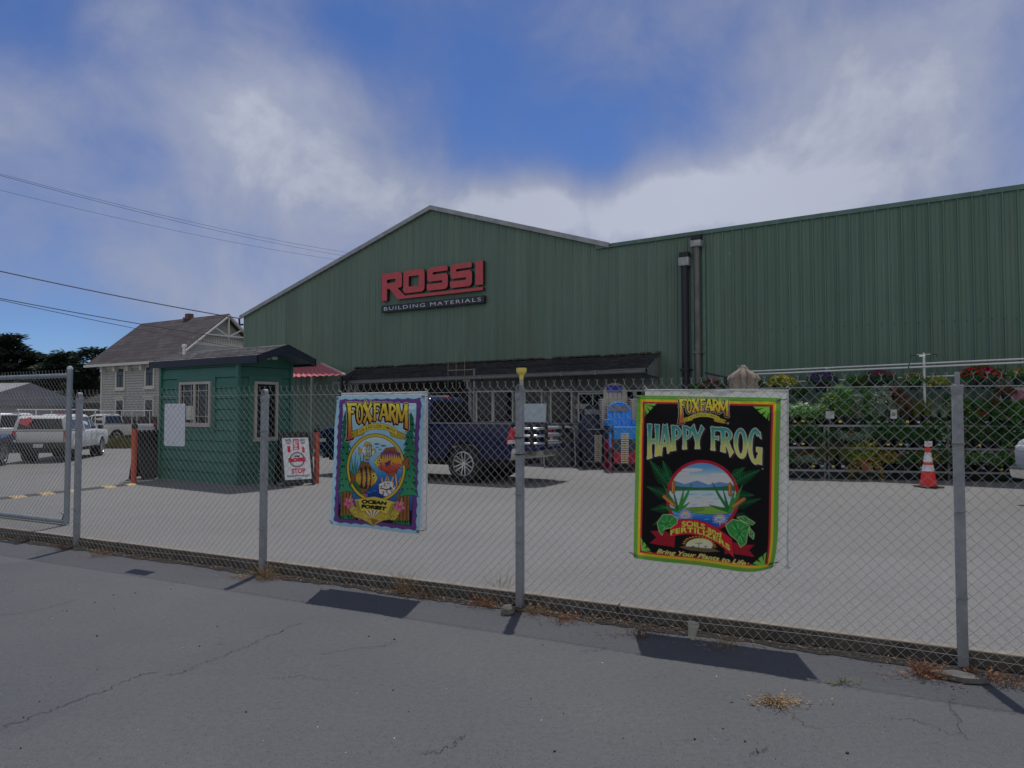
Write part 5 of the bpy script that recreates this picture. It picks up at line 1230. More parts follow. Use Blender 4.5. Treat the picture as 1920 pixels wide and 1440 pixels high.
# speed bump in alternating rubber blocks
b0, b1 = on_yard(-14, 937), on_yard(252, 908); d_ = (b1 - b0); L_ = d_.length
sb = thing('speed_bump', 'low rubber speed bump with black and yellow blocks across the driveway left of the hut', 'speed bump', b0, math.atan2(d_.y, d_.x))
RUBY = mat('worn_yellow_rubber', (0.42, 0.30, 0.14), .85, 0, .5, 12); RUBW = mat('worn_white_rubber', (0.42, 0.40, 0.36), .85, 0, .25, 9); RUBK = mat('black_rubber_block', (0.045, 0.045, 0.05), .85, 0, .3, 9)
n = 11
for k in range(n):
    x0, x1 = k * L_ / n, (k + 1) * L_ / n - .006
    MB().prism([(-.15, 0), (-.08, .022), (0, .03), (.08, .022), (.15, 0)], x0, x1, Matrix.Rotation(R(-90), 4, 'Z') @ Matrix.Scale(-1, 4, (1, 0, 0))).build('block', RUBY if k in (10, 8, 5, 3, 1) else RUBK, sb)
cp = on_yard(1741, 914); cn = thing('traffic_cone', 'orange traffic cone with two white bands and a little sign stuck in its top', 'traffic cone', cp, R(8))
CO = m_leaf('fluorescent_orange', (0.95, 0.075, 0.075), (0.95, 0.10, 0.095), .35); RW = mat('reflective_white', (0.74, 0.75, 0.76), .4)
hC = .82; rad = lambda z: .165 - (.165 - .035) * z / hC
def band(z0, z1, o=0.0): return [(rad(z0) + o, z0), (rad(z1) + o, z1)]
MB().lathe(band(.03, hC) + [(.02, hC), (.02, hC - .1)], 24).build('body', CO, cn, smooth=True)
MB().box(-.2, .2, -.2, .2, 0, .034).build('base', BLACK, cn, bevel=.012)
MB().lathe(band(.33, .455, .003), 24).build('band', RW, cn, smooth=True); MB().lathe(band(.51, .70, .003), 24).build('band', RW, cn, smooth=True)
sp = thing('cone_sign', 'small white notice on a stick poking out of the traffic cone', 'sign', cp + Vector((0.01, 0, .80)), R(8))
MB().box(-.006, .006, -.004, .004, -.1, .1).build('stick', mat('wood_stick', (0.5, 0.4, 0.28), .8), sp); st = MB().box(-.085, .085, -.009, -.004, .02, .125).build('plate', WHITE, sp)
text_mesh('NO PARKING', -.07, .07, .08, .10, -.0098, BLACK, st); text_mesh('LOADING', -.06, .06, .045, .065, -.0098, BLACK, st)
# ------------------------------------------------------------------ vehicles
def car_paint(name, c, rough=.28, var=.04):
    if name in MATS: return MATS[name]
    t = NT(name); dust = t.ramp(t.noise(1.6, 6, .65), .4, .8)
    cc = t.mix(t.math('MULTIPLY', dust, .07), c, (0.22, 0.21, 0.19)); t.fin(cc, rough, 0, .28)
    t.p.inputs['Coat Weight'].default_value = .1; t.p.inputs['Coat Roughness'].default_value = .08
    MATS[name] = t.m; return t.m
TAIL = mat('red_lamp_lens', (0.55, 0.02, 0.04), .2, 0, .2, 30); LENS = mat('clear_lamp_lens', (0.62, 0.62, 0.6), .15, 0, .2, 25)
RIMD = mat('dark_rim', (0.02, 0.02, 0.022), .4, .3); RIMS = mat('machined_alloy', (0.6, 0.6, 0.6), .3, .8)
UNDER = mat('underbody_black', (0.012, 0.012, 0.013), .8)
def arch(cx, cz, r, z0, n=12):                           # points of a wheel opening, from rear to front along the sill
    a0 = math.asin((z0 - cz) / r) if abs(z0 - cz) < r else 0
    return [(cx - r * math.cos(a), cz + r * math.sin(a)) for a in np.linspace(a0, math.pi - a0, n)]
def wheel(parent, x, y, r, spokes=6, w=.24, side=1):
    M = Matrix.Translation((x, y, r)) @ Matrix.Rotation(R(-90 * side), 4, 'X')
    wh = MB().lathe([(r * .62, -w / 2), (r * .80, -w / 2 - .005), (r * .95, -w / 2 + .02), (r, -w / 2 + .06), (r, w / 2 - .06), (r * .95, w / 2 - .02), (r * .80, w / 2 + .005), (r * .64, w / 2), (r * .62, w / 2 - .05), (r * .62, -w / 2)], 28, M).build('wheel', RUBBER, parent, smooth=True)
    MB().lathe([(r * .63, w / 2 - .005), (r * .60, w / 2 - .045), (r * .2, w / 2 - .07), (0, w / 2 - .07)], 24, M).build('rim', RIMD, wh, smooth=True)
    m_ = MB()
    for k in range(spokes):
        for q in (-1, 1):
            a = 2 * math.pi * k / spokes; b = a + q * math.pi / spokes * .62
            p0 = M @ Vector((r * .10 * math.cos(a), r * .10 * math.sin(a), w / 2 - .04)); p1 = M @ Vector((r * .62 * math.cos(b), r * .62 * math.sin(b), w / 2 - .012)); m_.bar(p0, p1, .022, .02, up=(0, 1, 0))
    m_.lathe([(r * .645, w / 2 - .003), (r * .60, w / 2 + .002), (r * .59, w / 2 - .01)], 28, M); m_.lathe([(r * .13, w / 2 - .05), (r * .12, w / 2 - .02), (0, w / 2 - .015)], 12, M)
    m_.build('spokes', RIMS, wh, smooth=True); return wh
def pickup(label, loc, rz, paint, Ln=5.4, bed_open=True, canopy=None, rack=False, extender=False, group=None, wr=.40, rail=1.22, roof=1.80, belt=1.20, name='pickup_truck', chrome=True, suv=False, flag=False):
    t = thing(name, label, 'pickup truck' if not suv else 'car', loc, rz, group)
    P_ = car_paint(*paint) if isinstance(paint, tuple) else paint
    hw = .93; rx, fx = -1.52, 1.70; ar = wr + .085; sill = .50; cab = -.62
    front = [(cab, sill)] + arch(fx, wr, ar, sill) + [(2.42, sill), (2.52, .46), (2.66, .58), (2.68, .86), (2.60, 1.04), (2.40, 1.12), (1.15, belt + .01), (cab, belt)]
    m_ = MB().prism(front, -hw, hw); m_.build('front_body', P_, t, bevel=.05, seg=3)
    rear_o = [(-2.66, sill + .08), (-2.62, sill)] + arch(rx, wr, ar, sill) + [(cab - .012, sill), (cab - .012, rail), (-2.68, rail + .015), (-2.70, .85)]
    if suv:
        MB().prism(rear_o, -hw, hw).build('rear_body', P_, t, bevel=.05, seg=3)
    else:
        for s_ in (-1, 1): MB().prism(rear_o, s_ * hw - (.13 if s_ > 0 else 0), s_ * hw + (0 if s_ > 0 else .13)).build('bed_side', P_, t, bevel=.03, seg=2)
        MB().box(-2.66, cab - .02, -hw + .13, hw - .13, .68, .74).box(cab - .07, cab - .02, -hw + .13, hw - .13, .70, rail).build('bed_floor', UNDER, t)
        for y0_, y1_ in ((-hw, -hw + .12), (hw - .12, hw)): MB().box(-2.68, cab - .03, y0_, y1_, rail - .004, rail + .022).build('bed_rail_cap', mat('grey_rail_cap', (0.16, 0.16, 0.165), .4, .2), t)
    MB().box(-2.5, 2.4, -hw + .16, hw - .16, .36, .66).box(-1.0, 1.2, -hw + .06, hw - .06, .42, .56).build('underbody', UNDER, t)
    for x in (rx, fx):
        for s_ in (-1, 1):
            wheel(t, x, s_ * (hw - .10), wr, 6, .24, s_)
            f_ = MB()
            for q in ([(x - ar * 1.0 * math.cos(a), wr + ar * math.sin(a)) for a in np.linspace(R(8), math.pi - R(8), 14)],):
                for (xa, za), (xb, zb) in zip(q, q[1:]): f_.bar((xa, s_ * (hw - .01), za), (xb, s_ * (hw - .01), zb), .05, .05, up=(0, 1, 0))
            f_.build('wheel_arch', BLACK if x == fx and False else P_, t)
            MB().lathe([(0, 0), (ar * .99, 0)], 20, Matrix.Translation((x, s_ * (hw - .36), wr + .02)) @ Matrix.Rotation(R(90), 4, 'X')).build('wheel_well', UNDER, t)
    # cabin: lofted sections
    cr = -.52 if not suv else -2.45; b_ = belt - .01
    secs = [(cab - .01 if not suv else -2.62, cr, b_, roof), ]
    x0, x1, xr0, xr1 = (cab - .01 if not suv else -2.62), 1.22, cr, .30
    zs = [(b_, x0, x1, hw - .03), ((b_ + roof) / 2, x0 * .5 + xr0 * .5, x1 * .45 + xr1 * .55 + .04, hw - .10), (roof - .06, xr0, xr1 + .06, hw - .205), (roof, xr0 + .08, xr1 - .1, hw - .30)]
    m_ = MB(); vs = []
    for z, a, b, w in zs: vs += [(a, -w, z), (b, -w, z), (b, w, z), (a, w, z)]
    fs = [(3, 2, 1, 0), (12, 13, 14, 15)]
    for k in range(3):
        for e in range(4): fs.append((4 * k + e, 4 * k + (e + 1) % 4, 4 * k + 4 + (e + 1) % 4, 4 * k + 4 + e))
    m_.add(vs, fs); m_.build('cab', P_, t, bevel=.045, seg=3)
    def side(x, z, s_):                                   # a point on the flank of the cabin
        w = np.interp(z, [q[0] for q in zs], [q[3] for q in zs]); return (x, s_ * (w + .006), z)
    zt, zb = roof - .11, b_ + .06
    def xe(z, front): return np.interp(z, [q[0] for q in zs], [q[2] if front else q[1] for q in zs])
    for s_ in (-1, 1):
        cuts = [(-.50, .22), (.30, 1.02)] if not suv else [(-2.35, -1.25), (-1.15, -.35), (-.26, 1.0)]
        for k, (a, b) in enumerate(cuts):
            fr = k == len(cuts) - 1; bk = k == 0
            pts = []
            for q in np.linspace(0, 1, 5):
                z = zb + (zt - zb) * q; l = max(a, xe(z, False) + .07) if bk else a; pts.append((l, z))
            for q in np.linspace(1, 0, 5):
                z = zb + (zt - zb) * q; r_ = min(b, xe(z, True) - .13) if fr else b; pts.append((r_, z))
            o = [side(x, z, s_) for x, z in pts]; MB().add(o, [tuple(range(10)) if s_ < 0 else tuple(reversed(range(10)))]).build('side_window', GLASS, t)
        if not suv or True:
            mp = MB().cbox((1.0, s_ * (hw + .11), belt + .09), (.10, .2, .17)); mp.build('mirror', BLACK, t, bevel=.03)
            for x in (-.06, -.58):
                pass
        MB().box(.16, .34, s_ * hw - .005 if s_ > 0 else s_ * hw - .022, s_ * hw + .022 if s_ > 0 else s_ * hw + .005, belt - .17, belt - .135).build('door_handle', P_, t)
        MB().box(.258, .264, s_ * hw - .01, s_ * hw + .004 if s_ > 0 else s_ * hw + .01, .55, belt - .02).build('door_seam', UNDER, t) if s_ > 0 else MB().box(.258, .264, -hw - .004, -hw + .01, .55, belt - .02).build('door_seam', UNDER, t)
    def endpane(front, name):
        w0 = np.interp(zb, [q[0] for q in zs], [q[3] for q in zs]) - .10; w1 = np.interp(zt, [q[0] for q in zs], [q[3] for q in zs]) - .09; o = .012 if front else -.012
        pts = []
        for q in (0, .5, 1):
            z = zb + (zt - zb) * q; pts.append((xe(z, front) + o, w0 + (w1 - w0) * q, z))
        ring = [(x, -w, z) for x, w, z in pts] + [(x, w, z) for x, w, z in reversed(pts)]
        m_ = MB(); k = 3
        for i in range(2): m_.quad(ring[i], ring[i + 1], ring[4 - i], ring[5 - i]) if not front else m_.quad(ring[5 - i], ring[4 - i], ring[i + 1], ring[i])
        m_.build(name, GLASS, t)
    endpane(True, 'windshield'); endpane(False, 'rear_window')
    MB().box(cr + .03, cr + .10, -.16, .16, roof - .045, roof - .012).build('high_brake_light', TAIL, t)
    # front end
    MB().box(2.60, 2.70, -.52, .52, .66, .96).build('grille', BLACK, t, bevel=.02)
    if chrome: MB().box(2.69, 2.71, -.52, .52, .93, .965).box(2.69, 2.712, -.5, .5, .79, .83).build('grille_bar', CHROME, t)
    MB().prism([(2.45, .40), (2.74, .44), (2.78, .60), (2.66, .66), (2.45, .62)], -hw + .0, hw - .0).build('front_bumper', CHROME if chrome else BLACK, t, bevel=.03)
    for s_ in (-1, 1):
        MB().cbox((2.56, s_ * .74, .90), (.22, .34, .15)).build('headlight', LENS, t, bevel=.03)
        MB().cbox((2.46, s_ * .915, .84), (.2, .05, .08)).build('turn_signal', mat('amber_lens', (0.7, 0.2, 0.02), .25) if 'silver' in label else LENS, t)
    # rear end
    for s_ in (-1, 1):
        tl = MB().prism([(-2.715, .86), (-2.56, .84), (-2.60, 1.02), (-2.66, 1.18), (-2.712, 1.18)], s_ * hw - (.11 if s_ > 0 else .012), s_ * hw + (.012 if s_ > 0 else .11)).build('tail_light', TAIL, t, bevel=.01)
        MB().prism([(-2.722, .86), (-2.60, .848), (-2.61, .93), (-2.722, .94)], s_ * hw - (.09 if s_ > 0 else .014), s_ * hw + (.014 if s_ > 0 else .09)).build('reverse_lens', LENS, tl)
    MB().prism([(-2.86, .54), (-2.62, .50), (-2.56, .60), (-2.56, .76), (-2.84, .77)], -hw + .02, hw - .02).build('rear_bumper', mat('satin_bumper', (0.42, 0.42, 0.41), .3, .6) if not canopy else BLACK, t, bevel=.035)
    pl = MB().box(-2.876, -2.868, -.16, .16, .58, .72).build('licence_plate', mat('plate_white', (0.6, 0.6, 0.58), .5), t)
    if not suv:
        if extender:
            MB().box(-3.22, -2.68, -hw + .10, hw - .10, .715, .79).build('tailgate', P_, t, bevel=.015)
        else: MB().box(-2.71, -2.64, -hw + .14, hw - .14, .74, rail).build('tailgate', P_, t, bevel=.02)
    else:
        MB().box(-2.72, -2.66, -hw + .12, hw - .12, .78, belt - .03).build('tailgate', P_, t, bevel=.02)
        MB().box(-2.73, -2.70, -.3, .3, .94, .97).build('tailgate_trim', CHROME, t)
    if extender:
        BAR = mat('brushed_aluminium', (0.66, 0.66, 0.64), .28, .75)
        e = MB()
        for z in (.86, 1.02, 1.17):
            pts = [(-2.62, -.74, z), (-3.0, -.73, z), (-3.14, -.66, z), (-3.2, -.5, z), (-3.22, 0, z), (-3.2, .5, z), (-3.14, .66, z), (-3.0, .73, z), (-2.62, .74, z)]; MB().tube(pts, .026, 10).build('extender_bar', BAR, t, smooth=True)
        for y in (-.42, .42, -.70, .70): MB().box(-3.245 if abs(y) < .6 else -3.08, -3.185 if abs(y) < .6 else -3.02, y - .05, y + .05, .79, 1.22).build('extender_upright', BLACK, t)
    if canopy:
        m_ = MB(); zz = [(rail + .02, -2.70, cab - .01, hw - .01), (rail + .5, -2.62, cab + .0, hw - .12), (rail + .60, -2.5, cab - .0, hw - .22)]; vs = []
        for z, a, b, w in zz: vs += [(a, -w, z), (b, -w, z), (b, w, z), (a, w, z)]
        fs = [(3, 2, 1, 0), (8, 9, 10, 11)]
        for k in range(2):
            for e in range(4): fs.append((4 * k + e, 4 * k + (e + 1) % 4, 4 * k + 4 + (e + 1) % 4, 4 * k + 4 + e))
        c = m_.add(vs, fs).build('canopy', P_, t, bevel=.03)
        m_ = MB(); 
        MB().add([(-2.70, -.78, rail + .08), (-2.645, -.68, rail + .47), (-2.645, .68, rail + .47), (-2.70, .78, rail + .08)], [(0, 1, 2, 3)]).build('rear_hatch_glass', GLASS, c)
        for s_ in (-1, 1):
            o = [(-2.5, s_ * (hw - .018), rail + .08), (-.75, s_ * (hw - .018), rail + .08), (-.75, s_ * (hw - .103), rail + .44), (-2.42, s_ * (hw - .103), rail + .44)]
            MB().add(o, [(0, 1, 2, 3) if s_ < 0 else (3, 2, 1, 0)]).build('canopy_window', GLASS, c)
    if rack:
        m_ = MB(); zr_ = roof + .22 if not canopy else rail + .82
        for x in (-2.4, -.7, 1.0) if canopy else (-2.4, -.5, .9):
            base = rail if x < cab else belt; m_.tube([(x, -hw + .08, base + .02), (x, -hw + .10, zr_)], .022, 6).tube([(x, hw - .08, base + .02), (x, hw - .10, zr_)], .022, 6).tube([(x, -hw + .1, zr_), (x, hw - .1, zr_)], .022, 6)
        for s_ in (-1, 1): m_.tube([(-2.6, s_ * (hw - .1), zr_), (1.3, s_ * (hw - .1), zr_)], .022, 6)
        m_.build('ladder_rack', mat('white_rack_tube', (0.7, 0.7, 0.68), .4), t, smooth=True)
    return t
pa = on_yard(868, 906)
trz = math.atan2(2.7, -4.94)                              # heading left and away, along the shop front
hd = Vector((math.cos(trz), math.sin(trz), 0)); lf = Vector((-hd.y, hd.x, 0))
# the left rear wheel stands where it does in the photograph
loc = Vector((pa.x, pa.y, YARD)) - hd * -1.52 - lf * .95
pickup('dark blue pickup truck with bars across its bed, parked behind the fish banner', loc, trz, ('dark_blue_paint', (0.004, 0.010, 0.055), .2), extender=True, wr=.41, rail=1.26, roof=1.86, belt=1.24)
# vehicles to the left
def park(px, py, deg, dx=0, dy=0, Y=None):
    p = on_yard(px, py) if Y is None else Vector((ray(px, py).x / ray(px, py).y * Y, Y, 0)); p.z = gz(p.x, p.y); return p, R(deg)
p, r_ = park(72, 860, 0, Y=27.6); h_ = R(104); f_ = Vector((math.cos(h_), math.sin(h_), 0))
pickup('white pickup truck with canopy and ladder rack seen from behind, left of the first bollard', p + f_ * 2.8, h_, ('white_car_paint', (0.66, 0.67, 0.67)), canopy=True, rack=True, rail=1.18, roof=1.82, belt=1.18, chrome=False)
fl = thing('warning_flag', 'red flag hung on the back window of the white canopy pickup', 'flag', p + f_ * .06 + Vector((0, 0, 0)), h_)
MB().add([(-.03, .60, 1.62), (-.04, .30, 1.72), (-.05, .22, 1.60), (-.06, .38, 1.42), (-.06, .28, 1.34), (-.05, .72, 1.50)], [(0, 1, 2, 3), (0, 3, 4, 5), (3, 2, 1, 0), (5, 4, 3, 0)]).build('cloth', mat('red_flag_cloth', (0.75, 0.09, 0.13), .7), fl)
p, _ = park(196, 812, 0, Y=45); pickup('white pickup truck with ladder rack parked sideways in front of the grey house', p, R(172), ('white_car_paint_old', (0.58, 0.58, 0.56)), rack=True, chrome=False, rail=1.15, roof=1.75, belt=1.15)
p, _ = park(-20, 812, 0, Y=36); pickup('white estate car behind the left end of the gate', p, R(150), ('white_car_paint_cool', (0.6, 0.62, 0.65)), suv=True, rail=1.15, belt=1.1, roof=1.85, name='parked_car')
p, _ = park(-100, 846, 0, Y=24.5); pickup('dark blue car behind the gate at the left edge, mostly out of view', p, R(100), ('navy_car_paint', (0.01, 0.02, 0.06)), suv=True, rail=.95, belt=.92, roof=1.42, name='parked_car')
# nose of a vehicle entering at the right edge
p = on_yard(1903, 972); h_ = R(187); f_ = Vector((math.cos(h_), math.sin(h_), 0)); l_ = Vector((-f_.y, f_.x, 0))
pickup('silver pickup truck of which only the front corner shows at the right edge', Vector((p.x + 1.62, p.y - .1, YARD)) - f_ * 2.42 - l_ * .9, h_, ('silver_grey_paint', (0.36, 0.38, 0.40)), wr=.42, rail=1.3, belt=1.32, roof=1.95)

# ------------------------------------------------------------------ stacked garden chairs
def chair_mats(n, c): return mat(n, c, .42, 0, .08, 3)
CN = chair_mats('navy_resin', (0.014, 0.024, 0.060)); CBL = chair_mats('bright_blue_resin', (0.012, 0.27, 0.80)); CR = chair_mats('crimson_resin', (0.40, 0.010, 0.045)); CS = chair_mats('slate_resin', (0.035, 0.05, 0.08)); CW = chair_mats('bone_white_resin', (0.50, 0.47, 0.43))
STK = mat('white_sticker', (0.62, 0.62, 0.58), .5); STY = mat('yellow_sticker_mark', (0.6, 0.5, 0.1), .5); STB = mat('blue_label', (0.03, 0.06, 0.45), .5); STD = mat('printed_label', (0.16, 0.17, 0.2), .5, 0, .6, 20)
def make_chair(m0, label, group):
    t = thing('garden_chair', label, 'chair', (0, 0, 0), 0, group)
    tilt = Matrix.Translation((0, .16, .30)) @ Matrix.Rotation(R(-17), 4, 'X')
    ns = 5; bw = .50
    bk = MB()
    for k in range(ns):
        x0 = -bw / 2 + k * bw / ns; x1 = x0 + bw / ns - .012; n = 5; pts = [(x0, 0)]
        pts.append((x1, 0))
        for q in range(n + 1):
            x = x1 + (x0 - x1) * q / n; pts.append((x, .50 + .26 * math.sqrt(max(0, 1 - (x / (bw / 2 + .005)) ** 2)) ** 1.0))
        bk.prism(pts, 0, .022, tilt)
    b = bk.build('backrest', m0, t)
    rim = []
    for a in np.linspace(0, math.pi, 15): rim.append(tilt @ Vector((bw / 2 * math.cos(a), .0, .50 + .26 * math.sin(a))))
    MB().tube([tilt @ Vector((bw / 2, 0, .1))] + rim + [tilt @ Vector((-bw / 2, 0, .1))], .024, 8).build('back_rim', m0, b, smooth=True)
    MB().box(-bw / 2, bw / 2, -.012, .0, .30, .34, M=tilt).build('back_crossbar', m0, b)
    st = MB()
    for k in range(6): st.box(-.27, .27, -.32 + k * .083, -.32 + k * .083 + .072, .355 - k * .012, .385 - k * .012)
    s = st.build('seat', m0, t, bevel=.008)
    # front apron rolls over the seat edge
    ap = MB().prism(rrect(-.25, .25, .20, .385, .05), -.345, -.325); ap.tube([(-.25, -.325, .378), (.25, -.325, .378)], .026, 8); ap.build('apron', m0, t, smooth=True)
    for s_ in (-1, 1):
        MB().prism([(-.40 * 1, .0), (-.28, .0), (-.30, .30), (-.30, .55), (-.40, .55), (-.385, .30)], s_ * .31, s_ * .31 + s_ * .05, Matrix.Rotation(R(90), 4, 'Z') @ Matrix.Scale(-1, 4, (0, 1, 0))).build('front_leg', m0, t)
        MB().prism([(.16, .30), (.26, .30), (.40, .0), (.30, .0)], s_ * .29, s_ * .29 + s_ * .045, Matrix.Rotation(R(90), 4, 'Z') @ Matrix.Scale(-1, 4, (0, 1, 0))).build('rear_leg', m0, t)
        MB().prism([(s_ * .27, -.40), (s_ * .41, -.42), (s_ * .41, .05), (s_ * .34, .36), (s_ * .27, .36)], .55, .585, Matrix(((1, 0, 0, 0), (0, 0, 1, 0), (0, 1, 0, 0), (0, 0, 0, 1))) ).build('armrest', m0, t)
    MB().box(-.09, .085, -.351, -.347, .206, .242).build('sticker', STK, t); MB().box(-.03, .02, -.355, -.3515, .211, .238).build('sticker_mark', STY, t)
    return t
protos = {}
def stack(px, py, seq, rz, gname, step=.056, Y=None, top_label=None):
    p = on_yard(px, py) if Y is None else Vector((ray(px, py).x / ray(px, py).y * Y, Y, YARD))
    fwd = Vector((math.sin(rz), -math.cos(rz), 0)); base = p - fwd * .40
    for k, (m0, lab) in enumerate(seq):
        lift = Vector((0, 0, k * step)) + fwd * .004 * k
        if id(m0) not in protos: protos[id(m0)] = c = make_chair(m0, lab, gname); c.location = base + lift; c.rotation_euler = (0, 0, rz)
        else: c = dup(protos[id(m0)], base + lift, rz, lab)
        c.scale = (1.1 + .005 * k, 1.06, 1); c['group'] = gname; c['label'] = lab
    return c, base, rz
g_ = 'stacked garden chairs by the store windows'
def seq(m0, n, body, top): return [(m0, body)] * (n - 1) + [(m0, top)]
c1, *_ = stack(1122, 879, [(CN, 'navy plastic garden chair at the bottom of the all navy stack')] + seq(CN, 12, 'navy plastic garden chair inside the all navy stack', 'navy plastic garden chair on top of the all navy stack'), R(6), g_, .054)
c2, *_ = stack(1172, 884, [(CR, 'crimson plastic garden chair at the bottom of the blue topped stack')] + [(CR, 'crimson plastic garden chair low in the blue topped stack')] * 4 + [(CS, 'slate plastic garden chair in the middle of the blue topped stack')] * 6 + [(CBL, 'bright blue plastic garden chair just below the top of its stack')] * 2 + [(CBL, 'bright blue plastic garden chair on top of its stack')], R(4), g_, .056)
c3, *_ = stack(1159, 880, seq(CW, 23, 'bone white plastic garden chair inside the tall stack by the wall', 'bone white plastic garden chair on top of the tall stack by the wall'), R(-2), g_, .058, Y=20.0)
for c, mm, w, h in ((c1, STD, .2, .1), (c2, STD, .24, .1), (c3, STB, .2, .13)):
    tilt = Matrix.Translation((0, .16, .30)) @ Matrix.Rotation(R(-17), 4, 'X')
    MB().box(-w, w * .8, -.03, -.024, .5, .5 + h * 1.5, M=tilt).build('hang_tag', mm, c)
# ------------------------------------------------------------------ clutter by the store front
TUB = mat('dark_grey_tub', (0.030, 0.034, 0.040), .5, 0, .2, 4); LIP = mat('pale_worn_lip', (0.36, 0.37, 0.37), .5, .2)
def tray(px, py, rz, lean, w, h, label):
    p = on_yard(px, py); t = thing('plastic_tray', label, 'tray', p, rz, 'dark plastic trays beside the chairs')
    M = Matrix.Rotation(R(-lean), 4, 'X'); o = rrect(-w / 2, w / 2, 0, h, .12); i = rrect(-w / 2 + .09, w / 2 - .09, .09, h - .09, .1); n = len(o); m_ = MB()
    vs = [M @ Vector((x, 0, z)) for x, z in o] + [M @ Vector((x, .22, z)) for x, z in i]
    m_.add(vs, [(k, (k + 1) % n, n + (k + 1) % n, n + k) for k in range(n)] + [tuple(range(n, 2 * n))]); m_.build('basin', TUB, t, smooth=True)
    MB().tube([M @ Vector((x, 0, z)) for x, z in o + [o[0]]], .017, 8).build('rim', LIP if 'pale' in label else TUB, t, smooth=True)
tray(1050, 877, R(4), 14, .86, 1.12, 'dark grey plastic tray with pale rim propped upright left of the navy chairs')
tray(1072, 872, R(-22), 18, .8, 1.25, 'taller black plastic tray leaning behind the dark grey one')
sb_ = thing('leaning_sign', 'pale blue blank sign leaning below the store windows behind the middle post', 'sign', at_y(995, 800, 21.2).xy.to_3d() + Vector((0, 0, YARD)), R(-30))
MB().box(-.42, .42, -.02, .02, .75, 1.75, M=Matrix.Rotation(R(-6), 4, 'X')).build('panel', mat('pale_blue_board', (0.46, 0.55, 0.6), .6), sb_)
MB().box(-.38, -.34, -.015, .3, 0, .78).box(.34, .38, -.015, .3, 0, .78).build('leg', GALV, sb_)
for k, px in enumerate((1044, 1061, 1080)):
    q = at_y(px, 800, 20.9); bx = thing('plastic_bin', ['grey plastic bin nearest the middle post, under the store window', 'grey plastic bin in the middle of three under the store window', 'grey plastic bin nearest the navy chairs, under the store window'][k], 'bin', (q.x, q.y, YARD), R(-33), 'grey bins under the window')
    MB().prism([(-.16, 0), (.16, 0), (.19, 1.15), (-.19, 1.15)], -.18, .18).build('body', mat('mid_grey_plastic', (0.16, 0.17, 0.18), .6), bx, bevel=.02); MB().box(-.2, .2, -.2, .2, 1.152, 1.2).build('lid', mat('mid_grey_plastic', (0.16, 0.17, 0.18)), bx, bevel=.02)
# aerial on the porch
q = uz(889, 705, -1.5); ant = thing('antenna', 'thin metal antenna with three upright rods on a mast at the awning gutter', 'antenna', WALL.w(q[0], -1.5, 0), WALL.rz)
z_ = uz(889, 693, -1.5)[1]; ua = uz(841, 692, -1.5)[0] - q[0]
RODM = mat('brass_rod', (0.3, 0.26, 0.2), .4, .5)
MB().tube([(0, 0, YARD), (0, 0, z_ + .03)], .03, 8).build('mast', mat('grey_mast', (0.2, 0.21, 0.21), .6), ant, smooth=True); MB().tube([(0, -.05, z_), (ua, -.05, z_)], .016, 6).build('boom', RODM, ant)
for f, l in ((.98, .55), (.66, .58), (.33, .5)): MB().tube([(ua * f, -.05, z_ - l), (ua * f, -.05, z_ + l)], .008, 5).build('rod', RODM, ant)
MB().tube([(0, 0, z_ - .3), (.18, -.02, z_ - .31), (.3, -.02, z_ - .29)], .05, 8).build('coil', BLACK, ant)
wb = thing('notice_panel', 'white notice panel with a blue corner, behind the roof of the blue pickup', 'sign', WALL.w(uz(822, 750)[0], -.4, 0), WALL.rz)
u0, z1 = uz(802, 742, -.4); u1, z0 = uz(842, 760, -.4); uc = (u0 + u1) / 2; o_ = uz(822, 750)[0]
MB().box(u0 - o_, u1 - o_, -.02, .02, z0 - .4, z1).build('panel', WHITE, wb); MB().box(u0 - o_ + .02, u0 - o_ + .2, -.026, -.022, z1 - .3, z1 - .04).build('blue_patch', STB, wb); MB().box(-.03, .03, -.01, .06, YARD, z0 - .4).build('stand', GALV, wb)
# ------------------------------------------------------------------ nursery plants
LEAFS = {'deep': m_leaf('leaf_deep_green', (0.055, 0.177, 0.055), (0.113, 0.277, 0.088)), 'mid': m_leaf('leaf_mid_green', (0.113, 0.289, 0.074), (0.213, 0.428, 0.127)),
         'lime': m_leaf('leaf_lime', (0.231, 0.398, 0.062), (0.419, 0.500, 0.105)), 'grey': m_leaf('leaf_grey_green', (0.251, 0.375, 0.277), (0.402, 0.500, 0.375)), 'gold': m_leaf('leaf_golden', (0.341, 0.295, 0.062), (0.527, 0.419, 0.093)),
         'olive': m_leaf('leaf_olive_grass', (0.126, 0.178, 0.042), (0.251, 0.273, 0.084)), 'brown': m_leaf('leaf_bronze', (0.155, 0.085, 0.054), (0.248, 0.155, 0.093)), 'dry': m_leaf('dry_straw', (0.26, 0.17, 0.085), (0.42, 0.30, 0.17), .2), 'rust': m_leaf('rusty_litter', (0.24, 0.10, 0.045), (0.36, 0.18, 0.09), .2)}
def petal(n, c): 
    c = tuple(min(.85, x * 1.25) for x in c); c2 = tuple(min(.9, x * 1.35 + .01) for x in c); return m_leaf('petals_' + n, c, c2, .4)
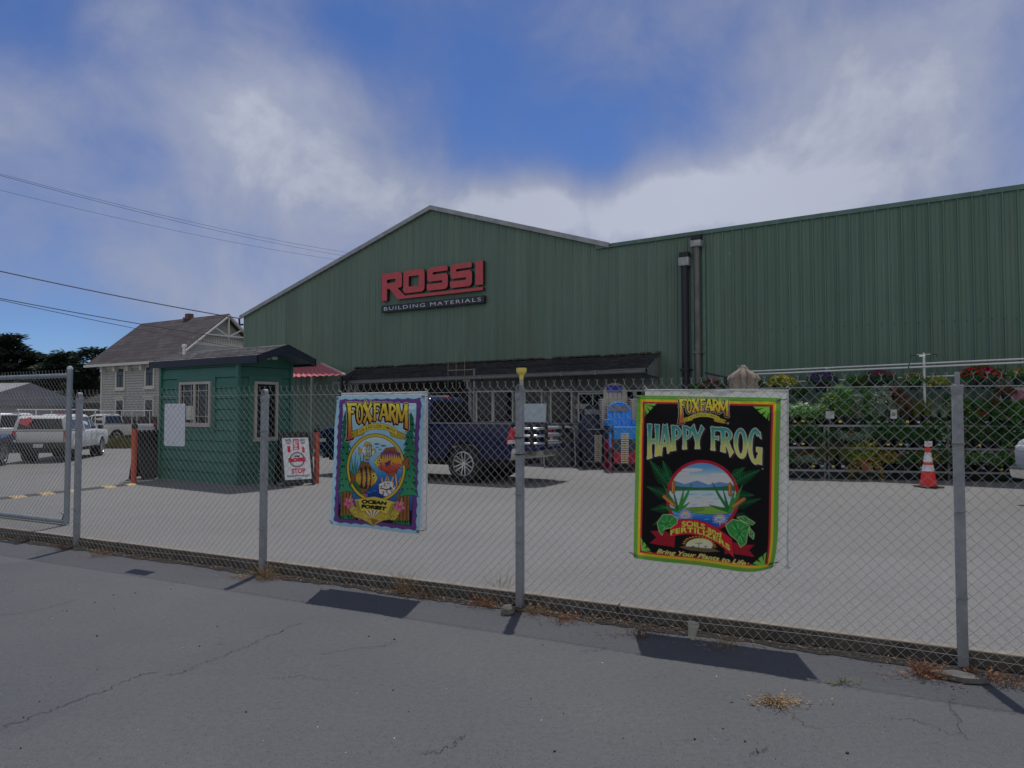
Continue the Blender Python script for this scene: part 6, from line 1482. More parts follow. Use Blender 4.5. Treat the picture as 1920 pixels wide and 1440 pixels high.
PET = {'white': petal('white', (0.62, 0.62, 0.56)), 'yellow': petal('yellow', (0.66, 0.46, 0.03)), 'cream': petal('cream', (0.62, 0.52, 0.20)), 'purple': petal('purple', (0.13, 0.025, 0.30)), 'magenta': petal('magenta', (0.24, 0.012, 0.13)),
       'red': petal('red', (0.62, 0.02, 0.05)), 'crimson': petal('crimson', (0.55, 0.025, 0.10)), 'pink': petal('pink', (0.62, 0.10, 0.25)), 'salmon': petal('salmon', (0.62, 0.24, 0.22)), 'dusty': petal('dusty', (0.34, 0.17, 0.15)), 'orange': petal('orange', (0.66, 0.22, 0.03)), 'lilac': petal('lilac', (0.42, 0.32, 0.55)), 'peach': petal('peach', (0.62, 0.36, 0.20))}
POT = mat('black_nursery_pot', (0.015, 0.016, 0.018), .6, 0, .2, 8); POTG = mat('dark_green_basket', (0.014, 0.035, 0.034), .5, 0, .15, 8); TERRA = mat('terracotta_pot', (0.36, 0.12, 0.07), .8, 0, .15, 8); TEAL = mat('teal_pot', (0.05, 0.24, 0.26), .5)
YTAG = mat('yellow_price_label', (0.75, 0.60, 0.06), .6); WTAG = mat('white_plant_tag', (0.5, 0.52, 0.52), .6); BTAG = mat('pale_blue_tag', (0.16, 0.46, 0.58), .6)
def leaf_quad(m_, p, d, up, L, w, mi=0):
    d = d.normalized(); s = d.cross(up)
    if s.length < 1e-3: s = d.cross(Vector((1, 0, 0)))
    s.normalize(); n = s.cross(d); m_.add([p, p + d * L * .5 + s * w / 2 + n * L * .08, p + d * L, p + d * L * .5 - s * w / 2 + n * L * .08], [(0, 1, 2, 3)], mi)
def dome(rx, rz, n, L, w, seed, z0=0.0, droop=0.0, shape='dome'):
    r_ = random.Random(seed); m_ = MB()
    for _ in range(n):
        a = r_.uniform(0, 2 * math.pi); t = r_.random() ** .5
        if shape == 'spike': z = r_.random(); rr = rx * (1 - z * .75) * t
        elif shape == 'bush': z = r_.random(); rr = rx * math.sin(math.pi * min(1, .25 + z * .72)) * t
        else: z = math.sqrt(max(0, 1 - t * t)) * r_.uniform(.35, 1); rr = rx * t
        p = Vector((rr * math.cos(a), rr * math.sin(a), z0 + rz * z - droop * t * t * r_.random())); d = Vector((math.cos(a) * r_.uniform(.2, 1.2), math.sin(a) * r_.uniform(.2, 1.2), r_.uniform(-.5, 1.0)))
        leaf_quad(m_, p, d, Vector((r_.gauss(0, .4), r_.gauss(0, .4), 1)), L * r_.uniform(.7, 1.6), w * r_.uniform(.7, 1.5))
    return m_
def grass(h, n, spread, seed, w=.008, arch_=.6):
    r_ = random.Random(seed); m_ = MB()
    for _ in range(n):
        a = r_.uniform(0, 6.283); H = h * r_.uniform(.55, 1.05); rr = spread * r_.uniform(.3, 1); p0 = Vector((math.cos(a) * .04, math.sin(a) * .04, 0)); s = Vector((-math.sin(a), math.cos(a), 0)) * w / 2
        k = 4; vs = []
        for q in range(k + 1):
            t = q / k; p = p0 + Vector((math.cos(a), math.sin(a), 0)) * rr * t ** 1.8 + Vector((0, 0, H * (t - arch_ * .45 * t * t))); ww = 1 - t * .85; vs += [p + s * ww, p - s * ww]
        m_.add(vs, [(2 * q, 2 * q + 1, 2 * q + 3, 2 * q + 2) for q in range(k)])
    return m_
def blossoms(rx, rz, n, size, seed, z0=0.0, droop=0.0, flat=False):
    r_ = random.Random(seed); m_ = MB()
    for _ in range(n):
        a = r_.uniform(0, 6.283); t = r_.random() ** .5; z = math.sqrt(max(0, 1 - t * t)) * r_.uniform(.85, 1.08) if not flat else r_.uniform(.9, 1.05)
        c = Vector((rx * t * math.cos(a) * 1.05, rx * t * math.sin(a) * 1.05, z0 + rz * z - droop * t ** 2 * r_.random())); nrm = Vector((math.cos(a) * t + r_.gauss(0, .3), math.sin(a) * t + r_.gauss(0, .3), .7)).normalized(); u = nrm.orthogonal().normalized(); v = nrm.cross(u); s = size * r_.uniform(.7, 1.25); k = 5
        vs = [c + nrm * -.2 * s]
        for q in range(k * 2):
            b = math.pi * q / k; rr = s * (1 if q % 2 == 0 else .62); vs.append(c + u * rr * math.cos(b) + v * rr * math.sin(b) + nrm * .12 * s)
        m_.add(vs, [(0, 1 + q, 1 + (q + 1) % (2 * k)) for q in range(2 * k)])
    return m_
def pot_mesh(r, h): return MB().lathe([(r * .72, 0), (r, h), (r * 1.06, h), (r * 1.06, h - .02), (r * .9, h - .015), (0, h - .03)], 12)
PSEED = [100]
def make_plant(kind, leaf, flower=None, pot=POT, pr=.085, phh=.15, tagm=None):
    t = thing('potted_plant', 'x', 'potted plant'); PSEED[0] += 1; sd = PSEED[0]
    pot_mesh(pr, phh).build('pot', pot, t, smooth=True); z = phh - .02
    if kind == 'mound': f = dome(.16, .20, 300, .055, .03, sd, z, .06)
    elif kind == 'low': f = dome(.15, .12, 260, .045, .028, sd, z, .05)
    elif kind == 'bush': f = dome(.16, .34, 340, .055, .026, sd, z, 0, 'bush')
    elif kind == 'tall': f = dome(.13, .52, 330, .06, .022, sd, z, 0, 'spike')
    elif kind == 'broad': f = dome(.19, .26, 110, .13, .075, sd, z, .05)
    elif kind == 'grass': f = grass(.46, 170, .30, sd); 
    elif kind == 'bluegrass': f = grass(.38, 150, .20, sd, .007, .3)
    o = f.build('foliage', LEAFS[leaf], t)
    if 'grass' in kind: o.location.z = z
    if flower:
        b = {'mound': (.15, .21, 34, .022), 'low': (.14, .13, 40, .020), 'bush': (.14, .36, 22, .022), 'tall': (.10, .54, 18, .020), 'broad': (.15, .30, 12, .035), 'grass': (.15, .4, 10, .02), 'bluegrass': (.1, .3, 8, .02)}[kind]
        blossoms(b[0], b[1], b[2], b[3], sd + 500, z, .02).build('flowers', PET[flower], t)
    if tagm: MB().box(-.025, .022, -pr - .012, -pr - .006, phh * .25, phh * .25 + .032).build('label_tag', tagm, t)
    return t
RKP, RKQ = on_yard(1470, 897), on_yard(1830, 903.5); rk_d = (RKQ - RKP).normalized(); RKZ = math.atan2(rk_d.y, rk_d.x); RK_L0 = -2.6; RK_L1 = (RKQ - RKP).length + 2.4
rack = thing('plant_bench', 'long three tier galvanised plant bench full of potted plants along the green wall', 'plant bench', RKP, RKZ)
RAIL = mat('galvanised_rail', (0.25, 0.26, 0.27), .45, .4, .12, 6); MESHM = mat('dark_bench_mesh', (0.03, 0.033, 0.033), .7)
TZ = (0.215, 0.72, 1.22); TY = (0.0, 0.06, 0.14); TD = (.62, .56, .60)
for z, y, d in zip(TZ, TY, TD):
    for k in range(3):
        xj = (on_yard(1551, 899) - RKP).dot(rk_d); cuts_ = (RK_L0, xj, xj + 2.5, RK_L1); a, b = cuts_[k], cuts_[k + 1] - .02
        sh_ = MB().box(a, b, y, y + .03, z - .045, z).box(a, b, y + d - .03, y + d, z - .045, z).build('shelf_rail', RAIL, rack)
        MB().box(a, b, y + .03, y + d - .03, z - .03, z - .008).build('shelf_mesh', MESHM, sh_)
LEGM = mat('dull_bench_leg', (0.15, 0.155, 0.16), .6, .3, .15, 6)
xl = (on_yard(1551, 899) - RKP).dot(rk_d)
for x in (-2.5, xl - .04, xl + .045, xl + 2.5, RK_L1 - .08):
    for y in (.035, .58): MB().box(x, x + .04, y, y + .04, -.02, TZ[2] - .05).build('leg', LEGM, rack)
def rw(x, y, z): 
    c, s = math.cos(RKZ), math.sin(RKZ); return Vector((RKP.x + x * c - y * s, RKP.y + x * s + y * c, YARD + z))
def px_of(p): return 960 + F_PX * p.x / (p.y * CT + (p.z - EYE) * ST)
SPECS = {'daisy': ('mound', 'mid', 'white', 'white daisies'), 'rudbeckia': ('bush', 'deep', 'yellow', 'yellow daisy flowers'), 'goldlow': ('low', 'lime', 'yellow', 'small yellow flowers'), 'tallgreen': ('tall', 'mid', None, 'tall feathery green leaves'), 'tallwhite': ('tall', 'grey', 'white', 'tall stems with white flowers'),
         'grass': ('grass', 'olive', None, 'arching olive grass'), 'bluegrass': ('bluegrass', 'grey', None, 'fine grey green grass'), 'bronze': ('bush', 'brown', None, 'bronze brown leaves'), 'redger': ('broad', 'deep', 'red', 'red flowers over broad leaves'), 'broad': ('broad', 'mid', None, 'broad green leaves'), 'greylow': ('low', 'grey', None, 'low grey green leaves'), 'deepbush': ('bush', 'deep', None, 'bushy dark green leaves'), 'deepmound': ('mound', 'deep', None, 'mounded dark green leaves'),
         'golden': ('mound', 'gold', None, 'golden yellow leaves'), 'magenta': ('mound', 'deep', 'magenta', 'magenta flowers'), 'pinkbush': ('bush', 'mid', 'pink', 'small pink flowers'), 'lilac': ('mound', 'mid', 'lilac', 'pale lilac flowers'), 'whitebush': ('bush', 'deep', 'white', 'scattered white flowers'), 'dusty': ('bush', 'deep', 'dusty', 'dusty pink flowers'), 'orange': ('bush', 'lime', 'orange', 'orange flowers')}
ORDER = [['greylow', 'greylow', 'daisy', 'daisy', 'daisy', 'rudbeckia', 'tallgreen', 'tallwhite', 'tallgreen', 'tallwhite', 'bluegrass', 'bronze', 'grass', 'bluegrass', 'bluegrass', 'rudbeckia', 'goldlow', 'redger', 'redger', 'broad', 'broad', 'broad', 'deepbush', 'broad', 'broad'],
         ['deepmound', 'deepmound', 'deepbush', 'whitebush', 'deepmound', 'greylow', 'greylow', 'bluegrass', 'deepbush', 'deepbush', 'deepmound', 'deepbush', 'whitebush', 'tallwhite', 'dusty', 'dusty', 'deepbush', 'whitebush', 'deepmound', 'deepbush', 'whitebush', 'deepmound'],
         ['golden', 'deepmound', 'greylow', 'greylow', 'grass', 'grass', 'orange', 'orange', 'golden', 'magenta', 'deepmound', 'golden', 'dusty', 'pinkbush', 'lilac', 'lilac', 'pinkbush', 'deepmound', 'greylow', 'goldlow', 'goldlow', 'deepbush']]
TN = ('top', 'middle', 'bottom')
MARKS = [(1488, 'beside the black banner'), (1560, 'near the twin bench legs'), (1650, 'well left of the cone'), (1710, 'just left of the cone'), (1775, 'behind the cone'), (1815, 'behind the right post'), (1880, 'right of the right post'), (9999, 'at the right end')]
plantp = {}; r_ = random.Random(21)
groups = {}
for ti in range(3):
    z = TZ[2 - ti]; y0 = TY[2 - ti]; d = TD[2 - ti]; seq_ = ORDER[ti]; n = len(seq_); a0 = RK_L0 + 2.4 if False else -1.0
    L0, L1 = -0.45, RK_L1 - .1
    step = .2; cnt = int((L1 - L0) / step)
    for row in range(2):
        for k in range(cnt):
            x = L0 + (k + .5 + .15 * r_.uniform(-1, 1)) * step; kind = seq_[min(n - 1, int(k * n / cnt))]
            if row == 1 and r_.random() < .35: kind = r_.choice(seq_)
            p = rw(x, y0 + .14 + row * .28 + r_.uniform(-.02, .02), z + .002)
            key = kind; tagm = [YTAG, None, WTAG, BTAG, None, YTAG, None][r_.randrange(7)] if row == 0 else None
            if (key, tagm) not in plantp:
                kd, lf, fl_, nm = SPECS[kind]; t = make_plant(kd, lf, fl_, tagm=tagm, pot=TERRA if kind == 'golden' and False else POT); plantp[(key, tagm)] = t; t.location = p
            else: t = dup(plantp[(key, tagm)], p)
            t.rotation_euler = (0, 0, RKZ + r_.uniform(-.25, .25)); s_ = r_.uniform(1.1, 1.5) if ti == 0 else r_.uniform(1.1, 1.4); t.scale = (s_, s_, s_ * r_.uniform(.92, 1.12))
            mk = next(m for lim, m in MARKS if px_of(p) < lim)
            t['label'] = 'pot of %s on the %s shelf, %s' % (SPECS[kind][3], TN[ti], mk); t['group'] = 'potted plants on the three tier bench'
# trays and coloured pots that fill the shadow below the shelves
for k, (x, ti, m_, nm) in enumerate(((-.35, 1, TERRA, 'terracotta'), (.05, 1, TERRA, 'terracotta'), (1.5, 1, TERRA, 'terracotta'), (1.85, 1, TEAL, 'teal'), (2.15, 1, TERRA, 'terracotta'), (-.2, 2, TERRA, 'terracotta'), (.35, 2, TERRA, 'terracotta'))):
    p = rw(x, .50, TZ[2 - ti] + .002); t = thing('empty_pot', 'empty %s pot at the back of the %s shelf, %s' % (nm, TN[ti], next(mm for lim, mm in MARKS if px_of(p) < lim)), 'flower pot', p, 0, 'empty pots at the back of the bench')
    pot_mesh(.15, .34).build('pot', m_, t, smooth=True)
for k, (x, ti, w, h, mm, lab) in enumerate(((-.1, 0, .16, .2, WTAG, 'white framed plant sign on the top shelf, beside the black banner'), (1.02, 0, .18, .2, WTAG, 'pale plant sign among the white daisies on the top shelf'), (2.35, 0, .13, .24, WTAG, 'white card with a round picture on the top shelf, left of the cone'), (3.42, 1, .16, .2, WTAG, 'white card on the middle shelf behind the right hand fence post'), (2.55, 2, .2, .34, mat('pinkish_card', (0.36, 0.26, 0.26), .6), 'pinkish plant card on the bottom shelf, left of the cone'), (4.1, 2, .3, .17, mat('beige_card', (0.5, 0.48, 0.4), .6), 'beige card below the middle shelf, right of the fence post'))):
    p = rw(x, .1, TZ[2 - ti]); t = thing('plant_sign', lab, 'sign', p, RKZ, 'plant signs on the bench')
    MB().box(-w / 2, w / 2, -.004, .004, .14, .14 + h * .85).build('card', mm, t); MB().box(-.006, .006, -.003, .003, 0, .14).build('stake', RAIL, t)
    if 'round' in lab: MB().lathe([(0, 0), (.045, 0), (.04, .003), (0, .004)], 14, Matrix.Translation((0, -.0045, .14 + h * .42)) @ Matrix.Rotation(R(90), 4, 'X')).build('round_picture', mat('grey_print', (0.2, 0.22, 0.2), .7), t)
# trailing golden plant hanging over the lowest rail
t = thing('trailing_plant', 'golden trailing plant spilling over the bottom rail left of the cone', 'potted plant', rw(1.72, -.02, TZ[0])); pot_mesh(.1, .18).build('pot', TERRA, t, smooth=True); dome(.34, .30, 420, .06, .035, 77, .02, .3).build('foliage', LEAFS['gold'], t)
t = thing('grass_plant', 'large tuft of olive grass on the bottom shelf right of the twin bench legs', 'potted plant', rw(.95, .15, TZ[0])); pot_mesh(.14, .2).build('pot', POT, t, smooth=True); grass(.5, 420, .42, 78, .009, .9).build('foliage', LEAFS['olive'], t).location.z = .18
# ------------------------------------------------------------------ hanging baskets on the wall rails
RO = -.85
q0, q1 = uz(1395, 697, RO), uz(1990, 669.5, RO)
rail = thing('basket_rail', 'white pipe frame with twin rails carrying the hanging baskets along the wing wall', 'pipe rail', WALL.P, WALL.rz)
WP = mat('white_pipe', (0.72, 0.73, 0.72), .4, .1, .06, 5)
lo0, lo1 = uz(1395, 719.5, RO + .25), uz(1990, 697, RO + .25)
ps, _ = uz(1733, 690, RO); pe, _ = uz(1551, 690, RO)
for nm, a, b, off, dz in (('upper_rail', q0, q1, RO, 0), ('upper_rail', q0, q1, RO - .16, -.085), ('lower_rail', lo0, lo1, RO + .25, 0)):
    for (s0, s1) in ((0, .57), (.575, 1)):
        MB().tube([(a[0] + (b[0] - a[0]) * s, off, a[1] + (b[1] - a[1]) * s + dz) for s in (s0, s1)], .021, 8).build(nm, WP, rail, smooth=True)
for u, hh in ((ps, .14), (pe, -.05), (q0[0] + .1, -.02), (q1[0], .0)):
    zt_ = q0[1] + (q1[1] - q0[1]) * (u - q0[0]) / (q1[0] - q0[0])
    MB().tube([(u, RO - .06, YARD - .05), (u, RO - .06, zt_ + hh)], .028, 8).tube([(u, RO - .18, zt_ - .02), (u, RO + .27, zt_ - .03)], .02, 6).build('rail_post', WP if hh != -.02 else RAIL, rail, smooth=True)
sp_ = thing('sprinkler_head', 'small metal sprinkler with two arms on top of the tall rail post', 'sprinkler', WALL.w(ps, RO - .06, q0[1] + (q1[1] - q0[1]) * (ps - q0[0]) / (q1[0] - q0[0]) + .15), WALL.rz)
MB().tube([(0, 0, -.02), (0, 0, .09)], .018, 8).tube([(-.14, 0, .05), (.14, 0, .05)], .01, 6).cbox((-.03, 0, .02), (.12, .03, .03)).build('body', CHROME, sp_); MB().tube([(-.14, 0, .05), (-.26, 0, .03), (-.27, 0, -.03)], .008, 5).tube([(.14, 0, .05), (.25, 0, .04), (.26, 0, -.02)], .008, 5).build('arms', BLACK, sp_)
def basket(px, py, wpx, flower, leaf, label, off=RO, droop=.06, flower2=None, fn=90, hook=True, pot=POTG, seed=0, tagm=None, hgt=.8):
    u, z = uz(px, py, off); Y = WALL.w(u, off).y; rr = wpx / 2 * Y / F_PX * .95
    t = thing('hanging_basket', label, 'hanging basket', WALL.w(u, off, z), WALL.rz, 'hanging baskets along the green wall'); pr = max(.12, rr * .62)
    MB().lathe([(0, -pr * 1.05), (pr * .62, -pr * 1.05), (pr * .9, -pr * .2), (pr, 0), (pr * 1.04, .0), (pr * 1.02, .025), (pr * .9, .02), (0, 0)], 18).build('pot', pot, t, smooth=True)
    dome(rr * .95, rr * hgt * .85, int(260 + 900 * rr), .07, .04, seed, .01, droop).build('foliage', LEAFS[leaf], t)
    blossoms(rr, rr * hgt, fn, .034, seed + 9, .0, droop).build('flowers', PET[flower], t)
    if flower2: blossoms(rr, rr * hgt, fn // 2, .034, seed + 19, .0, droop).build('flowers', PET[flower2], t)
    zt_ = q0[1] + (q1[1] - q0[1]) * (u - q0[0]) / (q1[0] - q0[0]) - z
    if hook:
        m_ = MB()
        for k in range(3): m_.tube([(pr * math.cos(k * 2.1), pr * math.sin(k * 2.1), .02), (0, 0, max(.3, zt_ - .12))], .003, 4)
        m_.tube([(0, 0, max(.3, zt_ - .12)), (0, 0, zt_ + .0), (.02, 0, zt_ + .03), (.045, 0, zt_ - .01)], .006, 5); m_.build('hanger', BLACK, t)
    if tagm: MB().box(-.03, .05, -pr - .012, -pr - .004, -.1, -.05).build('label_tag', tagm, t)
    return t
BK = [(1466, 725, 58, 'yellow', 'lime', 'hanging basket of yellow and cream flowers above the corner of the black banner', dict(flower2='cream', fn=120)), (1500, 737, 26, 'magenta', 'deep', 'small hanging basket of magenta and pink flowers beside the yellow one', dict(flower2='pink', fn=40)),
      (1541, 718, 56, 'purple', 'deep', 'hanging basket of violet purple petunias', dict(fn=190)), (1604, 717, 34, 'lilac', 'mid', 'hanging basket with a few pale flowers, left of the magenta one', dict(fn=14)), (1622, 722, 30, 'dusty', 'olive', 'small straggly hanging basket just left of the magenta one', dict(fn=12)),
      (1649, 715, 58, 'magenta', 'deep', 'hanging basket with dark magenta petunias', dict(fn=120)), (1668, 741, 46, 'dusty', 'brown', 'low hanging basket of dusty brownish pink flowers with a yellow label', dict(fn=110, tagm=YTAG)), (1714, 717, 44, 'salmon', 'mid', 'hanging basket of salmon pink flowers left of the rail post', dict(fn=80)),
      (1757, 720, 34, 'yellow', 'lime', 'hanging basket of yellow and dark red flowers right of the rail post', dict(flower2='crimson', fn=34)), (1822, 714, 46, 'red', 'deep', 'hanging basket of bright red flowers, left one of the big red pair', dict(fn=110, hgt=1.1)), (1853, 712, 56, 'crimson', 'deep', 'hanging basket of crimson flowers, right one of the big red pair', dict(fn=180, hgt=.8)),
      (1838, 699, 40, 'peach', 'olive', 'upper hanging basket of peach and pink flowers above the red pair', dict(flower2='pink', fn=50, hook=False, off=RO + .2)), (1887, 738, 32, 'dusty', 'brown', 'small hanging basket of brownish pink flowers before the pink poster', dict(fn=50)), (1866, 703, 24, 'peach', 'olive', 'small hanging basket of pale peach flowers on the upper rail', dict(fn=26)), (1912, 708, 44, 'peach', 'mid', 'hanging basket of peach and orange flowers at the right edge', dict(flower2='orange', fn=50))]
for k, (px, py, w, fl_, lf, lab, kw) in enumerate(BK): basket(px, py, w, fl_, lf, lab, seed=300 + k * 7, **kw)
# black steel arm with baskets left of the folded parasol
q = uz(1360, 705, -1.5); arm = thing('plant_stand', 'black steel stand with a sloping arm beside the folded parasol', 'plant stand', WALL.w(q[0], -1.5, 0), WALL.rz)
za, zb_ = uz(1322, 699, -1.5), uz(1385, 713, -1.5)
MB().bar((za[0] - q[0], 0, za[1]), (zb_[0] - q[0], 0, zb_[1]), .05, .05).build('arm', BLACK, arm); MB().box(-.03, .03, -.03, .03, YARD, uz(1360, 707, -1.5)[1]).build('post', BLACK, arm)
basket(1333, 726, 44, 'pink', 'deep', 'hanging basket of pink flowers below the black sloping arm', off=-1.1, fn=70, seed=900, flower2='dusty', hook=False); basket(1310, 729, 24, 'crimson', 'deep', 'small basket of red and pink flowers at the far left above the black banner', off=-1.1, fn=30, seed=910, hook=False)
basket(1368, 731, 22, 'purple', 'deep', 'small basket of purple flowers partly behind the folded parasol', off=-1.1, fn=26, seed=920, hook=False); basket(1421, 722, 16, 'red', 'deep', 'small basket with two red geranium heads right of the folded parasol', off=-1.1, fn=30, seed=930, hook=False)
# folded parasol
q = uz(1394, 700, -1.7); par = thing('patio_parasol', 'folded beige patio parasol standing behind the black banner', 'parasol', WALL.w(q[0], -1.7, 0), WALL.rz)
BEI = mat('beige_canvas', (0.30, 0.245, 0.20), .85, 0, .12, 6)
zt_ = uz(1394, 691, -1.7)[1]; m_ = MB(); n = 84; prof = [(-.06, .06), (-.03, .10), (.0, .11), (.06, .18), (.15, .27), (.24, .31), (.32, .26), (.5, .27), (.8, .30), (1.1, .32)]
for i, (dz, rr) in enumerate(prof):
    for k in range(n):
        a = 2 * math.pi * k / n; f = 1 + (.42 * (abs(math.cos(a * 4.5)) ** .7 - .5) + .12 * math.cos(a * 3 + 1)) * min(1, .35 + abs(dz) * 6); m_.v.append((rr * f * math.cos(a) * 1.05, rr * f * math.sin(a) * .7, zt_ - dz - .03 * math.cos(a * 2)))
for i in range(len(prof) - 1):
    for k in range(n): m_.f.append((i * n + k, (i + 1) * n + k, (i + 1) * n + (k + 1) % n, i * n + (k + 1) % n)); m_.mi.append(0)
m_.f.append(tuple(range(n))); m_.mi.append(0); m_.build('canopy', BEI, par, smooth=True)
MB().tube([(0, 0, YARD), (0, 0, zt_ + .03)], .025, 8).tube([(-.05, 0, zt_ - .02), (-.16, 0, zt_ + .09)], .012, 6).build('pole', RAIL, par, smooth=True); MB().lathe([(0, 0), (.25, 0), (.25, .05), (.06, .09), (.05, .3), (0, .3)], 16, Matrix.Translation((0, 0, YARD))).build('base', BLACK, par, smooth=True)
# ------------------------------------------------------------------ grey house beyond the yard
d33 = WALL.d; n33 = WALL.n
HL = Vector((ray(190, 700).x / ray(190, 700).y * 56.0, 56.0, 0)); HGZ = -.35
hs = thing('grey_house', 'two storey grey clapboard house with brown shingled roof and a decorated gable', 'house', (HL.x, HL.y, HGZ), WALL.rz)
LEN, WID, EZ, RZ_ = 9.4, 7.6, 5.85, 8.95          # local x along the front, local y away; heights above the house ground
CLAP = mat('grey_clapboard', (0.42, 0.425, 0.40), .8, 0, .12, 2); CREAM = mat('cream_house_trim', (0.62, 0.61, 0.56), .7, 0, .08, 3)
m_ = MB(); lap(m_, (0, 0, 0), (LEN, 0, 0), (0, -1, 0), 0, EZ, .19, .04, .035); lap(m_, (LEN, 0, 0), (LEN, WID, 0), (1, 0, 0), 0, EZ, .19, .04, .035); m_.quad((0, WID, 0), (0, 0, 0), (0, 0, EZ), (0, WID, EZ))
m_.build('wall', CLAP, hs)
gb = MB(); rowz = .22; k = 0; z = EZ
while z < RZ_ - .2:
    t0 = (z - EZ) / (RZ_ - EZ); t1 = min(1, (z + rowz - EZ) / (RZ_ - EZ)); h0, h1 = WID / 2 * (1 - t0), WID / 2 * (1 - t1)
    nt_ = max(2, int(h0 * 2 / .2)); y_ = -h0
    gb.quad((LEN + .02, WID / 2 - h0, z), (LEN + .02, WID / 2 + h0, z), (LEN, WID / 2 + h1, z + rowz), (LEN, WID / 2 - h1, z + rowz))
    for q in range(nt_):
        a = WID / 2 - h0 + 2 * h0 * q / nt_; b = a + 2 * h0 / nt_; gb.add([(LEN + .035, a, z), (LEN + .035, b, z), (LEN + .035, (a + b) / 2, z - .1)], [(2, 1, 0)])
    z += rowz
gb.build('gable_shingles', CLAP, hs)
gm = MB()
for q in range(24):
    t = q / 24; a = WID * .17 + WID * .66 * t; gm.add([(LEN + .05, a, EZ + 1.0), (LEN + .05, a + WID * .66 / 24, EZ + 1.0), (LEN + .05, a + WID * .33 / 24, EZ + 1.0 + .5)], [(0, 1, 2)])
gm.box(LEN + .02, LEN + .05, WID * .13, WID * .87, EZ + .85, EZ + 1.0); gm.build('gable_band', CREAM, hs)
BRS = m_shingle('brown_grey_roof_shingles', (0.060, 0.053, 0.058), (0.092, 0.082, 0.086), (0, 1), .9, .34)
x0, x1 = -1.25, LEN + .75; ov = .65; sl_ = (RZ_ - EZ) / (WID / 2); ze = EZ - ov * sl_ + .02
rf = MB()
for s_ in (0, 1):
    ye = -ov if s_ == 0 else WID + ov; v = [(x0, ye, ze), (x1, ye, ze), (x1, WID / 2, RZ_ + .06), (x0, WID / 2, RZ_ + .06)]; w = [(a, b, c + .09) for a, b, c in v]
    rf.add(v + w, [(3, 2, 1, 0), (4, 5, 6, 7), (0, 1, 5, 4), (1, 2, 6, 5), (0, 4, 7, 3)] if s_ == 0 else [(0, 1, 2, 3), (7, 6, 5, 4), (4, 5, 1, 0), (5, 6, 2, 1), (3, 7, 4, 0)])
roof_ = rf.build('roof', BRS, hs)
MB().box(5.05, 5.5, WID / 2 - .22, WID / 2 + .22, RZ_ - .3, RZ_ + .48).box(4.9, 5.65, WID / 2 - .3, WID / 2 + .3, RZ_ + .04, RZ_ + .2).build('chimney', mat('brown_brick', (0.14, 0.09, 0.075), .9, 0, .3, 8), roof_)
tr = MB(); tr.box(x0, x1, -ov - .05, -ov, ze - .06, ze + .12); tr.box(-.0, LEN, -.06, -.02, EZ - .75, EZ - .12)
for a in (0.0, LEN - .18): tr.box(a, a + .18, -.05, -.02, 0, EZ - .75)
tr.build('eaves_trim', CREAM, hs)
for k in range(5): MB().box(1.5 + k * 1.75 - 1.0, 1.5 + k * 1.75 - .75, -.38, -.06, EZ - .95, EZ - .46).build('eave_bracket', CREAM, hs)
for s_ in (-1, 1):
    a = (LEN + .72, WID / 2 + s_ * (WID / 2 + ov), ze + .0); b = (LEN + .72, WID / 2, RZ_ + .0); MB().bar(a, b, .1, .30, up=(1, 0, 0)).build('bargeboard', CREAM, hs)
    MB().bar((LEN + .70, WID / 2, RZ_ - 1.55), (LEN + .70, WID / 2 + s_ * 1.05, RZ_ - 1.0), .08, .13, up=(1, 0, 0)).build('gable_strut', CREAM, hs)
MB().bar((LEN + .70, WID / 2, RZ_ - 1.75), (LEN + .70, WID / 2, RZ_ - .15), .08, .13, up=(1, 0, 0)).bar((LEN + .70, WID / 2 - 1.95, RZ_ - 1.5), (LEN + .70, WID / 2 + 1.95, RZ_ - 1.5), .08, .14, up=(1, 0, 0)).build('gable_truss', CREAM, hs)
HGL = m_glass('house_pane', (0.05, 0.055, 0.06), .1)
HFr = Frame((HL.x, HL.y), -33)
for px0, px1, py0, py1 in ((220.5, 233, 683, 726), (275.5, 288, 679, 723), (219.5, 231.5, 751, 786), (274, 287, 750, 783)):
    u0, z1 = HFr.hit(px0, py0); u1, z0 = HFr.hit(px1, py1); z1 -= HGZ; z0 -= HGZ; zm = (z0 + z1) / 2
    w = window(u0, u1, z0, z1, hs, 'window', (), -.03, .16, CREAM, HGL)
    MB().box(u0, u1, -.06, -.035, zm - .04, zm + .04).box((u0 + u1) / 2 - .02, (u0 + u1) / 2 + .02, -.058, -.036, z0, zm).build('sash_bar', BLACK, w); MB().box(u0 - .22, u1 + .22, -.16, -.03, z1 + .16, z1 + .27).box(u0 - .2, u1 + .2, -.14, -.03, z0 - .26, z0 - .161).build('window_hood', CREAM, w)
# low annex with a hipped roof at the left of the house
an = thing('annex_shed', 'low grey annex with brown hipped roof against the left end of the house', 'shed', (HL.x, HL.y, HGZ), WALL.rz)
MB().box(-4.2, -.02, 1.0, 6, 0, 2.6).build('wall', mat('dull_grey_boards', (0.12, 0.12, 0.115), .85), an)
MB().add([(-4.7, .4, 2.6), (0, .4, 2.6), (0, 6.5, 2.6), (-4.7, 6.5, 2.6), (-.1, 3.4, 4.6)], [(0, 1, 4), (1, 2, 4), (2, 3, 4), (3, 0, 4), (3, 2, 1, 0)]).build('roof', BRS, an); MB().box(-4.75, -.03, .3, .395, 2.42, 2.62).build('fascia', mat('dark_green_fascia', (0.03, 0.06, 0.045), .6), an)
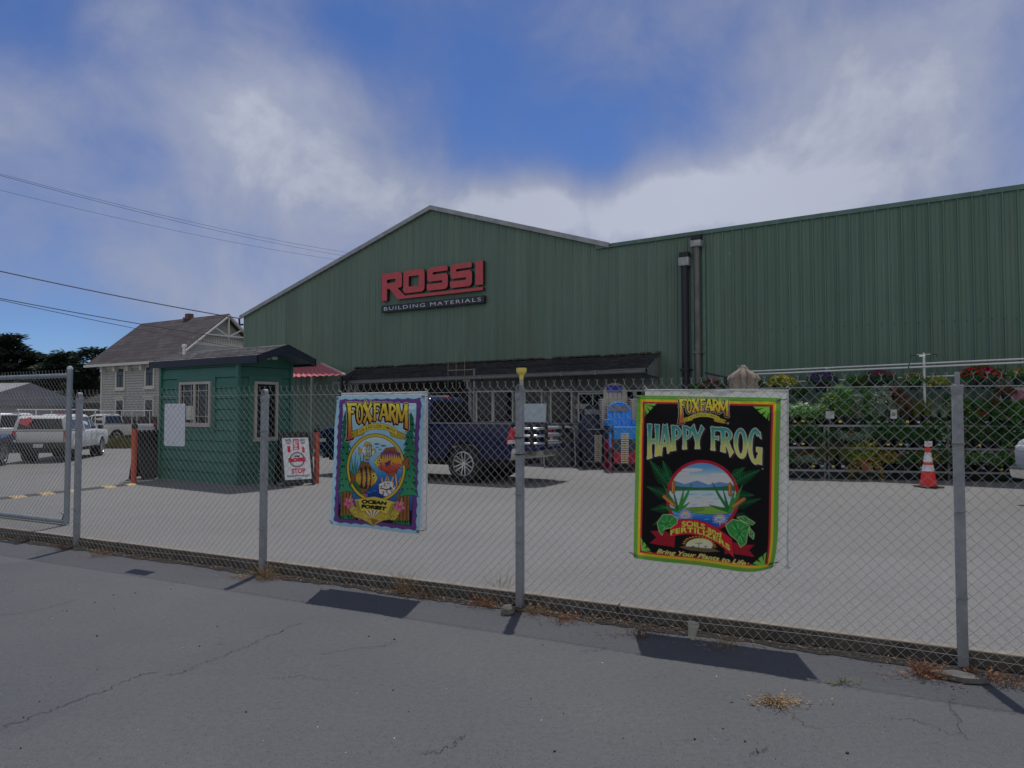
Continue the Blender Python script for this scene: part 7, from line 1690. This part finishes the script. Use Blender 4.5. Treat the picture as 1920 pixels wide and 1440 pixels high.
# wooden fence before the house, post by post boards drawn in one panel per bay
wf = thing('board_fence', 'dark brown board fence in front of the grey house', 'fence', HFr.w(3.0, -3.0, HGZ), WALL.rz)
for k in range(5):
    m_ = MB()
    for q in range(14): m_.box(k * 2.4 + q * .17, k * 2.4 + q * .17 + .155, -.012, .012, 0.02, 1.62 + .02 * math.sin(q * 3 + k))
    m_.box(k * 2.4, k * 2.4 + 2.36, .013, .05, .35, .45).box(k * 2.4, k * 2.4 + 2.36, .013, .05, 1.2, 1.3); m_.build('fence_panel', mat('brown_fence_board', (0.060, 0.047, 0.042), .9, 0, .3, 3), wf)
    MB().box(k * 2.4 - .06, k * 2.4 + .06, -.05, .07, -.05, 1.8).build('fence_post', CLAP, wf)
# low white shed roof at the far left
lw = thing('low_building', 'long low pale building with a light grey metal roof behind the gate', 'building', (-41.5, 55, -.4), R(-12))
MB().box(-14, 0, 0, 12, 0, 2.5).build('wall', mat('pale_render', (0.42, 0.42, 0.41), .8), lw)
MB().add([(-14.4, -.5, 2.45), (.5, -.5, 2.45), (.5, 6, 4.35), (-14.4, 6, 4.35), (.5, 12.5, 2.45), (-14.4, 12.5, 2.45)], [(0, 1, 2, 3), (3, 2, 4, 5), (1, 4, 2)]).build('roof', mat('light_grey_roof', (0.27, 0.27, 0.26), .6, .1, .15, 1), lw); MB().box(-9, -7.4, -.04, .02, 0, 2.1).build('door', mat('grey_door', (0.2, 0.2, 0.22), .6), lw)
# ------------------------------------------------------------------ cypress trees
NEED = m_leaf('cypress_needles', (0.020, 0.036, 0.026), (0.048, 0.074, 0.052), .15); BARK = mat('grey_bark', (0.06, 0.05, 0.042), .9, 0, .3, 5)
def cypress(label, x, y, h, w, seed, n=46, sparse=1.0, skew=0.0, flat=1.0):
    r_ = random.Random(seed); t = thing('cypress_tree', label, 'tree', (x, y, -.5), 0, 'cypress trees beyond the parking lot')
    m_ = MB(); pts = [(0, 0, 0)] + [(r_.uniform(-.3, .3) + skew * k * .2, r_.uniform(-.3, .3), h * .9 * k / 6) for k in range(1, 7)]; m_.tube(pts, [.55 - .075 * k for k in range(7)], 8)
    c = MB()
    for k in range(n):
        zt_ = r_.uniform(.12, .99); prof = math.sin(math.pi * min(1, .16 + zt_ * .80)) ** .7 * (1 - .25 * zt_); a = r_.uniform(0, 6.283); L = w * prof * r_.uniform(.45, 1.05)
        b = Vector((math.cos(a) * L + skew * zt_ * h * .1, math.sin(a) * L, h * zt_ + L * .12)); m_.tube([(skew * zt_ * h * .1, 0, h * zt_ * .9), tuple(b * .55 + Vector((0, 0, h * zt_ * .42))), tuple(b)], [.13, .08, .03], 5)
        nl = int(190 * sparse * (.6 + prof)); R0 = max(.9, L * .55)
        for _ in range(nl):                                # flat plates of twigs, layer upon layer
            s = r_.random() ** .4; q = Vector((b.x * s, b.y * s, b.z + (s - 1) * L * .22 )); aa = r_.uniform(0, 6.283); rr = R0 * r_.random() ** .6
            p = q + Vector((math.cos(aa) * rr, math.sin(aa) * rr, r_.gauss(0, .17) * flat + .28 * (1 - rr / R0))); dd = Vector((math.cos(aa) + math.cos(a) * .6, math.sin(aa) + math.sin(a) * .6, r_.uniform(-.15, .5)))
            leaf_quad(c, p, dd, Vector((r_.gauss(0, .3), r_.gauss(0, .3), 1)), r_.uniform(.35, .9), r_.uniform(.14, .32))
    m_.build('trunk', BARK, t, smooth=True); c.build('crown', NEED, t); return t
def tx(px, Y): return (px - 960) / F_PX * Y
cypress('largest dark cypress with layered branches at the left edge, beyond the parked cars', tx(10, 88), 88, 11.0, 5.8, 1, 70); cypress('dark cypress with a flat right side stepping down beside the largest one', tx(66, 92), 92, 8.8, 4.8, 2, 58)
cypress('middle sized rounded cypress between the large one and the sparse one', tx(120, 86), 86, 8.6, 4.8, 3, 62); cypress('sparse cypress with gaps of sky, just left of the grey house', tx(174, 80), 80, 9.0, 3.2, 4, 30, .6)
cypress('cypress filling the gap behind the annex roof', tx(165, 98), 98, 6.0, 4.6, 5, 40); cypress('cypress almost outside the left edge of the view', tx(-70, 86), 86, 11.0, 6, 6, 50)
# rough grass along the far edge of the yard
r_ = random.Random(8); m_ = MB()
for _ in range(5200):
    px = r_.uniform(150, 330); Y = r_.uniform(38, 47); x = (px - 960) / F_PX * Y; h = r_.uniform(.2, .62); a = r_.uniform(0, 6.283); z = gz(x, Y); b = Vector((x, Y, z)); s = Vector((math.cos(a), math.sin(a), 0)) * .03; l = Vector((r_.gauss(0, .12), r_.gauss(0, .12), h)); m_.add([b - s, b + s, b + l], [(0, 1, 2)])
tag(m_.build('rough_grass', m_leaf('dry_green_grass', (0.085, 0.088, 0.032), (0.16, 0.15, 0.06))), kind='stuff')
hb = thing('hedge', 'low dark hedge behind the parked cars at the left', 'hedge', (-36, 66, -.4), 0); dome(1, 1, 10, .1, .1, 1)
m_ = MB(); r_ = random.Random(12)
for _ in range(6000): p = Vector((r_.uniform(-14, 16), r_.uniform(-1, 1), r_.random() ** .7 * (2.2 + .5 * math.sin(_ * .01)))); leaf_quad(m_, p, Vector((r_.gauss(0, 1), r_.gauss(0, 1), r_.gauss(.3, .6))), Vector((0, 0, 1)), r_.uniform(.2, .45), r_.uniform(.12, .25))
m_.build('foliage', NEED, hb)
# ------------------------------------------------------------------ overhead wires
def wire(label, a, b, sag, r=.012):
    A_, B_ = at_y(*a), at_y(*b); d = B_ - A_; A2 = A_ - d * .25; pts = []
    for k in range(31):
        s = k / 30; p = A2.lerp(B_, s); p.z -= sag * 4 * s * (1 - s); pts.append(p)
    c = Vector(pts[0]); o = MB().tube([p - c for p in pts], r, 5).build('overhead_wire', mat('dark_cable', (0.02, 0.022, 0.03), .6), None, smooth=True); o.location = c
    return tag(o, label, 'wire', 'overhead utility wires at the left')
wire('thick lower wire running to the bracket at the left corner of the warehouse', (0, 505, 26), (449, 597, 31.5), .10, .022); wire('upper of the two wires crossing in front of the grey house roof', (0, 556, 30), (470, 640, 42), .12, .02); wire('lower thinner one of the two wires crossing in front of the grey house roof', (0, 559, 30), (470, 656, 42), .12, .013)
wire('highest thin wire in the sky, first of a close pair', (0, 313, 34), (655, 474, 62), .5, .010); wire('second thin wire running just below the highest one', (0, 316, 34), (655, 481, 62), .5, .010); wire('single thin wire below the highest pair', (0, 345, 34), (640, 488, 62), .45, .009)
# ------------------------------------------------------------------ weeds, litter and bits along the fence
def fp(px, py): return on_z(px, py, 0.006)
def weed(px, py, h, n, mat_, label, sp=.12, seed=0, flatm=False):
    t = thing('dry_weed', label, 'weed', fp(px, py), 0, 'dry weeds along the fence foot'); r_ = random.Random(seed + int(px)); m_ = MB()
    for _ in range(n):
        a = r_.uniform(0, 6.283); d = Vector((math.cos(a), math.sin(a), 0)); b = d * r_.random() * sp * .6; L = h * r_.uniform(.4, 1.1); p1 = b + d * L * r_.uniform(.1, .7 if not flatm else 1.6) + Vector((0, 0, L * (r_.uniform(.5, 1) if not flatm else r_.uniform(.02, .25)))); pm = (b + p1) / 2 + Vector((r_.gauss(0, .012), r_.gauss(0, .012), .012)); m_.tube([b, pm, p1], [.0016, .0013, .0008], 3, caps=False)
        if r_.random() < .5: leaf_quad(m_, p1, d + Vector((0, 0, r_.uniform(-.3, .6))), Vector((0, 0, 1)), r_.uniform(.012, .035), r_.uniform(.006, .012))
    m_.build('stems', LEAFS[mat_], t)
    lv = MB()
    for _ in range(n): p = Vector((r_.gauss(0, sp), r_.gauss(0, sp * .35), r_.uniform(0, .02))); leaf_quad(lv, p, Vector((r_.gauss(0, 1), r_.gauss(0, 1), r_.uniform(-.1, .3))), Vector((0, 0, 1)), r_.uniform(.015, .045), r_.uniform(.006, .014))
    lv.build('fallen_leaves', LEAFS['rust' if mat_ == 'dry' and seed % 2 else mat_], t)
weed(118, 1030, .12, 50, 'brown', 'dark dry weed at the foot of the post nearest the gate', .12, 1); weed(190, 1043, .08, 40, 'rust', 'rusty leaf litter right of the post nearest the gate', .16, 2)
weed(500, 1085, .20, 90, 'dry', 'rusty dry weed at the foot of the second fence post', .14, 3); weed(450, 1082, .06, 40, 'dry', 'flat straw left of the second fence post', .14, 4, True)
weed(760, 1112, .22, 80, 'dry', 'tall dead weed below the right end of the fish banner', .12, 6); weed(800, 1120, .10, 50, 'brown', 'brown weed tangle under the fence left of the middle post', .14, 8)
weed(905, 1135, .10, 80, 'rust', 'rusty litter just left of the middle post', .18, 9); weed(1005, 1150, .08, 60, 'dry', 'straw litter just right of the middle post', .16, 11); weed(935, 1120, .26, 40, 'dry', 'upright dead stems behind the mesh left of the middle post', .10, 12); weed(1060, 1165, .07, 50, 'rust', 'rusty litter farther right of the middle post', .15, 14)
weed(1200, 1190, .08, 60, 'brown', 'dark litter under the fence left of the crumpled cup', .2, 15); weed(1360, 1212, .06, 50, 'dry', 'pale litter under the fence right of the crumpled cup', .2, 16)
weed(1735, 1266, .10, 110, 'rust', 'orange brown weed clump left of the right hand fence post', .16, 17); weed(1850, 1275, .08, 60, 'rust', 'rusty litter right of the right hand fence post', .18, 19); weed(1900, 1285, .06, 40, 'brown', 'brown litter at the right edge under the fence', .16, 20)
weed(1462, 1318, .11, 90, 'dry', 'dead uprooted weed lying alone on the road', .10, 22, True); weed(1580, 1281, .02, 16, 'olive', 'tiny olive sprig in a crack of the road', .06, 23)
t = thing('crumpled_cup', 'crumpled clear plastic cup lying under the fence right of the middle', 'litter', fp(1297, 1196), R(20)); MB().lathe([(.0, 0), (.032, .0), (.036, .04), (.05, .11), (.044, .112), (.03, .01)], 12, Matrix.Rotation(R(12), 4, 'X') @ Matrix.Scale(.8, 4, (1, 0, 0))).build('cup', CLEAR, t, smooth=True)
t = thing('broken_concrete', 'flat broken piece of concrete at the foot of the right hand fence post', 'rubble', fp(1800, 1273), R(-25)); r_ = random.Random(3); m_ = MB(); P_ = [(.16 * math.cos(a) * r_.uniform(.7, 1.1), .07 * math.sin(a) * r_.uniform(.7, 1.1)) for a in np.linspace(0, 6.0, 11)]; m_.prism(P_, 0, .03, Matrix(((1, 0, 0, 0), (0, 0, 1, 0), (0, 1, 0, 0), (0, 0, 0, 1)))); m_.build('slab', FOOT, t)
t = thing('loose_stone', 'pale rounded stone at the foot of the middle fence post', 'stone', fp(952, 1150), 0); m_ = MB().lathe([(0, -.0), (.05, .0), (.06, .03), (.04, .06), (0, .07)], 9, Matrix.Rotation(R(20), 4, 'X')); m_.build('stone', FOOT, t, smooth=True)
r_ = random.Random(31)
for nm, cnt, mt, sz in (('pebbles', 60, mat('dark_pebble', (0.025, 0.025, 0.027), .9), .011), ('paper_flecks', 26, mat('white_fleck', (0.6, 0.6, 0.58), .8), .008)):
    m_ = MB()
    for _ in range(cnt):
        p = on_z(r_.uniform(0, 1900), 1090 + 340 * r_.random() ** 1.3 + 0, 0.0)
        if (p - FEN.P).dot(FEN.n) > -.25: continue
        s = sz * r_.uniform(.35, 1.1); m_.cbox(p + Vector((0, 0, s * .3)), (s, s * r_.uniform(.5, 1), s * .6), Matrix.Rotation(r_.uniform(0, 3), 3, 'Z'))
    tag(m_.build(nm, mt), kind='stuff')
m_ = MB()
for _ in range(2600):                                     # litter caught along the foot of the kerb
    u = r_.uniform(-9, 5.2); dens = .35 + .65 * (math.sin(u * 2.3) * .5 + .5) * (math.sin(u * .9 + 1) * .5 + .5)
    if r_.random() > dens: continue
    p = FEN.w(u, r_.uniform(-.13, KERB_V - .01), .012 + r_.random() * .02); leaf_quad(m_, p, Vector((r_.gauss(0, 1), r_.gauss(0, 1), r_.uniform(0, .35))), Vector((0, 0, 1)), r_.uniform(.012, .05), r_.uniform(.004, .014), 0 if r_.random() < .5 else 1)
tag(m_.build('leaf_litter', [LEAFS['dry'], LEAFS['brown']]), kind='stuff')
